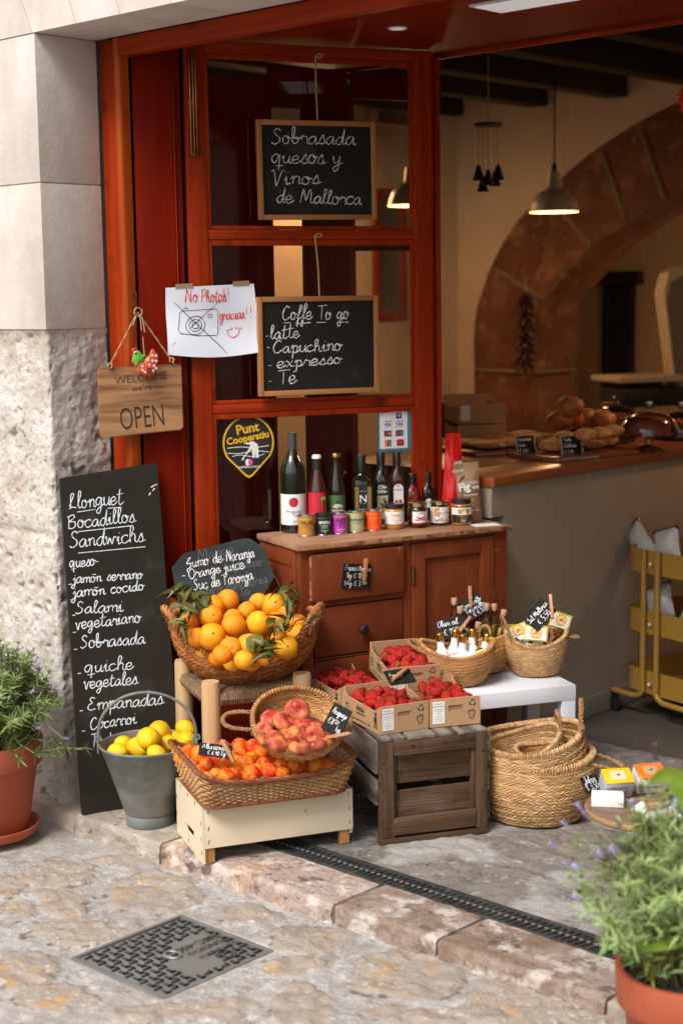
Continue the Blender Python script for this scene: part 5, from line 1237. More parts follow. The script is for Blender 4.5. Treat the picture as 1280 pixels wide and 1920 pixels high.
# -- goods.  position: picture x, and distance from the cabinet's front edge
def on_top(px, d, z=.7985):
    q = Ci @ PP(px, 900, FL - cn_ * d, cn_); return CM @ V((q.x, d, z))
def topz(px, py, d): return (Ci @ PP(px, py, FL - cn_ * d, cn_)).z - .7985
def base_d(px, py): return (Ci @ PZ(px, py, .7985)).y
FACE = R(52)
def wrap_label(name, mat, r, z0, z1, par, a=150, n=24, yaw=0):
    mb = MB(); mb.grid(lambda u, v: V((r * math.sin(R((u - .5) * a + yaw)), -r * math.cos(R((u - .5) * a + yaw)), z0 + (z1 - z0) * v)), n, 1); return mb.build(name, mat, par)
def wtext(par, nm, mat, items, r):
    mb = MB()
    for s_, size, x, z, *o in items:
        M = T(0, -r, z) @ RX(R(90)); k = len(mb.v); mb.text(s_, size, ID, bold=o[0] if o else .01, sx=o[1] if len(o) > 1 else 1)
        for i_ in range(k, len(mb.v)):
            v = mb.v[i_]; a = (v.x + x) / r; mb.v[i_] = V((r * math.sin(a), -r * math.cos(a), z + v.y))
    return mb.build(nm, mat, par)
def wdisc(par, nm, mat, items, r):
    mb = MB()
    for rad, x, z, *sy in items:
        def g(q): a = (x + q[0]) / r; return V((r * math.sin(a), -r * math.cos(a), z + q[1]))
        n = 18; nr_ = 4; jr = [1 + .06 * rnd.uniform(-1, 1) for _ in range(n)]
        mb.add([g((0, 0))] + [g((rad * q_ / nr_ * math.cos(i_ * 6.2832 / n) * jr[i_], rad * q_ / nr_ * jr[i_] * math.sin(i_ * 6.2832 / n) * (sy[0] if sy else 1))) for q_ in range(1, nr_ + 1) for i_ in range(n)], [(0, 1 + i_, 1 + (i_ + 1) % n) for i_ in range(n)] + [(1 + q_ * n + i_, 1 + q_ * n + n + i_, 1 + q_ * n + n + (i_ + 1) % n, 1 + q_ * n + (i_ + 1) % n) for q_ in range(nr_ - 1) for i_ in range(n)])
    return mb.build(nm, mat, par)
def bottle(px, d, topy, r, prof, mat, name, label, cat, group=None, square=False):
    p = on_top(px, d); H = topz(px, topy, d); t = thing(name, label, cat, T(*p) @ RZ(FACE), group)
    pr_ = [(a * r, b * H) for a, b in prof]
    if square:
        mb = MB(); n = 32; vs = []
        for k, (rr, z) in enumerate(pr_):
            sq = 5 if prof[k][0] > .6 else 2
            for i_ in range(n):
                a = 2 * math.pi * (i_ + .5) / n; c, s_ = math.cos(a), math.sin(a); f_ = (abs(c) ** sq + abs(s_) ** sq) ** (-1 / sq); vs.append((rr * f_ * c, rr * f_ * s_, z))
        mb.add(vs, [(j * n + i_, j * n + (i_ + 1) % n, (j + 1) * n + (i_ + 1) % n, (j + 1) * n + i_) for j in range(len(pr_) - 1) for i_ in range(n)]); mb.build('glass_body', mat, t)
    else: MB().lathe(pr_, 36, cap0=True).build('glass_body', mat, t)
    return t, H
# wine
dW = base_d(549, 997)
t, H = bottle(549, dW, 812, .040, [(0, .0), (.9, 0), (1, .012), (1, .60), (.93, .66), (.62, .75), (.40, .80), (.345, .84), (.34, 1)], 'wine_glass_dark', 'wine_bottle', 'dark wine bottle with a white label and red seal, leftmost on the cabinet', 'wine bottle')
MB().lathe([(.0142, H * .84), (.0145, H * .985), (.013, H + .001), (0, H + .001)], 24).build('capsule', 'foil_grey', t)
wrap_label('label', 'label_white', .0404, H * .085, H * .395, t, 200); wdisc(t, 'red_seal', 'ink_red', [(.0155, -.004, H * .315)], .0408)
wtext(t, 'lettering', 'black_ink', [('Projecte', .0155, -.004, H * .205, .0), ('Terra', .0155, .010, H * .165, .0), ('Calat', .0075, 0, H * .115), ('vi de la terra mallorca', .0035, 0, H * .095)], .0408)
beer = [(0, 0), (.92, 0), (1, .02), (1, .50), (.92, .58), (.62, .72), (.46, .82), (.42, .93), (.47, .935), (.47, .96), (.40, .965), (.40, 1)]
t, H = bottle(594, .225, 853, .0300, beer, 'red_glass', 'beer_bottle', 'small dark bottle with a red label beside the wine bottle', 'bottle', 'small bottles with crown caps')
MB().lathe([(.0155, H * .955), (.0155, H * .975), (.013, H + .001), (0, H + .002)], 21).build('crown_cap', 'white_metal', t); wrap_label('neck_foil', 'label_black', .0145, H * .80, H * .93, t, 360, 30)
wrap_label('label', 'label_red', .0304, H * .12, H * .52, t, 200); mb = MB()
for k in range(9): a = R(20 + k * 17.5); b = V((.013, -.0302, H * .42)); mb.leaf(b, (math.cos(a), -.1, math.sin(a) * .9), (0, -1, 0), .014, .004, .5)
mb.tube([(.013, -.029, H * .14), (.013, -.0305, H * .42)], .0012, 5); mb.build('palm_drawing', 'ink_green', t)
t, H = bottle(630, .230, 850, .0300, beer, 'oil_glass', 'beer_bottle', 'small dark bottle with a green oval label and gold crown cap', 'bottle', 'small bottles with crown caps')
MB().lathe([(.0155, H * .955), (.0155, H * .975), (.013, H + .001), (0, H + .002)], 21).build('crown_cap', 'cap_gold', t)
wrap_label('label', 'label_green', .0304, H * .08, H * .46, t, 170); wdisc(t, 'label_field', 'label_cream', [(.022, 0, H * .28, .75)], .0307); wtext(t, 'lettering', 'black_ink', [('MALLORCA', .0085, 0, H * .275, .06), ('BEER CO', .005, 0, H * .235, .02)], .0311); wdisc(t, 'emblem', 'black_ink', [(.006, 0, H * .375, .6)], .0311)
sq = [(0, 0), (.95, 0), (1, .015), (1, .60), (.93, .66), (.55, .71), (.36, .74), (.34, 1)]
t, H = bottle(677, .235, 853, .0315, sq, 'oil_glass', 'oil_bottle', 'broad square oil bottle with a gold and black label bearing a big N', 'oil bottle', 'square oil bottles', True)
MB().lathe([(.0145, H * .76), (.0150, H * .99), (.0135, H + .001), (0, H + .001)], 24).build('cap', 'cap_black', t)
y = -.0322; MB().box((-.027, y, H * .12), (.027, y + .0005, H * .57)).build('label', 'label_gold', t); MB().box((-.014, y - .0008, H * .12), (.014, y - .0002, H * .60)).build('label_panel', 'label_black', t)
mb = MB()
for s_, z_, q in (('N', .034, .36), ('ECOLOGIC', .0048, .25), ('SON MORAGUES', .0035, .22)): mb.text(s_, z_, T(0, y - .0012, H * q) @ RX(R(90)), bold=.005)
for q in (.34, .51): mb.ribbon([(-.010, 0), (.010, 0)], .0008, 0, T(0, y - .0012, H * q) @ RX(R(90)))
mb.build('lettering', 'ink_white', t)
sq2 = [(0, 0), (.95, 0), (1, .012), (1, .60), (.92, .67), (.60, .74), (.46, .79), (.44, 1)]
t, H = bottle(714, .25, 849, .0235, sq2, 'oil_glass', 'oil_bottle', 'tall narrow square oil bottle with an olive branch label', 'oil bottle', 'square oil bottles', True)
MB().lathe([(.0135, H * .82), (.0140, H * .99), (.013, H + .001), (0, H + .001)], 24).build('cap', 'cap_black', t); y = -.0241
MB().box((-.018, y, H * .08), (.018, y + .0005, H * .41)).build('label', 'label_olive', t); mb = MB()
mb.text('Olis', .017, T(0, y - .0008, H * .51) @ RX(R(90)), bold=.012); mb.text('Sóller', .015, T(0, y - .0008, H * .45) @ RX(R(90)), bold=.012); mb.build('lettering', 'ink_white', t)
mb = MB(); mb.tube(smooth([(-.014, y - .0006, H * .12), (-.004, y - .0006, H * .24), (.012, y - .0006, H * .38)], 5), .0008, 5)
for k in range(7): mb.leaf((-.012 + .0035 * k, y - .0008, H * (.14 + .033 * k)), (1 if k % 2 else -.8, 0, .7), (0, -1, 0), .014, .006, .0)
mb.build('olive_drawing', 'label_black', t)
t, H = bottle(744, .25, 848, .0225, sq2, 'red_glass', 'vinegar_bottle', 'tall narrow square bottle with a white arched label of red fruits', 'bottle', 'square oil bottles', True)
MB().lathe([(.0135, H * .82), (.0140, H * .99), (.013, H + .001), (0, H + .001)], 24).build('cap', 'cap_black', t); y = -.0231
arch = [(-.0165, 0), (.0165, 0)] + [(.0165 * math.cos(a), H * .36 + .0165 * math.sin(a)) for a in [i_ * math.pi / 12 for i_ in range(13)]]
MB().prism(arch, -.0004, .0004, M=T(0, y, H * .13) @ RX(R(90))).build('label', 'label_white', t); mb = MB()
for s_, z_, q in (('SA', .010, .52), ('ROQUETA', .0068, .47), ('FRUITES', .0066, .16)): mb.text(s_, z_, T(0, y - .001, H * q) @ RX(R(90)), bold=.02)
for x, z_ in ((-.007, .31), (.006, .32), (0, .28), (.009, .285)): mb.disc(.0055, 0, T(x, y - .001, H * z_) @ RX(R(90)), 10)
mb.build('red_print', 'ink_red', t)
small = [(0, 0), (.95, 0), (1, .02), (1, .58), (.9, .66), (.55, .74), (.5, .80), (.5, 1)]
for px, tp, mt, lb in ((772, 889, 'sauce_glass', 'smallest square bottle of red sauce with a round white label'), (801, 885, 'oil_glass', 'small dark square bottle beside the red door post')):
    t, H = bottle(px, .25, tp, .0205, small, mt, 'sauce_bottle', lb, 'sauce bottle', 'square oil bottles', True); MB().lathe([(.0125, H * .80), (.0130, H * .98), (.012, H + .001), (0, H + .001)], 22).build('cap', 'cap_black', t)
    wdisc(t, 'label', 'label_white', [(.0125, 0, H * .36, 1.25)], .06); t.children[-1].location = (0, .038, 0); mb = MB(); mb.text('SA', .006, T(0, -.0232, H * .38) @ RX(R(90)), bold=.02); mb.text('ROQUETA', .0036, T(0, -.0232, H * .34) @ RX(R(90)), bold=.02); mb.build('lettering', 'ink_red', t)
# tins
for px, by, mt, lk, nm, z_, lb in ((572.6, 1005, 'tin_mustard', 'black_ink', 'TRUFA', .0145, 'mustard tin lettered Trufa'), (605, 1003, 'tin_black', 'ink_white', 'SAVINA', .012, 'black tin lettered Savina'), (635, 1000.5, 'tin_purple', 'black_ink', 'AJO', .019, 'purple tin lettered Ajo'), (666, 997.5, 'tin_green', 'black_ink', 'ALBAHACA', .0105, 'pale green tin lettered Albahaca'), (699, 994.5, 'tin_orange', 'ink_orange', 'TOMATO', .0095, 'bright orange red tin at the right end of the row of tins')):
    d = base_d(px, by); p = on_top(px, d); r = .0262; H = .070; t = thing('salt_tin', 'small round ' + lb, 'tin', T(*p) @ RZ(FACE), 'small salt tins in a row')
    MB().lathe([(0, 0.0005), (r * 1.02, .0005), (r * 1.03, .0035), (r, .0045)], 32).build('bottom_rim', 'tin_metal', t); MB().lathe([(r, .0045), (r, H - .006)], 36).build('body', mt, t)
    MB().lathe([(r, H - .006), (r * 1.03, H - .0045), (r * 1.03, H - .001), (r * .97, H - .001), (r * .95, H - .004), (r * .70, H - .004), (r * .68, H), (r * .3, H + .002), (0, H + .002)], 36).build('lid', 'tin_metal' if mt != 'tin_black' else 'tin_black', t)
    wtext(t, 'lettering', lk, [(nm, z_, .001, H * .56, .03), ('SAL DE MALLORCA', .0036, .001, H * .47, .01), ('BY HAND', .0036, .001, H * .40, .01)], r + .0004)
    wtext(t, 'small_print', 'ink_white' if mt in ('tin_black', 'tin_purple') else 'ink_orange' if mt != 'tin_orange' else 'ink_yellow', [('FLOR DE SAL', .0042, .001, H * .22, .02), ('40 g', .004, .001, H * .14, .02)], r + .0004)
    wrap_label('band', 'ink_yellow' if mt != 'tin_black' else 'ink_green', r + .0003, H * .80, H * .82, t, 360, 36)
    if mt == 'tin_black': wdisc(t, 'green_mark', 'ink_green', [(.0042, -.008, H * .36), (.0042, .001, H * .36), (.0042, .010, H * .36)], r + .0004)
# jars
def jar(px, by, r, H, mat, lid, label, name):
    d = base_d(px, by); p = on_top(px, d); t = thing(name, label, 'jar', T(*p) @ RZ(FACE), 'jars on the cabinet')
    MB().lathe([(0, .001), (r * .9, .001), (r, .006), (r, H * .72), (r * .93, H * .78), (r * .86, H * .80), (r * .86, H * .84)], 36).build('glass_body', mat, t)
    MB().lathe([(r * .90, H * .82), (r * .95, H * .83), (r * .95, H * .97), (r * .88, H), (0, H - .001)], 40).build('lid', lid, t); return t
t = jar(738, 990.5, .0325, .082, 'jam_yellow', 'cap_black', 'jar of yellow honey with a black lid and white label', 'honey_jar'); wrap_label('label', 'label_white', .0329, .018, .058, t, 170); wtext(t, 'lettering', 'ink_orange', [('Talaiot', .013, 0, .043, .02), ('crema de mel', .005, 0, .035)], .0333); wtext(t, 'small_print', 'ink_red', [('mel i ametlla de mallorca', .0036, 0, .029), ('artesana', .004, 0, .023)], .0333)
t = jar(782, 988, .0320, .084, 'jam_dark', 'lid_gold', 'jar of dark jam with a gold lid and a chilli on the label', 'jam_jar'); wrap_label('label', 'label_white', .0324, .014, .054, t, 110, yaw=12); wtext(t, 'lettering', 'ink_red', [('SA ROQUETA', .0048, .007, .048, .02), ('PEBRES COENTS', .0068, .007, .025, .03)], .0328)
mb = MB(); mb.tube(smooth([(-.012, -.0325, .040), (-.002, -.0335, .034), (.010, -.032, .034), (.020, -.0265, .040)], 4), [.0022 * math.sin(.3 + 2.6 * i_ / 12) for i_ in range(13)], 6); mb.build('chilli_drawing', 'ink_red', t); wrap_label('band', 'ink_red', .0326, .014, .018, t, 110, yaw=12)
t = jar(823, 983.7, .0310, .082, 'jam_dark', 'lid_gold', 'jar with a gold lid and a flowery white honey label', 'honey_jar'); wrap_label('label', 'label_white', .0314, .010, .062, t, 190); wtext(t, 'lettering', 'black_ink', [('Miel de Flor', .0085, .010, .040, .0)], .0318)
wdisc(t, 'orange_flowers', 'ink_orange', [(.0035, -.022 + rnd.uniform(0, .016), .030 + rnd.uniform(0, .030)) for _ in range(16)], .0318); wdisc(t, 'red_flowers', 'ink_red', [(.0028, -.016 + .009 * k, .018 + .003 * (k % 3)) for k in range(5)], .0318)
mb = MB()
for k in range(7): a = (-.018 + .0075 * k) / .0318; mb.leaf((.0318 * math.sin(a), -.0318 * math.cos(a), .013), (.2 * (k % 3 - 1), 0, 1), (0, -1, 0), .010, .003, 0)
mb.build('leaf_drawing', 'ink_green', t)
t = jar(864, 983.2, .0345, .088, 'jam_amber', 'cap_black', 'jar of amber marmalade with a black lid and orange slices on the label', 'marmalade_jar'); wrap_label('label', 'label_black', .0349, .010, .064, t, 150); wrap_label('picture_band', 'label_white', .0351, .036, .060, t, 150)
wdisc(t, 'oranges_drawing', 'ink_orange', [(.008, -.012, .047), (.008, .014, .047)], .0354); wtext(t, 'lettering', 'ink_orange', [('Confitura de', .0062, 0, .030, .02), ('Taronja', .0062, 0, .0235, .02)], .0354); wtext(t, 'small_print', 'ink_white', [('amarga de', .005, 0, .018, .01), ('Sóller', .006, 0, .0125, .02)], .0354)
mb = MB()
for x in (-.02, -.004, .006, .022): a = x / .0354; mb.leaf((.0354 * math.sin(a), -.0356 * math.cos(a), .050), (.5, 0, .6), (0, -1, 0), .010, .005, 0)
mb.build('leaf_drawing', 'ink_green', t)
# bags
def pouch(M, w, h, d, mat, name, label, top=1.0, crimp=.12, taper=.0):
    t = thing(name, label, 'bag', M)
    def f(s_):
        def g(u, v):
            e = (1 - abs(2 * u - 1) ** 2.4); sv = math.cos(min(1, v / (1 - crimp)) * math.pi / 2) ** .6 if v < 1 - crimp else 0
            x = (u - .5) * w * (1 - taper * v - .05 * math.sin(v * 3)); return V((x, s_ * (d * .5 * e * sv + .001) + .0035 * nz((u * 3, v * 4, s_ * 3 + w * 50), 1.3), h * v * top))
        return g
    mb = MB(); mb.grid(f(-1), 16, 22); mb.grid(f(1), 16, 22, flip=True); mb.build('body', mat, t); return t
p = on_top(850, .175); H = topz(850, 812, .175)
t = pouch(T(*p) @ RZ(R(60)), .102, H, .060, 'red_foil', 'coffee_bag', 'tall shiny red coffee bag standing behind the fig bag', taper=.5, crimp=.2)
mb = MB(); mb.text('CAFÉS', .013, T(.004, -.0325, H * .66) @ RX(R(86)) @ RZ(R(4)), bold=.02, sx=.8); mb.text('ILLES BALEARS', .0125, T(.004, -.0335, H * .57) @ RX(R(86)) @ RZ(R(4)), bold=.02, sx=.52); mb.build('lettering', 'ink_white', t)
mb = MB(); mb.poly([(-.004, 0), (.012, -.004), (.018, .010), (.016, .026), (.004, .016)], 0, T(.008, -.0350, H * .44) @ RX(R(90))); mb.build('dark_emblem', 'black_ink', t)
p = on_top(880, .135); H = topz(880, 867, .135) 
t = pouch(T(*p) @ RZ(R(44)) @ RY(R(-4)), .085, H, .05, 'kraft', 'fig_bag', 'brown paper fig bag standing upright at the right end of the cabinet', crimp=.14)
mb = MB(); y = -.030
mb.text('Fig', .036, T(-.011, y, H * .55) @ RX(R(90)) @ RZ(R(5)), bold=.05, sx=.95); mb.text('ues', .020, T(.024, y, H * .57) @ RX(R(90)), bold=.01, sx=.8)
mb.ribbon([(-.026, 0), (.032, 0)], .0016, 0, T(0, y + .001, H * .69) @ RX(R(90))); mb.text('CALABAZATE DE MALLORCA', .005, T(.003, y, H * .655) @ RX(R(90)), bold=.02)
for k, s_ in enumerate(('FIGUES SEQUES', '100 g', 'ECO', 'MALLORCA')): mb.text(s_, .0065 + .002 * (k == 3), T(.008, y - .002, H * (.46 - .09 * k)) @ RX(R(90)), bold=.02)
mb.build('white_print', 'ink_white', t)
p = on_top(912, .030); t = thing('paper_slip', 'white paper slip lying flat at the right end of the cabinet top', 'paper', T(*p) @ RZ(R(60))); MB().box((-.05, -.03, .0005), (.04, .03, .0015)).build('sheet', 'white_paper', t)
# price tags with pegs
def peg(par, M, L=.072):
    for s_ in (-1, 1):
        o = MB().box((-.0048, s_ * .0055 - .0035, -L / 2), (.0048, s_ * .0055 + .0035, L / 2), .0012).build('peg_half', 'amber_wood_v' if L < .08 else 'amber_wood_v', par, M=M @ RX(R(s_ * 3.5)))
    MB().tube([(-.0055, -.008, .004), (.0055, -.008, .004), (.0055, .008, .004), (-.0055, .008, .004)], .001, 5, closed=True).build('spring', 'white_metal', par, M=M)
def price_tag(M, w, h, lines, label, pegM=None, mat='slate', name='price_tag', lw=.0015):
    t = thing(name, label, 'price tag', M, 'black price tags'); b = rrect([(0, 0), (w, 0), (w, h), (0, h)], .004, 3)
    MB().prism(b, -.003, 0).build('slate', [mat], t); mb = MB(); 
    for s_, x, y, xh, wd in lines:
        nat = sum((8 if c == ' ' else GL[c][0] + .6) for c in s_) * xh / 10; mb.write(s_, x * w, y * h, xh, T(0, 0, .0011), lw, wide=wd * w / nat, jit=.3)
    mb.build('chalk_writing', 'chalk', t)
    if pegM is not None:
        pt = thing('clothes_peg', 'wooden clothes peg gripping the ' + label.replace('black ', '').split(' standing')[0].split(' clipped')[0].split(' lying')[0].split(' in the')[0], 'clothes peg', M @ pegM, 'wooden clothes pegs'); peg(pt, ID)
    return t
ce3 = V(ce); upv = V((0, 0, 1)); a = PP(640, 1103, FL + cn_ * .022, cn_)
price_tag(FR(a, ce3, upv) @ RZ(R(-7)), .100, .077, [('Fresas', .06, .74, .0085, .42), ('Mallorca', .52, .72, .008, .46), ('1kg € 12', .12, .44, .0085, .55), ('00', .74, .50, .005, .14), ('1/4g € 3', .06, .12, .0085, .60), ('50', .72, .19, .005, .16)], 'black price tag for strawberries on the upper drawer', T(.074, .060, .004) @ RX(R(-90)) @ RY(R(3)))
# ================================================================== baskets
FAC = R(44)       # x axis of things turned to the street corner where the camera stands
def arc_handle(a, b, out, up, n=18, sag=0):
    """loop from a to b bulging along out/up"""
    a, b = V(a), V(b); o = V(out); u = V(up); pts = []
    for i in range(n + 1):
        t = i / n; s_ = math.sin(math.pi * t) ** .75; pts.append(a.lerp(b, t) + (o + u) * s_ + (a - b) * (.14 * math.sin(2 * math.pi * t)))
    return pts
def basket(M, name, label, rt, rb, H, mat, rows, n, group=None, handles=(), dip=None, bulge=.01, inner=True, thick=.003, rope='rope', hr=.007, cat='basket', rimr=.0065, slope=1.6, ridge=.0009):
    t = thing(name, label, cat, M, group)
    dip = dip or (lambda a: 0)
    def S_(off):
        def s_(u, v):
            a = 2 * math.pi * u; k = v ** .85
            rx = rb[0] + (rt[0] - rb[0]) * k + bulge * math.sin(math.pi * v) - off; ry = rb[1] + (rt[1] - rb[1]) * k + bulge * math.sin(math.pi * v) - off
            return V((rx * math.cos(a), ry * math.sin(a), .004 + (H - .004) * v + dip(a) * v * v))
        return s_
    mb = MB(); so = S_(.001)
    mb.grid(so, 48, 12, m=1, cu=True); mb.grid(S_(.0045), 48, 12, m=1, cu=True, flip=True)
    mb.add([so(i / 48, 0) for i in range(48)], [tuple(range(48))[::-1]], m=1)
    mb.weave(S_(-.0005), 0, 1, rows, n, thick, 0, slope, 1, ridge=ridge)
    if inner: mb.weave(S_(.005), .25, 1, max(3, int(rows * .75)), n, thick, 0, slope, -1, ridge=ridge * .6)
    # plaited base
    def sb(u, v): a = 2 * math.pi * u; r_ = .06 + .94 * v; return V((rb[0] * r_ * math.cos(a), rb[1] * r_ * math.sin(a), .006))
    if inner: mb.weave(sb, 0, 1, 5, max(12, n // 3), thick, 0, slope, -1)
    mb.build('body', [mat, 'straw_back'], t)
    rm = MB(); st = S_(.002); N_ = 150; pts = [st(i / N_, 1) + V((0, 0, .001)) for i in range(N_)]
    def rimsurf(u, v):
        p = st(u % 1, 1); a = 2 * math.pi * u; b = v * 2 * math.pi; return p + V((math.cos(a) * math.cos(b), math.sin(a) * math.cos(b), math.sin(b))) * rimr * .62 + V((0, 0, .001))
    wraps = int(n * 1.9)
    for i in range(wraps):
        c = [rimsurf(i / wraps + .011 * (b - 4) / 8, b / 8) for b in range(9)]; rm.tube(c, [.0030 + .0018 * math.sin(math.pi * b / 8) for b in range(9)], 5)
    rm.build('rim', [mat], t)
    for (a0, a1, out, up) in handles:
        A, B_ = st(a0 / 360, 1), st(a1 / 360, 1); am = R((a0 + a1) / 2); d = V((math.cos(am) * out, math.sin(am) * out, 0))
        h = MB(); pts = arc_handle(A - V((0, 0, .015)), B_ - V((0, 0, .015)), d, (0, 0, up), 26); h.rope(pts, hr, hr * 4.2, 3)
        for e_ in (pts[0], pts[-1]): h.tube([e_ + V((0, 0, -.018)), e_ + V((0, 0, .012))], hr * .9, 6)
        h.build('handle', rope, t)
    return t
# ------------------------------------------------------------------ round fruit meshes
def fruit_mesh(kind, seed):
    mb = MB().bm(ico(3)); o = []
    for v in mb.v:
        v = V(v).normalized(); z = v.z; r = 1.0
        if kind == 'orange':
            r *= 1 + .02 * fbm(v, 1.5, 2, seed); r -= .06 * math.exp(-((1 - z) / .012)) + .03 * math.exp(-((1 + z) / .03))
            q = v * r; q.z *= .95
        elif kind == 'lemon':
            r *= 1 + .03 * fbm(v, 2.2, 3, seed); q = v * r; q.z *= 1.22; rad = math.hypot(v.x, v.y)
            if rad < .34: q.z += math.copysign(.20 * (1 - rad / .34) ** 1.2, z) * (1 if z > 0 else .55)
        elif kind == 'apricot':
            a = math.atan2(v.y, v.x); r *= 1 - .07 * math.exp(-(a / .16) ** 2) * (1 - z * z) ** .5; r -= .16 * math.exp(-((1 - z) / .035)); r *= 1 + .02 * fbm(v, 1.6, 2, seed); q = v * r; q.z *= .97
        else:   # flat peach
            a = math.atan2(v.y, v.x); r *= 1 - .07 * math.exp(-(a / .2) ** 2) * (1 - z * z) ** .5; q = v * r; q.z *= .64; rad = math.hypot(v.x, v.y)
            q.z -= math.copysign(.40 * math.exp(-(rad / .30) ** 2), z) * (1 if z > 0 else .8); q *= 1 + .05 * fbm(v, 1.7, 2, seed)
        o.append(q)
    mb.v = o; return mb
MES = {}
for kind, mt, n_ in (('orange', 'orange_peel', 3), ('lemon', 'lemon_peel', 3), ('apricot', 'apricot_skin', 3), ('peach', 'peach_skin', 3)):
    MES[kind] = [fruit_mesh(kind, 3 + 5 * i).mesh(kind, mt, angle=180) for i in range(n_)]
def star_mesh(r=.1):
    mb = MB()
    for i in range(5): a = i * 1.257; mb.leaf((0, 0, .955), (math.cos(a), math.sin(a), .1), (0, 0, 1), r, r * .6, .2)
    mb.tube([(0, 0, .93), (.01, 0, .99)], [.05, .035], 6); return mb.mesh('stem_end', 'leaf_green')
STEM = star_mesh(.11)
def fruit(kind, c, r, label, group, M=None, stem=False):
    o = put(kind, rnd.choice(MES[kind]), T(*c) @ (M if M is not None else rot_rand()) @ SCL(r, r, r), label, kind, group)
    if stem: part('stem_end', STEM, o)
    return o
def aim(d): return V(d).to_track_quat('Z', 'Y').to_matrix().to_4x4()
tocam = lambda p: (V(CAM) - V(p)).normalized()
# ------------------------------------------------------------------ stool
t = thing('rush_stool', 'rustic stool of pale round legs with a woven rope seat under the orange basket', 'stool', (0, 0, 0))
sc_ = [PZ(395, 1290, .42), PZ(344, 1249, .42), PZ(566, 1274, .42)]; sc_.append(sc_[1] + sc_[2] - sc_[0]); sc_[3] += V((-.02, .0, 0))
for i, p in enumerate(sc_):
    mb = MB(); r_ = .0275; mb.lathe([(r_ * .93, .0), (r_ * .98, .02), (r_, .15), (r_ * 1.02, .30), (r_, .432), (r_ * .93, .440), (0, .4405)], 20, cap0=True)
    mb.v = [v + V((.002 * nz((v.z * 9, i, 0)), .002 * nz((v.z * 9, 0, i)), 0)) for v in mb.v]; mb.build('leg', 'pale_wood_v', t, M=T(p.x, p.y, 0))
z = .385
for a, b in ((0, 1), (0, 2), (1, 3), (2, 3)): MB().tube([V((sc_[a].x, sc_[a].y, .14)), V((sc_[b].x, sc_[b].y, .14))], .011, 8).build('stretcher', 'pale_wood_x', t)
mb = MB()
for a, b, c, d in ((0, 1, 2, 3), (0, 2, 1, 3), (2, 3, 0, 1), (1, 3, 0, 2)):
    A, B_ = sc_[a].copy(), sc_[b].copy(); A.z = B_.z = z; u = (B_ - A).normalized(); L = (B_ - A).length; inn = ((sc_[c] + sc_[d]) / 2 - (A + B_) / 2); inn.z = 0; inn.normalize(); k = .020; n_ = int((L - 2 * .024) / .0066)
    for i in range(n_):
        q = A + u * (.026 + .0066 * i); mb.tube([q + inn * (k * math.cos(th)) + V((0, 0, k * .95 * math.sin(th))) for th in [j * .785 for j in range(8)]], .0037, 5, closed=True)
ctr = sum(sc_, V()) / 4; ctr.z = z + .006
for a, b in ((0, 1), (0, 2), (2, 3), (1, 3)):
    A, B_ = sc_[a].copy(), sc_[b].copy(); A.z = B_.z = z + .016
    for i in range(24):
        q = A.lerp(B_, .08 + .84 * i / 23); mb.tube([q.lerp(ctr, .05), q.lerp(ctr, .5), q.lerp(ctr, .93)], .004, 4)
mb.build('rope_seat', 'seat_rope', t)
# ------------------------------------------------------------------ basket of oranges
ob = PZ(461, 1250, .423); OBM = T(ob.x, ob.y, .417) @ RZ(FAC) @ RX(R(14)) 
OH = .145; odip = lambda a: .034 * math.cos(2 * a)
basket(OBM, 'orange_basket', 'brown plaited straw basket full of oranges on the rush stool', (.222, .155), (.145, .112), OH, 'straw_red', 7, 66, None, ((186, 222, .034, .085), (318, 354, .034, .085)), odip, .020, thick=.0045, rope='rope_red', hr=.0115, rimr=.013, slope=1.5)
pl0 = OBM @ V((0, 0, OH - .005)); pn = (OBM.to_3x3() @ V((0, 0, 1)))
for k, (x, y, r_, st) in enumerate(((315, 427, 72, 0), (472, 467, 70, 0), (388, 505, 74, 0), (373, 567, 73, 1), (248, 587, 66, 0), (377, 683, 84, 1), (490, 757, 73, 1), (505, 572, 60, 0), (507, 617, 75, 0), (588, 530, 62, 0), (655, 603, 76, 0), (655, 478, 48, 0), (745, 500, 80, 1), (762, 588, 52, 0), (597, 735, 76, 0), (820, 747, 73, 1), (900, 677, 66, 0), (885, 603, 62, 0), (770, 692, 58, 0), (690, 800, 54, 1), (238, 490, 50, 0), (125, 500, 30, 0), (820, 545, 50, 0), (290, 690, 40, 0), (440, 790, 45, 0), (570, 825, 45, 0), (700, 560, 60, 0), (560, 660, 60, 0), (430, 600, 60, 0), (310, 560, 60, 0), (850, 690, 60, 0), (680, 680, 60, 0), (450, 700, 60, 0), (262, 690, 62, 0), (330, 765, 62, 0), (415, 810, 56, 0), (500, 835, 52, 0), (610, 835, 50, 0), (240, 640, 60, 0))):
    px, py = 280 + x / 3.2, 980 + y / 3.2; dx = (x - 545) / 380; dome = .055 - .06 * dx * dx
    low = k >= 26
    c = PP(px, py, pl0 + pn * (dome if not low else -.02), pn); dep = (MC @ (np.array(c) - CAM))[2]; rr = (r_ / 3.2) * dep / F_PX
    rr = max(.030, min(.043, rr))
    lb = 'orange of the heap in the brown basket on the stool'
    if k == 5: lb = 'largest bright yellow orange at the front left of the basket heap'
    elif k == 12: lb = 'big pale orange with a stem scar at the upper right of the basket heap'
    elif k == 0: lb = 'orange at the top left of the heap beside the leaves and chalk lettering'
    d = V((rnd.gauss(0, .6), rnd.gauss(0, .6), .5)); Mr = aim((tocam(c) + V((rnd.uniform(-.3, .3), 0, rnd.uniform(.1, .5))))) @ RZ(rnd.uniform(0, 6)) if st else rot_rand()
    fruit('orange', c, rr, lb, 'oranges in the brown basket' if k not in (5, 12, 0) else 'oranges in the brown basket', Mr, bool(st))
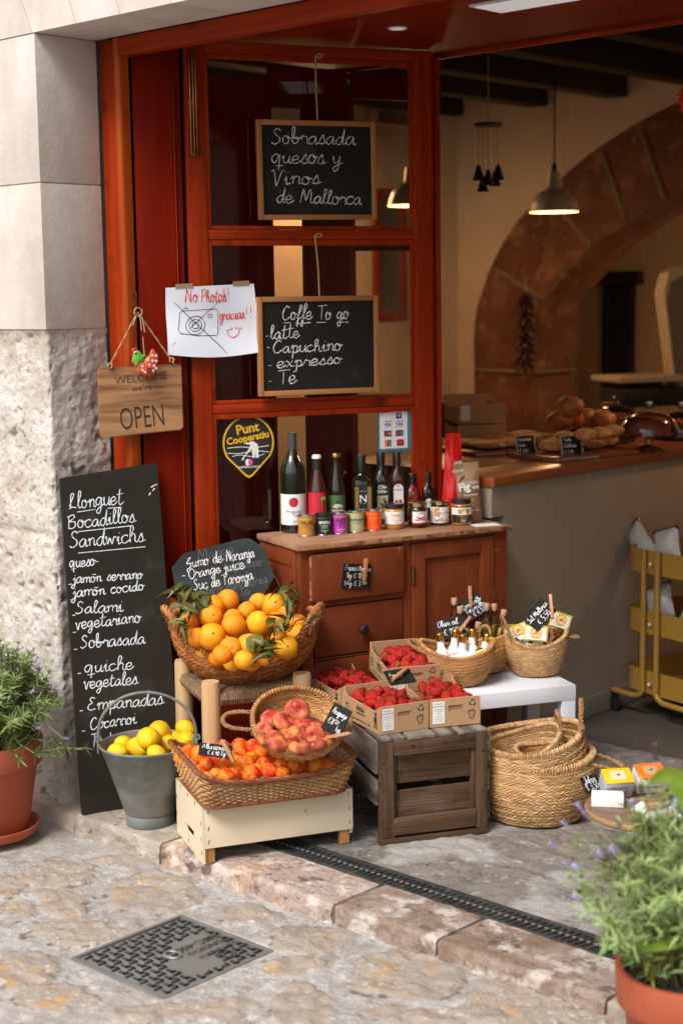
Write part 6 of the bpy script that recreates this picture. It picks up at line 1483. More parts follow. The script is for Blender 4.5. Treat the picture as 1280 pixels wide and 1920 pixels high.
def sprig(px, py, n, spread, label, L=.050, w=.028, off=.075, base=None, drop=0):
    c = PP(px, py, pl0 + pn * off, pn); t = thing('leafy_twig', label, 'leaves', c, 'leaves among the oranges'); mb = MB()
    for i in range(n):
        d = V((rnd.gauss(0, 1), rnd.gauss(0, 1), rnd.gauss(.2, .7))).normalized(); b = V((rnd.uniform(-1, 1), rnd.uniform(-1, 1), rnd.uniform(-.6, 1))) * spread
        mb.leaf(b, d, (rnd.gauss(0, .5), rnd.gauss(0, .5), 1), L * rnd.uniform(.7, 1.15), w * rnd.uniform(.7, 1.1), rnd.uniform(-.2, 1.1), fold=rnd.uniform(.3, 1.1), seg=6)
    mb.build('leaves', 'leaf_green', t); mb = MB()
    for i in range(3): mb.tube(smooth([(0, 0, -.03), (rnd.gauss(0, .01), rnd.gauss(0, .01), 0), V((rnd.gauss(0, 1), rnd.gauss(0, 1), rnd.gauss(0, 1))) * spread * 1.3], 4), .0012, 5)
    mb.build('twig', 'twig', t)
for x, y, n_, sp, lb in ((185, 410, 7, .022, 'upright green leaves at the left end of the orange basket'), (205, 500, 9, .022, 'green leaf cluster beside the left handle of the orange basket'), (305, 462, 8, .018, 'small dark leafy twig between two oranges at the top left'), (225, 612, 4, .012, 'curled leaf over an orange at the left side'), (810, 405, 6, .022, 'green leaves sticking up by the right handle of the orange basket'), (850, 470, 4, .015, 'leaf beside the right handle rope'), (755, 625, 5, .020, 'large curled leaves in the middle right of the oranges'), (840, 595, 5, .020, 'leafy twig lying on the oranges at the right'), (715, 735, 9, .022, 'leaf cluster low between the front right oranges'), (725, 790, 5, .016, 'pale leaf at the front rim of the orange basket'), (632, 780, 4, .012, 'dark leaf at the front rim between two oranges'), (958, 615, 3, .010, 'single leaf inside the right rim of the orange basket')):
    sprig(280 + x / 3.2, 980 + y / 3.2, n_, sp, lb, off=.09 if y < 700 else .075)
# ------------------------------------------------------------------ zinc bucket with lemons
bc = PZ(279, 1546, 0); bc += V((-.01, .015, 0)); BM = T(bc.x, bc.y, .001) @ RZ(FAC); BH = .242
t = thing('zinc_bucket', 'old grey zinc bucket full of lemons with its bail handle upright', 'bucket', BM)
mb = MB(); mb.lathe([(.070, 0), (.0715, .002), (.0735, .030), (.0715, .034), (.139, BH - .004), (.1435, BH - .001), (.1445, BH + .003), (.141, BH + .006), (.1375, BH + .002)], 56, cap0=True)
mb.v = [V((v.x * (1 + .012 * nz((v.x * 8, v.y * 8, v.z * 6))), v.y * (1 + .012 * nz((v.y * 8, v.x * 8, v.z * 6))), v.z)) for v in mb.v]; mb.build('body', 'zinc', t)
MB().lathe([(.1375, BH + .002), (.134, BH - .01), (.075, .04), (0, .04)], 48).build('lining', 'zinc_inside', t)
for s_ in (-1, 1): MB().box((-.013, -.003, -.022), (.013, .003, .016), .002, M=T(s_ * .146, 0, BH - .002) @ RZ(R(90))).lathe([(.006, -.004), (.011, -.004), (.011, .004), (.006, .004), (.006, -.004)], 14, M=T(s_ * .146, 0, BH + .018) @ RX(R(90)) @ RY(R(0))).build('ear', 'zinc', t)
MB().tube(smooth([(-.146, 0, BH + .012)] + [(-.146 * math.cos(a), -.015 * math.sin(a), BH + .018 + .142 * math.sin(a) ** .9) for a in [i * math.pi / 12 for i in range(1, 12)]] + [(.146, 0, BH + .012)], 4), .0046, 8).build('bail_handle', 'zinc', t)
for k, (x, y, r_) in enumerate(((103, 333, 46), (132, 296, 36), (208, 313, 60), (252, 270, 62), (303, 236, 58), (296, 262, 48), (345, 292, 40), (430, 222, 42), (438, 275, 50), (382, 275, 30), (292, 345, 30), (180, 330, 48), (340, 320, 48), (400, 310, 45), (240, 330, 48))):
    px, py = 180 + x / 2.56, 1280 + y / 2.56; c = PZ(px, py, BH - .010 + (.03 if k in (3, 4) else 0) - (.02 if k > 10 else 0)); dep = (MC @ (np.array(c) - CAM))[2]; rr = max(.027, min(.037, (r_ / 2.56) * dep / F_PX * .93))
    lb = 'yellow lemon of the heap in the zinc bucket'
    if k == 7: lb = 'small lemon lying apart at the back right under the bucket handle'; c = PZ(px, py, BH + .012)
    elif k == 2: lb = 'large round lemon at the front centre of the zinc bucket'
    fruit('lemon', c, rr, lb, 'lemons in the zinc bucket', aim(V((rnd.uniform(-1, 1), rnd.uniform(-1, 1), rnd.uniform(-.2, .5)))) @ RZ(rnd.uniform(0, 6)))
# ------------------------------------------------------------------ cream box, willow tray, apricots
wa, wb = PZ(381, 1621, 0), PZ(662, 1581, 0); we = (wb - wa); WL = we.length; we.normalize(); WM = FR(wa, we, (-we.y, we.x, 0)); WD, WH = .29, .163
t = thing('cream_crate', 'cream painted plywood crate turned over on pine feet under the apricot tray', 'crate', WM)
MB().box((.008, 0, .043), (WL, .006, WH), .0008).build('front_panel', 'cream_board', t)
mb = MB(); hx = (.095, .185); hz_ = (.040, .064)
for a, b in (((0, .0005, .0), (.0075, hx[0], WH)), ((0, hx[1], .0), (.0075, WD, WH)), ((0, hx[0], .0), (.0075, hx[1], hz_[0])), ((0, hx[0], hz_[1]), (.0075, hx[1], WH))): mb.box(a, b)
mb.build('end_panel', 'cream_board', t); MB().box((WL - .0075, .0065, .03), (WL, WD, WH - .001)).build('end_panel', 'cream_board', t); MB().box((.008, WD - .006, .043), (WL - .008, WD, WH)).build('back_panel', 'cream_board', t)
mb = MB(); mb.box((.0005, .001, WH), (.007, WD, WH + .0012)); mb.box((.0085, .0005, WH), (WL, .0055, WH + .0012)); mb.box((.008, .0065, WH - .02), (WL - .008, WD - .0065, WH - .012)); mb.build('plywood_edge', 'ply_edge', t)
for x, y in ((.009, .0065), (WL - .036, .0065), (.009, WD - .034), (WL - .036, WD - .034)): MB().box((x, y, 0), (x + .027, y + .027, WH - .021), .001).build('foot', 'pine_wood', t)
mb = MB()
for x, z, a in [(.018, q, 10) for q in (.062, .10, .148)] + [(WL - .010, q, 0) for q in (.066, .105, .148)] + [(.07, .158, 0), (.30, .115, 30), (.17, .158, 0), (.25, .158, 5)]: mb.box((-.0008, -.0012, -.006), (.0008, 0, .006), M=T(x, 0, z) @ RY(R(a)))
for y, z in ((.01, .03), (.01, .07), (.01, .115), (.15, .155), (.07, .155), (.23, .155), (.28, .06), (.28, .11), (.15, .02)): mb.box((-.0012, -.0008, -.006), (0, .0008, .006), M=T(0, y, z))
mb.build('staples', 'staple', t)
ta, tb = PZ(389, 1518, WH + .004), PZ(647, 1485, WH + .004); te = (tb - ta); TL = te.length; te.normalize(); tn_ = V((-te.y, te.x, 0)); TD_ = .30; TH = .066
tc = ta + te * TL / 2 + tn_ * (TD_ / 2 - .004); TMx = FR(tc, te, tn_)
t = thing('willow_tray', 'shallow woven willow tray of apricots on the cream crate', 'tray', TMx)
def rrp(u, hx, hy, r):
    P_ = 4 * (hx + hy - 2 * r) + 2 * math.pi * r; s_ = (u % 1) * P_; segs = [(2 * (hx - r), 0), (math.pi * r / 2, 1), (2 * (hy - r), 2), (math.pi * r / 2, 3), (2 * (hx - r), 4), (math.pi * r / 2, 5), (2 * (hy - r), 6), (math.pi * r / 2, 7)]
    for L, k in segs:
        if s_ <= L or k == 7: break
        s_ -= L
    if k == 0: return V((-hx + r + s_, -hy, 0)), V((0, -1, 0))
    if k == 2: return V((hx, -hy + r + s_, 0)), V((1, 0, 0))
    if k == 4: return V((hx - r - s_, hy, 0)), V((0, 1, 0))
    if k == 6: return V((-hx, hy - r - s_, 0)), V((-1, 0, 0))
    c = {1: V((hx - r, -hy + r, 0)), 3: V((hx - r, hy - r, 0)), 5: V((-hx + r, hy - r, 0)), 7: V((-hx + r, -hy + r, 0))}[k]; a = {1: -90, 3: 0, 5: 90, 7: 180}[k]; a = R(a) + s_ / r; n = V((math.cos(a), math.sin(a), 0)); return c + n * r, n
def ts(u, v, off=0):
    f = 1 + .0 * v; p, n = rrp(u, TL / 2 + .028 * v, TD_ / 2 + .030 * v, .035); z = .004 + TH * v + .022 * v * v * (abs(p.x) / (TL / 2)) ** 4; return p + n * off + V((0, 0, z)), n
NS = 92; mb = MB()
for r_ in range(12):
    v = (r_ + .6) / 12.4; pts = []
    for i in range(NS * 3):
        u = i / (NS * 3); k = i / 3; o_ = .0036 * math.cos(math.pi * (k + r_)); pts.append(ts(u, v, o_)[0])
    mb.tube(pts, .0028, 5, closed=True, flat=1.1)
wv = mb.build('weavers', 'willow', t)
mb = MB()
for i in range(NS): mb.tube([ts(i / NS, v)[0] for v in (.0, .5, 1)], .0019, 5)
mb.build('stakes', 'willow', t)
mb = MB(); mb.rope([ts(i / 260, 1.04)[0] for i in range(261)], .0080, .034, 4); mb.build('rim', 'willow_dark', t)
mb = MB(); mb.rope([ts(i / 200, .0, .004)[0] for i in range(201)], .006, .03, 3); mb.build('foot_border', 'willow_dark', t)
mb = MB()
for i in range(26): y = -TD_ / 2 + .012 + i * (TD_ - .02) / 25.5; mb.tube([(-TL / 2 + .006, y, .006), (TL / 2 - .006, y, .006)], .0058, 5)
mb.build('base', 'willow', t)
t = thing('paper_liner', 'white paper liner showing at the left end of the apricot tray', 'paper', TMx)
MB().grid(lambda u, v: V((-TL / 2 + .012 - .024 * v + .002 * nz((u * 6, v * 3, 0)), -.12 + .25 * u, .012 + .096 * v + .006 * nz((u * 5, 1, 2)))), 16, 6).grid(lambda u, v: V((-TL / 2 + .014 + (TL - .03) * u, -TD_ / 2 + .012 + (TD_ - .024) * v, .013)), 6, 6).build('sheet', 'liner', t)
t = thing('paper_liner', 'crumpled grey liner corner at the right end of the apricot tray', 'paper', TMx)
MB().grid(lambda u, v: V((TL / 2 - .03 + .04 * v, .02 + .10 * u, .03 + .07 * v + .012 * nz((u * 6, v * 4, 3)))), 10, 6).build('sheet', 'liner', t)
for k, (x, y, r_) in enumerate(((418, 355, 41), (450, 328, 30), (500, 350, 48), (453, 402, 33), (497, 430, 35), (560, 400, 46), (620, 395, 36), (575, 447, 33), (625, 452, 40), (670, 430, 33), (610, 312, 34), (690, 305, 38), (755, 305, 30), (785, 345, 48), (697, 345, 32), (715, 393, 46), (745, 367, 32), (747, 440, 42), (780, 420, 32), (805, 393, 34), (836, 425, 37), (890, 402, 36), (900, 432, 32), (960, 407, 42), (1062, 400, 42), (1120, 402, 28), (530, 464, 32), (682, 385, 32), (532, 392, 32), (660, 362, 28), (545, 350, 38), (640, 345, 36), (470, 375, 36), (540, 430, 36), (700, 445, 36), (830, 360, 36), (870, 350, 36), (940, 370, 38), (1010, 405, 38))):
    low = k >= 30; px, py = 180 + x / 2.56, 1280 + y / 2.56; c = PZ(px, py, WH + TH + .008 + (.006 if not low else -.018) + (.012 if y < 400 else 0)); dep = (MC @ (np.array(c) - CAM))[2]; rr = max(.022, min(.031, (r_ / 2.56) * dep / F_PX * 1.1))
    lb = 'apricot of the heap in the willow tray'
    if k == 2: lb = 'reddest large apricot beside the black price tag'
    elif k == 13: lb = 'large apricot touching the left side of the peach basket'
    elif k == 23: lb = 'red orange apricot in front of the peach basket at the tray rim'
    elif k == 24: lb = 'lone yellow apricot at the right end of the willow tray'
    fruit('apricot', c, rr, lb, 'apricots in the willow tray', rot_rand())
a = PD(371, 1418, 4.29)
price_tag(FR(PD(371, 1416, 4.30), PD(442, 1424, 4.26) - PD(371, 1416, 4.30), V((-.25, .25, .8))), .100, .036, [('Albaricoque', .10, .58, .0068, .80), ('€ 6,90 Kg', .28, .16, .0062, .55)], 'black price tag lying on the apricots', T(.092, .020, .006) @ RZ(R(38)) @ RX(R(90)), lw=.0013)
# ------------------------------------------------------------------ peach basket
pb = PD(555, 1391, 4.36); PBM = T(pb.x, pb.y, pb.z) @ RZ(FAC) @ RX(R(24)) @ RY(R(6))
basket(PBM, 'peach_basket', 'round shallow plaited basket of flat peaches tipped on the willow tray', (.131, .124), (.080, .076), .082, 'straw_peach', 6, 44, None, ((164, 196, .085, -.004), (-16, 16, .022, .012)), lambda a: .014 * math.sin(a), .012, thick=.003, hr=.0065)
pl1 = PBM @ V((0, 0, .064)); pn1 = PBM.to_3x3() @ V((0, 0, 1))
for k, (x, y, r_, fl) in enumerate(((966, 138, 52, 0), (837, 178, 42, 0), (900, 195, 52, 2), (890, 160, 28, 1), (807, 225, 36, 0), (852, 250, 32, 1), (930, 243, 46, 1), (886, 285, 44, 2), (808, 270, 36, 1), (935, 290, 32, 1), (975, 310, 48, 1), (990, 205, 42, 1), (975, 250, 32, 2), (1045, 262, 50, 0), (1010, 240, 32, 2), (1055, 210, 28, 1), (1060, 300, 40, 1), (1100, 275, 24, 1), (852, 298, 24, 2), (900, 240, 36, 1), (1010, 280, 36, 1), (860, 215, 34, 1))):
    px, py = 180 + x / 2.56, 1280 + y / 2.56; low = k >= 19; c = PP(px, py, pl1 + pn1 * (.014 if not low else -.015), pn1); dep = (MC @ (np.array(c) - CAM))[2]; rr = max(.025, min(.038, (r_ / 2.56) * dep / F_PX * 1.22)); tc_ = tocam(c)
    if fl == 0: Mr = aim(tc_ + V((rnd.uniform(-.3, .3), rnd.uniform(-.3, .3), .3)))
    elif fl == 1: Mr = aim(V((rnd.uniform(-.4, .4), rnd.uniform(-.4, .4), 1)))
    else: Mr = aim(V((rnd.uniform(.3, .8), rnd.uniform(.2, .8), .5)))
    lb = 'small flat peach of the heap in the tipped basket'
    if k == 0: lb = 'darkest red flat peach at the top of the basket against the plaited back'
    elif k == 13: lb = 'pink flat peach with a deep dimple at the right of the heap'
    fruit('peach', c, rr, lb, 'flat peaches in the tipped basket', Mr @ RZ(rnd.uniform(0, 6)))
q0, q1, q2 = PD(601, 1366, 4.27), PD(634, 1384, 4.24), PD(613, 1311, 4.29)
price_tag(FR(q0, q1 - q0, q2 - q0), .062, .082, [('Paraguayo', .12, .66, .0085, .80), ('€8', .12, .30, .010, .34), ('50', .48, .38, .006, .2), ('kg', .66, .16, .008, .28)], 'black price tag clipped to the right rim of the peach basket', T(.062, .006, .006) @ RZ(R(-55)) @ RX(R(90)), lw=.0015)
# ================================================================== old wooden crate and strawberry cartons
ka, kb = PZ(713, 1587, 0), PZ(914, 1562, 0); ke = (kb - ka); KW = ke.length; ke.normalize(); KM = FR(ka, ke, (-ke.y, ke.x, 0)); KD, KH = .46, .312
t = thing('wooden_crate', 'weathered grey brown slatted wooden crate standing on end under the strawberry cartons', 'crate', KM)
def wob(mb, k=.0015):
    mb.v = [v + V((k * nz(v * 14, 1, 1), k * nz(v * 14, 1, 5), k * nz(v * 14, 1, 9))) for v in mb.v]; return mb
def kbox(nm, a, b, mat, bev=.003): return wob(MB().box(a, b, bev)).build(nm, mat, t)
kbox('front_post', (0, 0, .019), (.044, .022, KH - .012), 'old_wood_v'); kbox('front_post', (KW - .034, 0, .019), (KW, .022, KH - .004), 'old_wood_v')
kbox('front_rail', (.0445, .001, .258), (KW - .0345, .018, .303), 'old_wood_x'); kbox('front_rail', (.040, -.003, .026), (KW - .036, .016, .076), 'old_wood_x')
kbox('front_board', (.0445, .018, .172), (KW - .0345, .028, .257), 'old_wood_x'); kbox('front_board', (.0445, .0185, .074), (KW - .0345, .028, .152), 'old_wood_x')
kbox('inner_post', (.0445, .010, .077), (.054, .030, .256), 'old_wood_v', .001); kbox('inner_post', (KW - .046, .010, .077), (KW - .0346, .030, .256), 'old_wood_v', .001)
kbox('base_strip', (-.002, -.002, 0), (KW + .002, .026, .018), 'old_wood_x')
kbox('side_plank', (-.011, .004, .210), (-.0005, KD, KH - .006), 'old_wood_y'); kbox('side_plank', (-.011, .008, .118), (-.0005, KD, .192), 'old_wood_y')
kbox('side_plank', (KW + .0005, .004, .215), (KW + .011, KD, KH - .006), 'old_wood_y'); kbox('side_plank', (KW + .0005, .01, .125), (KW + .011, KD, .20), 'old_wood_y'); kbox('side_plank', (KW + .0005, .01, .04), (KW + .011, KD, .11), 'old_wood_y')
for a, b in ((.004, .078), (.088, .17), (.178, .235), (.239, .262), (.268, KW - .002)): kbox('top_plank', (a, -.003 + .006 * rnd.random(), KH - .010), (b, KD, KH), 'old_wood_y', .002)
kbox('back_board', (.002, KD + .0005, .02), (KW - .002, KD + .012, KH - .01), 'old_wood_x')
mb = MB()
for x, z in ((.012, .24), (.012, .16), (.02, .05), (.10, .285), (.20, .285), (KW - .05, .285), (KW - .015, .25), (KW - .015, .13), (.16, .05), (KW - .06, .05)): mb.lathe([(.003, 0), (.0025, .0012), (0, .0014)], 8, M=T(x, -.0005, z) @ RX(R(90)))
for z in (.295, .225, .18, .13): mb.lathe([(.003, 0), (.0025, .0012), (0, .0014)], 8, M=T(-.0112, .014, z) @ RY(R(-90)))
mb.build('nails', 'dark_metal', t)
# --- cartons
SB = {}
def berry_mesh(seed):
    mb = MB(); n, k = 22, 16
    def f(u, v):
        a = 2 * math.pi * u; z = v; r_ = .92 * (math.sin(math.pi * (1 - z) ** .72) ** .75) * (.62 + .38 * (1 - z) ** .4) if 0 < v < 1 else 0
        r_ = max(0, math.sin(math.pi * min(1, z) ** .62)) ** .72
        p = V((r_ * .60 * math.cos(a), r_ * .60 * math.sin(a), 1.85 * z)); d = 1 + .10 * fbm(V((math.cos(a), math.sin(a), z * 2)), 1.3, 3, seed); return V((p.x * d, p.y * d, p.z))
    mb.grid(f, n, k, cu=True)
    body = mb.mesh('strawberry', 'strawberry_flesh', angle=180)
    sd = MB()
    for j in range(8):
        v = .12 + .095 * j; m_ = max(4, int(11 * (1 - v ** 2)))
        for i in range(m_):
            u = (i + .5 * (j % 2)) / m_ + rnd.uniform(-.01, .01); p = f(u, v); q = f(u + .01, v) - p; w_ = f(u, v + .01) - p; n_ = q.cross(w_).normalized()
            X = FR(p + n_ * .008, w_, q); sd.add([X @ V(c) for c in ((-.050, 0, .0), (0, -.026, .010), (.050, 0, 0), (0, .026, .010), (0, 0, .02))], [(0, 1, 4), (1, 2, 4), (2, 3, 4), (3, 0, 4)])
    cal = MB()
    for i in range(9): a = i * .698 + rnd.uniform(-.2, .2); cal.leaf((0, 0, .06), (math.cos(a), math.sin(a), rnd.uniform(-.25, .5)), (0, 0, -1), .62, .26, rnd.uniform(.1, .7), fold=.3, seg=4)
    cal.tube([(0, 0, .05), (.03, 0, -.10), (.08, .02, -.28)], [.05, .045, .04], 6)
    return body, sd.mesh('seeds', 'seed', flat=True), cal.mesh('calyx', 'calyx_green')
BER = [berry_mesh(3 + 4 * i) for i in range(3)]
def berry(c, d, s, label, group, cal):
    o_ = rnd.choice(BER); M = T(*c) @ aim(d) @ RZ(rnd.uniform(0, 6)) @ SCL(s, s, s) @ T(0, 0, -.8)
    o = put('strawberry', o_[0], M, label, 'strawberry', group); part('seeds', o_[1], o)
    if cal: part('calyx', o_[2], o)
def strawberry_icon(mb, M, s, m=0):
    o = smooth([(-.42, .35), (-.40, 0), (-.15, -.5), (.05, -.6), (.25, -.4), (.46, .05), (.40, .40), (0, .48)], 4, True); pts = [V((q.x * s, q.y * s, 0)) for q in o]; mb.ribbon(pts + pts[:2], s * .10, m, M)
    for x, y in ((-.2, .15), (.05, .2), (.25, .12), (-.1, -.08), (.14, -.1), (.02, -.32), (-.02, .0), (.28, -.06)): mb.disc(s * .045, m, M @ T(x * s, y * s, 0), 6)
    for a in (20, 55, 90, 125, 160): mb.poly([(0, .42 * s), (.55 * s * math.cos(R(a)) - .05 * s, (.42 + .36 * math.sin(R(a))) * s), (.55 * s * math.cos(R(a)) + .08 * s, (.44 + .30 * math.sin(R(a))) * s)], m, M)
def recycle_icon(mb, M, s, m=0):
    for k in range(3):
        Q = M @ RZ(R(120 * k)); mb.poly([(-.28 * s, .30 * s), (-.06 * s, .52 * s), (.10 * s, .52 * s), (-.10 * s, .18 * s)], m, Q); mb.poly([(.06 * s, .50 * s), (.34 * s, .48 * s), (.28 * s, .18 * s), (.22 * s, .26 * s), (.06 * s, .36 * s)], m, Q)
def carton(M, label, Wd, L, H, n, seed, cal_p, lab_front=True, grp=''):
    t = thing('strawberry_carton', label, 'carton', M, 'open cartons of strawberries'); th = .003
    MB().box((0, 0, 0), (Wd, L, th)).build('base', 'cardboard', t)
    # front end with a hand slot: four strips round the slot
    s0, s1, z0, z1 = Wd * .36, Wd * .64, H * .55, H * .74; fz = H
    mb = MB()
    for a, b in (((0, 0, th), (s0, th, fz)), ((s1, 0, th), (Wd, th, fz)), ((s0, 0, th), (s1, th, z0)), ((s0, 0, z1), (s1, th, fz))): mb.box(a, b)
    mb.build('front_panel', 'cardboard', t); MB().box((s0, th + .0005, z0), (s1, th + .0015, z1)).build('hand_slot_flap', 'kraft', t)
    bz_ = H * 1.12
    MB().box((0, L - th, th), (Wd, L, bz_)).build('back_panel', 'cardboard', t)
    for x in (0, Wd - th):
        out = [(th, th), (L - th, th), (L - th, bz_), (L - .03, H * .86), (.035, H * .78), (th, H)]
        MB().prism(out, x, x + th, M=Matrix(((0, 0, 1, 0), (1, 0, 0, 0), (0, 1, 0, 0), (0, 0, 0, 1)))).build('side_panel', 'cardboard', t)
    for k, (a, b) in enumerate((((0, .0, fz), (Wd, th, fz + .0006)), ((0, L - th, bz_), (Wd, L, bz_ + .0006)))): MB().box(a, b).build('cut_edge', 'cardboard_edge', t)
    F = T(0, -.0006, 0) @ RX(R(90)); mb = MB()
    recycle_icon(mb, F @ T(Wd * .84, H * .78, 0), .020); strawberry_icon(mb, F @ T(Wd * .82, H * .36, 0), .022)
    SL = T(-.0006, 0, 0) @ RZ(R(-90)) @ RX(R(90))     # left side, reading from the back to the front
    def sd(y, z): return Matrix(((0, 0, -1, -.0007), (-1, 0, 0, L - y), (0, 1, 0, z), (0, 0, 0, 1)))
    mb.text('FRESA', .019, sd(L * .48, H * .50), bold=.03); mb.text('DE MANACOR', .008, sd(L * .48, H * .38), bold=.03); mb.text('FRUIT DE LA TERRA, PER GENT DE LA TERRA', .0075, sd(L * .47, H * .12), bold=.02, sx=.85)
    Q = sd(L * .88, H * .45); mb.disc(.006, 0, Q @ T(0, .017, 0), 10); mb.poly([(-.006, .010), (.006, .010), (.008, -.006), (-.008, -.006)], 0, Q); mb.poly([(-.008, -.006), (-.002, -.006), (-.004, -.024), (-.010, -.024)], 0, Q); mb.poly([(.002, -.006), (.008, -.006), (.010, -.024), (.004, -.024)], 0, Q); mb.ribbon([(-.006, .009), (-.014, -.002), (-.008, -.006)], .003, 0, Q); mb.ribbon([(-.009, .022), (.009, .022)], .003, 0, Q)
    strawberry_icon(mb, sd(L * .12, H * .45), .020)
    mb.build('brown_print', 'print_brown', t)
    lb = MB().box((.006, -.0012, .010), (.006 + .037, -.0004, H * .92)).build('paper_label', 'label_white', t)
    mb = MB()
    for k, (s_, z_, q) in enumerate((('Agroilla S.A.T.', .0046, .84), ('FRESA DE MANACOR', .0042, .74), ('Varietat: CAMAROSA', .0032, .64), ('Origen: Manacor, Espanya', .0026, .57), ('Lot: 31', .003, .51), ('Cat: I', .003, .45), ('Pes net aprox: 2KG', .0028, .37), ('Agroilla SAT 07500', .0028, .28), ('mantenir en fred', .0026, .21))): mb.text(s_, z_, T(.0245, -.0016, H * q * .98) @ RX(R(90)), bold=.02)
    mb.build('label_print', 'ink_grey', lb)
    g = random.Random(seed)
    for layer in (0, 1):
        k = 0
        for i in range(n if layer else int(n * .6)):
            for tr in range(30):
                x, y = g.uniform(.022, Wd - .022), g.uniform(.026, L - .022)
                if all((x - a) ** 2 + (y - b) ** 2 > (.029 if layer else .034) ** 2 for a, b in ([] if tr == 29 else PTS.setdefault((seed, layer), []))): break
            PTS.setdefault((seed, layer), []).append((x, y)); dome = .016 * (1 - ((x / Wd - .5) * 2) ** 2) * (1 - ((y / L - .5) * 2) ** 2)
            z = (H * .34 if not layer else H * .74) + dome + g.uniform(-.005, .006)
            d = V((g.gauss(0, 1), g.gauss(0, 1), g.gauss(-.15 if g.random() < cal_p else .35, .35)))
            berry(M @ V((x, y, z)), (M.to_3x3() @ d), g.uniform(.0250, .0315), 'red strawberry lying in the ' + grp, 'strawberries in the ' + grp, (g.random() < cal_p))
    return t
PTS = {}
ca, cb, cc = PZ(713, 1376, .318), PZ(803, 1362, .318), PZ(634, 1342, .318); e1 = (cb - ca).normalized(); CWd = (cb - ca).length; CLn = .235
s1_ = V((-e1.y, e1.x, 0)); Z0 = KH + .002
M1 = FR(V((ca.x, ca.y, Z0)), e1, s1_)
carton(M1, 'front left brown cardboard carton of strawberries with a white label and printed side', CWd, CLn, .080, 21, 11, .3, grp='front left carton')
da, db = PZ(807, 1363, .318), PZ(900, 1354, .318); e2 = (db - da).normalized(); M2_ = FR(V((da.x, da.y, Z0 + .001)), e2, V((-e2.y, e2.x, 0)))
carton(M2_, 'front right brown cardboard carton of strawberries beside the white table', (db - da).length, CLn, .082, 21, 12, .35, grp='front right carton')
b0 = V((ca.x, ca.y, 0)) + s1_ * (CLn + .006) - e1 * .004
carton(FR(V((b0.x, b0.y, Z0 + .004)), e1, s1_), 'back left brown carton of strawberries partly behind the stool leg', CWd, CLn, .080, 20, 13, .12, grp='back left carton')
b1 = V((da.x, da.y, 0)) + V((-e2.y, e2.x, 0)) * (CLn * .98) - e2 * .045
carton(FR(V((b1.x, b1.y, Z0 + .050)), e2, V((-e2.y, e2.x, 0))) @ RX(R(7)), 'back right brown carton of strawberries with green tops raised against the cabinet', CWd, .215, .080, 18, 14, .75, grp='back right carton')
MB().box((.0, .0, .0), (.13, .19, .045), .002).build('base_block', 'old_wood_x', M=FR(V((b1.x, b1.y, Z0)), e2, V((-e2.y, e2.x, 0))) @ T(.012, .012, .0005)); tag(bpy.data.objects['base_block'], 'small old wooden block under the raised back right carton', 'block')
q = PD(733, 1285, 4.42); price_tag(FR(q, ce3, V((-.2, .2, .18))), .085, .055, [('Fresas', .1, .5, .008, .5)], 'black price tag lying flat between the strawberry cartons', T(.04, .03, .005) @ RZ(R(-62)) @ RX(R(90)))
# ================================================================== white side table and the small baskets on it
TZ = .345; ta_ = PZ(1079, 1284, TZ); tb_ = PZ(900, 1302, TZ); tu = (ta_ - tb_).normalized(); tw = V((-tu.y, tu.x, 0)); TW_, TDp = .385, .30
TBM = FR(V((ta_.x, ta_.y, 0)) - tu * TW_, tu, tw)
t = thing('white_side_table', 'low white square legged side table carrying three small straw baskets', 'table', TBM)
MB().box((0, 0, TZ - .048), (TW_, TDp, TZ), .002).build('tabletop', 'table_white', t)
for x in (.001, TW_ - .046):
    for y in (.001, TDp - .046): MB().box((x, y, 0), (x + .045, y + .045, TZ - .0485), .001).build('leg', 'table_white', t)
def on_table(px, py): return PZ(px, py, TZ + .001)
# olive oil basket
p = on_table(856, 1282); OB = T(p.x, p.y, p.z) @ RZ(FAC)
basket(OB, 'oil_basket', 'small plaited basket of white oil bottles with gold caps on the white table', (.117, .088), (.074, .056), .118, 'straw_peach', 9, 58, 'small plaited baskets on the table', ((168, 216, .045, .026), (62, 98, .004, .062), (22, 52, .006, .062)), lambda a: .016 * math.cos(2 * a) - .006 * math.sin(-a), .012, hr=.0055, thick=.0028)
def oil_bottle(px, py, d, label, s=1.0):
    """cap centre at picture point, axis d pointing out of the neck"""
    c = px if isinstance(px, V) else None
    t = thing('oil_bottle', label, 'bottle', T(*c) @ aim(d) @ SCL(s, s, s), 'white bottles with gold caps')
    MB().lathe([(0, -.128), (.021, -.128), (.0235, -.122), (.0235, -.062), (.0205, -.048), (.0125, -.037), (.0118, -.012)], 30).build('body', 'bottle_white', t)
    prof = [(.0122, -.013)] + [(.0136 - .0006 * (k % 2), -.0125 + .0021 * k) for k in range(12)] + [(.012, .0125), (0, .0128)]
    MB().lathe(prof, 30).build('cap', 'cap_gold', t); return t
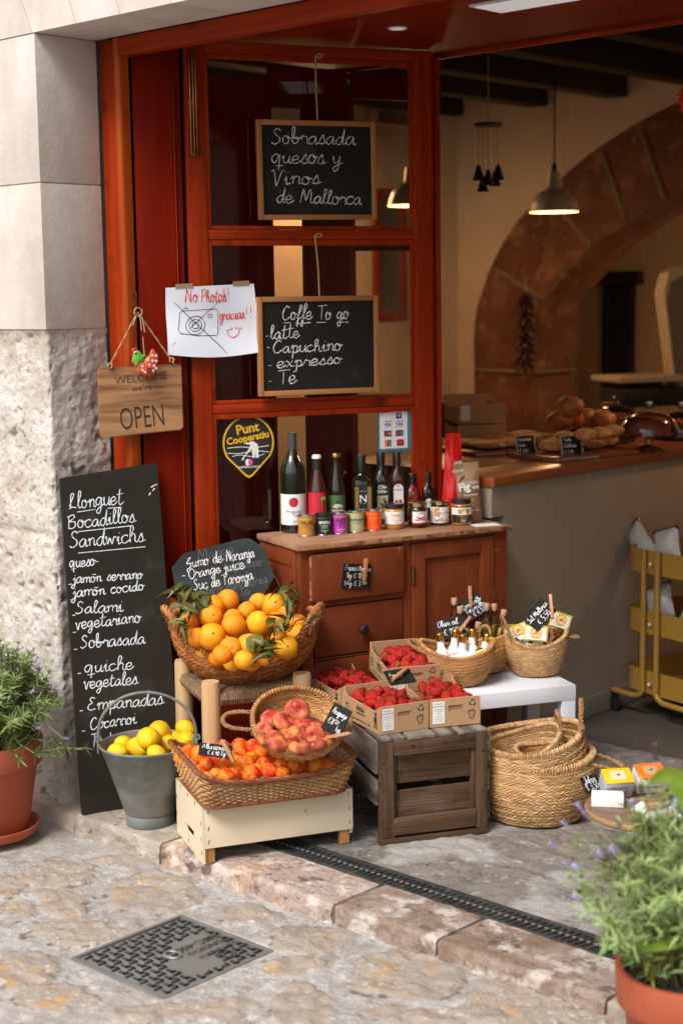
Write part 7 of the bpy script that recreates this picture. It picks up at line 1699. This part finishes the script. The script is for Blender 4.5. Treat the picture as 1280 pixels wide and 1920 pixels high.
for px, py, dp, d, lb in ((824, 1194, .02, (-.12, 0, 1), 'white oil bottle with gold cap standing at the left of the oil basket'), (853, 1188, .045, (.10, .05, 1), 'white oil bottle with gold cap at the back of the oil basket'), (867, 1196, .0, (.02, -.05, 1), 'white oil bottle with gold cap upright in the middle of the oil basket'), (885, 1187, .035, (.06, .1, 1), 'white oil bottle with gold cap standing behind the upright middle one'), (912, 1196, .02, (.22, .1, 1), 'white oil bottle with gold cap at the back right of the oil basket'), (927, 1215, -.01, (.55, .05, .8), 'white oil bottle leaning right over the basket rim'), (899, 1223, -.045, (.95, .05, .30), 'white oil bottle lying across the front of the oil basket')):
    dc = (MC @ (np.array(p) - CAM))[2]; c = PD(px, py, dc + dp); dd2 = OB.to_3x3() @ V((d[0], d[1], 0)) + V((0, 0, d[2])); tt = oil_bottle(c, None, dd2.normalized(), lb, .95)
    if d[2] < .5:
        mb = MB(); mb.text('VIRGEN', .012, T(0, -.0242, -.09) @ RX(R(90)) @ RZ(R(90)), bold=.02); mb.text('MALLORCA', .006, T(.010, -.0222, -.09) @ RX(R(90)) @ RZ(R(90)), bold=.02); o = mb.build('red_lettering', 'ink_red', tt); o.rotation_euler = (0, 0, R(200))
dc = (MC @ (np.array(p) - CAM))[2]; q0, q1, q2 = PD(819, 1164, dc + .075), PD(884, 1150, dc + .085), PD(823, 1202, dc + .05)
price_tag(FR(q2, q1 - q0, q0 - q2), .100, .066, [('Olive oil', .07, .66, .0095, .66), ('€ 11,50', .20, .20, .0105, .55)], 'black price tag reading Olive oil standing among the gold capped bottles', T(.088, .030, .006) @ RZ(R(-48)) @ RX(R(90)), lw=.0017)
# vial basket behind
p2_ = on_table(914, 1262) ; p2_ = V((p2_.x, p2_.y, p2_.z)) + tw * .03; VB = T(p2_.x, p2_.y, p2_.z) @ RZ(FAC)
basket(VB, 'vial_basket', 'small plaited basket of corked glass vials behind the oil bottles', (.088, .072), (.060, .05), .125, 'straw_peach', 8, 44, 'small plaited baskets on the table', ((168, 200, .03, .02), (70, 104, .004, .055)), lambda a: .01 * math.cos(2 * a), .01, hr=.0055)
def vial(px, py, dp, d, L, label):
    c = PD(px, py, (MC @ (np.array(p2_) - CAM))[2] + dp); t = thing('glass_vial', label, 'vial', T(*c) @ aim(VB.to_3x3() @ V((d[0], d[1], 0)) + V((0, 0, d[2]))), 'corked glass vials')
    MB().lathe([(0, -L), (.010, -L), (.013, -L + .004), (.013, -.05), (.0085, -.038), (.0085, -.004)], 22).build('glass', 'tube_glass', t); MB().lathe([(0, -L + .002), (.0115, -L + .003), (.0115, -L + .07), (0, -L + .07)], 18).build('liqueur', 'limoncello', t)
    MB().lathe([(.0075, -.014), (.0095, -.008), (.0105, .006), (.0095, .010), (0, .0105)], 16).build('cork', 'cork', t)
for px, py, dp, d, L, lb in ((804, 1121, .03, (-.36, 0, 1), .15, 'corked glass vial leaning far out to the left in front of the cabinet door'), (851, 1127, .0, (-.02, 0, 1), .13, 'upright corked glass vial behind the olive oil tag'), (862, 1143, -.02, (0, 0, 1), .11, 'short corked vial just behind the olive oil tag'), (912, 1137, .0, (.06, 0, 1), .13, 'corked glass vial right of the limoncello card'), (926, 1138, .02, (.02, 0, 1), .13, 'corked glass vial second from the right in the vial basket'), (944, 1149, .0, (.16, 0, 1), .12, 'rightmost corked vial leaning toward the salt basket'), (896, 1172, -.03, (.2, 0, 1), .10, 'lowest corked vial by the oil basket handle')): vial(px, py, dp, d, L, lb)
dc = (MC @ (np.array(p2_) - CAM))[2]; q0, q1, q2 = PD(858, 1132, dc + .03), PD(902, 1106, dc + .05), PD(880, 1166, dc + .01)
price_tag(FR(q2, q1 - q0, q0 - q2), .078, .070, [('Limoncello', .05, .62, .0080, .90), ('Taroncello', .05, .36, .0080, .90), ('€ 4,90', .3, .08, .0095, .55)], 'black price card for limoncello clipped behind the vials', T(.046, .068, .006) @ RZ(R(-40)) @ RX(R(90)) @ RY(R(10)), lw=.0016)
# salt basket
p3_ = on_table(1004, 1264); SBM = T(p3_.x, p3_.y, p3_.z) @ RZ(FAC)
basket(SBM, 'salt_basket', 'small pale plaited basket of salt sachets at the right of the white table', (.098, .082), (.064, .052), .128, 'straw_gold', 10, 56, 'small plaited baskets on the table', ((172, 214, .022, .075), (-8, 24, .048, -.01)), lambda a: .012 * math.cos(2 * a + .3) + .016 * math.sin(a), .010, hr=.0055, thick=.0028)
def sachet(px, py, dp, rz, ry, rx, fill, label, w=.062, h=.11, s=1):
    c = PD(px, py, (MC @ (np.array(p3_) - CAM))[2] + dp); M = T(*c) @ RZ(FAC + R(rz)) @ RY(R(ry)) @ RX(R(rx)); t = thing('salt_sachet', label, 'sachet', M, 'salt sachets in the basket')
    def f(s_):
        def g(u, v): e = (1 - abs(2 * u - 1) ** 2.5) * math.cos(min(1, v / .62) * math.pi / 2) ** .5 if v < .62 else 0; return V(((u - .5) * w, s_ * (.016 * e + .0006), (v - .62) * h))
        return g
    mb = MB(); mb.grid(f(-1), 12, 14); mb.grid(f(1), 12, 14, flip=True); mb.build('clear_bag', 'cellophane', t)
    mb = MB()
    for i in range(240):
        u, v = rnd.uniform(.08, .92), rnd.uniform(.02, .52); q = f(1)(u, v); k = rnd.uniform(-1, 1); mb.box((-.0022, -.0022, -.0022), (.0022, .0022, .0022), M=T(q.x, q.y * k * .86, q.z) @ rot_rand())
    mb.build('salt_grains', fill, t)
    MB().box((-w / 2 - .001, -.0022, -.004), (w / 2 + .001, -.0006, h * .38), .0003).build('card', 'card_yellow', t); MB().box((-w / 2 + .004, -.0030, .0), (w / 2 - .004, -.0023, h * .33)).build('card_field', 'label_white', t)
    mb = MB(); mb.ring(.012, .019, 0, T(0, -.0034, h * .20) @ RX(R(90))); mb.build('card_ring', 'ink_yellow', t); mb = MB(); mb.poly([(-.010, -.006), (-.004, .006), (.002, .004), (.006, .008), (.010, -.002), (.004, -.007)], 0, T(0, -.0038, h * .20) @ RX(R(90))); mb.text('SAL DE MALLORCA', .0046, T(0, -.0034, h * .045) @ RX(R(90)), bold=.02); mb.build('card_print', 'ink_orange', t)
sachet(975, 1192, -.02, -6, -22, -6, 'salt_green', 'sachet of green herb salt leaning left in the salt basket', .058, .10); sachet(1003, 1200, -.05, 2, 7, -14, 'salt_pale', 'front sachet of pale pink salt with a yellow card', .074, .12); sachet(1046, 1176, -.02, 14, 20, -4, 'salt_orange', 'sachet of orange salt leaning right in the salt basket', .07, .125)
q0, q1, q2 = PD(984, 1159, 4.58), PD(1018, 1120, 4.59), PD(1008, 1185, 4.56)
price_tag(FR(q2, q1 - q0, q0 - q2), .085, .060, [('Sal Mallorca', .05, .55, .0080, .92), ('€ 5,50', .25, .12, .011, .55)], 'tilted black price card reading Sal Mallorca in the salt basket', T(.083, .018, .006) @ RZ(R(-45)) @ RX(R(90)), lw=.0017)
# ================================================================== nested baskets on the floor
nb = PZ(1006, 1530, 0); nb = V((nb.x, nb.y, .001)); NM = T(*nb) @ RZ(FAC)
hang = lambda a: .010 * math.cos(2 * a)
basket(NM, 'straw_basket', 'largest golden plaited straw basket on the floor, lowest of the nested baskets', (.166, .146), (.130, .114), .188, 'straw_gold', 9, 64, 'nested plaited straw baskets', ((-28, 12, .10, -.028), ), hang, .020, thick=.0042, hr=.0085, rimr=.0125, slope=1.7)
N2 = NM @ T(.0, .006, .064) @ RY(R(-7)) @ RX(R(5))
basket(N2, 'straw_basket', 'second plaited straw basket set inside the largest one with tall loops', (.156, .136), (.130, .112), .185, 'straw_gold', 9, 64, 'nested plaited straw baskets', ((160, 208, .048, .052), (-26, 8, .014, .105)), hang, .012, thick=.0042, hr=.0082, rimr=.0105, slope=1.7)
N3 = NM @ T(-.014, .020, .122) @ RY(R(-15)) @ RX(R(9))
basket(N3, 'straw_basket', 'smaller straw basket tipped to the left inside the second basket', (.118, .100), (.085, .075), .112, 'straw_gold', 6, 52, 'nested plaited straw baskets', ((-18, 18, .012, .070), (150, 186, .02, .03)), hang, .010, thick=.0036, hr=.0068, slope=1.7)
N4 = NM @ T(.030, .000, .130) @ RY(R(-4)) @ RX(R(6))
basket(N4, 'straw_basket', 'smallest straw basket lying inside the tipped basket', (.092, .078), (.068, .06), .075, 'straw_gold', 5, 42, 'nested plaited straw baskets', ((200, 240, .012, .01), ), hang, .008, thick=.0034, hr=.006, slope=1.7)
# ================================================================== low round table with soaps
sz = .20; sl_ = PZ(1099, 1512, sz); rt_ = V((math.cos(FAC), math.sin(FAC), 0)); scn = sl_ + rt_ * .165
t = thing('round_table', 'low round brown wooden table with soaps by the doorway', 'table', T(scn.x, scn.y, 0))
MB().lathe([(0, sz - .022), (.160, sz - .022), (.165, sz - .018), (.165, sz - .003), (.162, sz), (0, sz)], 56).build('tabletop', 'tray_wood', t)
MB().lathe([(.1652, sz - .017), (.168, sz - .015), (.168, sz - .006), (.1652, sz - .004)], 56).build('rim_band', 'bowl_wood', t)
MB().lathe([(.11, 0), (.10, .02), (.025, .04), (.025, sz - .03), (.06, sz - .0225)], 24, cap0=True).build('pedestal', 'tray_wood', t)
def sp(px, py, z=sz): return PZ(px, py, z)
def soapbox(px, py, ang, w, d, h, top, side, label, lines=()):
    c = sp(px, py); M = T(*c) @ T(0, 0, .004) @ RZ(R(ang)) @ RX(R(26)); t = thing('soap_box', label, 'soap box', M, 'soap boxes on the round table')
    MB().box((0, 0, 0), (w, d, h * .93), .001).build('carton', side, t); MB().box((-.0006, -.0006, h * .9305), (w + .0006, d + .0006, h), .001).build('lid', top, t); MB().box((w * .24, d * .2, h + .0001), (w * .76, d * .8, h + .0008)).build('lid_label', 'salt_pale' if top == 'soap_yellow' else 'cardboard', t); MB().leaf((w * .45, d * .5, h + .0014), (1, .3, 0), (0, 0, 1), .014, .007, 0).build('leaf_print', 'ink_green', t)
    mb = MB(); mb.text('JABON NATURAL', .006, T(w * .5, -.0006, h * .60) @ RX(R(90)), bold=.02)
    for k in range(5): mb.leaf((w * .3 + .008 * k, -.0008, h * .35), (1, 0, .4), (0, -1, 0), .010, .004, 0)
    mb.build('print', 'ink_grey', t)
soapbox(1131, 1500, 52, .078, .055, .055, 'soap_yellow', 'soap_grey', 'soap box with a bright yellow lid on the round table'); soapbox(1193, 1492, 56, .078, .055, .058, 'soap_orange', 'table_white', 'soap box with an orange lid behind the yellow one')
c = sp(1108, 1514); t = thing('soap_bar', 'white wrapped soap bar at the left edge of the round table', 'soap bar', T(*c) @ RZ(R(34))); MB().box((0, 0, 0), (.085, .048, .034), .004).build('wrapper', 'soap_white', t, angle=60); MB().box((-.001, .004, .006), (.002, .044, .026), .001).build('label', 'soap_yellow', t)
c = sp(1236, 1556); t = thing('wooden_bowl', 'small turned wooden bowl heaped with white wrapped soaps', 'bowl', T(*c)); MB().lathe([(.04, 0), (.045, .004), (.068, .022), (.082, .045), (.079, .046), (.064, .026), (.03, .010), (0, .008)], 40, cap0=True).build('body', 'bowl_wood', t)
for k, (px, py, zz, mt, lb) in enumerate(((1205, 1528, .045, 'soap_white', 'white paper wrapped soap at the left of the bowl'), (1226, 1536, .052, 'soap_white', 'white soap in the front of the bowl'), (1246, 1520, .06, 'bag_white', 'pinkish wrapped soap on top of the bowl'), (1262, 1536, .05, 'soap_white', 'white soap at the right of the bowl'), (1272, 1518, .055, 'sticker_teal', 'soap with a teal wrapper at the far right of the bowl'))):
    b = PZ(px, py, sz + zz); t = thing('wrapped_soap', lb, 'soap', T(*b) @ rot_rand(), 'soaps in the wooden bowl'); m_ = MB().box((-.03, -.02, -.014), (.03, .02, .014), .007); m_.v = [v + V((.002 * nz(v * 60, 1, k), .002 * nz(v * 60, 1, k + 3), .003 * nz(v * 60, 1, k + 5))) for v in m_.v]; m_.build('wrapper', mt, t, angle=60); MB().box((-.02, -.0205, -.006), (.02, .0205, .006), .001).build('band', 'salt_pale', t)
q0, q1, q2 = PZ(1106, 1462, sz + .03), PZ(1134, 1455, sz + .03), PZ(1100, 1490, sz)
price_tag(FR(q2, q1 - q0, q0 - q2), .062, .05, [('€ 3,50', .1, .2, .012, .7), ('Jabon', .1, .6, .010, .7)], 'small black price card behind the soaps', None, lw=.002)
# ================================================================== potted lavenders
def pot(M, rt, rb, H, label, saucer, name='terracotta_pot'):
    t = thing(name, label, 'flower pot', M)
    MB().lathe([(rb, .0), (rb + .004, .004), (rt * .90, H * .72), (rt * .915, H * .73), (rt * .985, H * .735), (rt, H * .75), (rt * 1.02, H * .985), (rt * 1.01, H), (rt * .94, H), (rt * .90, H * .93)], 64, cap0=True).build('body', 'terracotta', t)
    MB().lathe([(rt * .93, H * .90), (rt * .5, H * .93), (0, H * .94)], 32).build('soil', 'soil', t)
    if saucer: MB().lathe([(rb * .7, -.016), (rb * 1.15, -.014), (rb * 1.28, .012), (rb * 1.34, .013), (rb * 1.34, .006), (rb * 1.2, -.018), (0, -.018)], 56).build('saucer', 'terracotta', t)
    return t
def flower(mb, p, d, L, r):
    d = V(d).normalized(); x = d.orthogonal().normalized(); y = d.cross(x); k = int(L / .0042)
    for i in range(k):
        for j in range(6):
            a = j * 1.047 + i * .5; t_ = i / k; rr = r * (.75 + .35 * math.sin(math.pi * t_)); n = (x * math.cos(a) + y * math.sin(a)); q = p + d * (L * t_) + n * rr * .45; mb.leaf(q, (n * .7 + d), d, .0085 * (r / .007), .005 * (r / .007), .1, seg=2)
def lavender(M, base_r, n_st, hgt, spread, flowers, label, leaf_l, grp='potted lavender plants', droop=.5, side=None, dry=(), n_leaf=9, extra=()):
    t = thing('lavender_plant', label, 'lavender', M, grp); Mi_ = M.inverted(); lf, old, stm = MB(), MB(), MB(); fl = MB(); dryb = MB()
    def stem(p0, tip, leaves=True, bend=None):
        tip = V(tip); mid = p0.lerp(tip, .5) + (bend or V((0, 0, .0))); pts = smooth([p0, mid, tip], 8); stm.tube(pts, [.0017 - .0008 * i / len(pts) for i in range(len(pts))], 5)
        if leaves:
            n_ = len(pts)
            for w in range(n_leaf):
                f = .22 + .78 * (w + rnd.random() * .6) / n_leaf; i = min(n_ - 2, int(f * (n_ - 1))); p = pts[i]; d = (pts[i + 1] - pts[i]).normalized(); x = d.orthogonal().normalized(); y = d.cross(x); a0 = rnd.uniform(0, 6.28); m_ = 4 if f < .93 else 7
                for j in range(m_):
                    a = a0 + j * 6.283 / m_; n2 = x * math.cos(a) + y * math.sin(a); L = leaf_l * rnd.uniform(.6, 1.15) * (1.1 - .35 * f); (old if f < .42 and rnd.random() < .6 else lf).leaf(p, n2 * rnd.uniform(.6, 1.0) + d * rnd.uniform(.25, .9), d, L, L * .16, rnd.uniform(.0, .9) * droop, fold=.35, seg=3)
    for i in range(n_st):
        a = rnd.uniform(0, 6.283); q = math.sqrt(rnd.random()); r0 = base_r * .55 * q; p0 = V((r0 * math.cos(a), r0 * math.sin(a), -.01)); el = rnd.uniform(.75, 1.05)
        tip = V((math.cos(a) * spread * q * rnd.uniform(.85, 1.12), math.sin(a) * spread * q * rnd.uniform(.85, 1.12), hgt * (1 - .62 * q ** 2.2) * el)); stem(p0, tip, True, V((math.cos(a) * .02, math.sin(a) * .02, hgt * .12)))
    for e_ in extra: stem(V((0, 0, 0)), Mi_ @ e_[0], True, V((0, 0, e_[1])))
    for k, (px, py, dep, L, r, dk) in enumerate(flowers):
        tip = Mi_ @ PD(px, py, dep); d0 = (tip - V((0, 0, hgt * .3))).normalized(); p0 = V((tip.x * .35, tip.y * .35, hgt * .35)); stem(p0, tip, False, V((0, 0, .015)))
        flower(dryb if dk else fl, tip - d0 * .002, d0 + V((rnd.uniform(-.2, .2), 0, .3)), L, r)
    lf.build('foliage', 'lavender_leaf', t, angle=180); old.build('lower_foliage', 'lavender_leaf_old', t, angle=180); stm.build('stems', 'lavender_stem', t)
    fl.build('flower_spikes', 'lavender_flower', t, angle=180)
    if dryb.v: dryb.build('dry_spikes', 'lavender_dry', t, angle=180)
    return t
lp = PZ(-14, 1556, ST + .018); LPM = T(lp.x, lp.y, ST + .03); LH = .275
pot(LPM, .160, .108, LH, 'terracotta flower pot on a saucer against the stone pier at the left edge', True)
LM = LPM @ T(0, 0, LH * .93); ldep = (MC @ (np.array(LM.translation) - CAM))[2]
lavender(LM, .15, 215, .34, .215, [(5, 1222, ldep, .026, .005, 0), (68, 1240, ldep - .03, .020, .0048, 0), (70, 1252, ldep - .05, .022, .0048, 0), (55, 1251, ldep, .014, .005, 1), (45, 1258, ldep, .014, .005, 0), (6, 1300, ldep - .1, .018, .0048, 0), (18, 1302, ldep - .1, .018, .0048, 0), (28, 1312, ldep - .12, .02, .0048, 0), (56, 1299, ldep - .1, .02, .0048, 0), (72, 1296, ldep - .05, .02, .006, 1), (88, 1288, ldep - .05, .016, .006, 1), (100, 1292, ldep, .018, .0048, 0), (63, 1338, ldep - .12, .018, .006, 1), (67, 1365, ldep - .14, .02, .0048, 0), (119, 1384, ldep - .1, .02, .0048, 0), (96, 1304, ldep, .016, .006, 1)],
         'bushy green lavender in the pot against the stone pier', .044, extra=[(PD(166, 1402, ldep - .1), -.01), (PD(128, 1400, ldep - .12), -.02), (PD(120, 1395, ldep - .10), .02), (PD(75, 1420, ldep - .17), .03), (PD(38, 1425, ldep - .18), .03), (PD(112, 1420, ldep - .12), .0)])
fp = PZ(1157, 1812, .235); fc = V((fp.x, fp.y, 0)) + rt_ * .145; FH = .29; FPM = T(fc.x, fc.y, .235 - FH)
pot(FPM, .145, .10, FH, 'terracotta flower pot standing on the street in front at the right', False)
FM = FPM @ T(0, 0, FH * .93); fd = (MC @ (np.array(FM.translation) - CAM))[2]
lavender(FM, .14, 130, .40, .225, [(1062, 1548, fd, .016, .006, 0), (1090, 1518, fd - .02, .018, .006, 0), (1101, 1532, fd, .016, .006, 0), (1043, 1590, fd, .020, .006, 0), (1061, 1620, fd, .010, .005, 0), (1084, 1628, fd - .05, .014, .006, 0), (1128, 1605, fd - .08, .016, .006, 0), (1142, 1612, fd - .08, .018, .006, 1), (1154, 1600, fd - .08, .020, .006, 0), (1089, 1686, fd - .08, .020, .006, 0), (1163, 1553, fd, .014, .006, 0), (1228, 1425, fd, .034, .0065, 1), (1204, 1492, fd - .02, .026, .006, 1), (1277, 1582, fd - .1, .012, .006, 0), (1185, 1512, fd, .016, .006, 0), (1256, 1500, fd, .016, .005, 1)],
         'tall loose lavender with pale flower spikes in the front right pot', .046, n_leaf=9, extra=[(PD(1075, 1580, fd), .02), (PD(1085, 1640, fd - .04), .02), (PD(1110, 1560, fd), .03), (PD(1095, 1700, fd - .1), .02), (PD(1130, 1740, fd - .12), .03), (PD(1150, 1525, fd), .02), (PD(1245, 1490, fd), .0), (PD(1060, 1640, fd), .02)])
t = thing('broad_leaf_plant', 'bright green broad leaves reaching in from the right edge above the front pot', 'plant', FM @ T(.10, .02, 0)); Ti_ = t.matrix_world.inverted()
for a, m_, b, w in (((1345, 1600, fd - .25), (1268, 1462, fd - .22), (1214, 1468, fd - .2), .034), ((1345, 1735, fd - .12), (1265, 1768, fd - .12), (1150, 1788, fd - .12), .020), ((1400, 1660, fd - .3), (1370, 1540, fd - .3), (1330, 1440, fd - .3), .04)):
    P_ = smooth([Ti_ @ PD(*a), Ti_ @ PD(*m_), Ti_ @ PD(*b)], 10); mb = MB(); vw = (Ti_.to_3x3() @ tocam(PD(*m_))); vs = []
    n_ = len(P_)
    for i, q in enumerate(P_):
        d = (P_[min(n_ - 1, i + 1)] - P_[max(0, i - 1)]).normalized(); s_ = d.cross(vw).normalized(); ww = w * .62 * math.sin(math.pi * min(1, (.25 + .75 * i / (n_ - 1))) ** .9); nn_ = s_.cross(d)
        for k in (-1, -.5, 0, .5, 1): vs.append(q + s_ * ww * k + nn_ * (abs(k) * ww * .35))
    mb.add(vs, [(i * 5 + k, i * 5 + k + 1, i * 5 + k + 6, i * 5 + k + 5) for i in range(n_ - 1) for k in range(4)]); mb.build('leaf_blade', 'broad_leaf', t)
    MB().tube([Ti_ @ (FM @ V((.1, .02, 0))), P_[0]], .004, 6).build('leaf_stalk', 'broad_leaf', t)
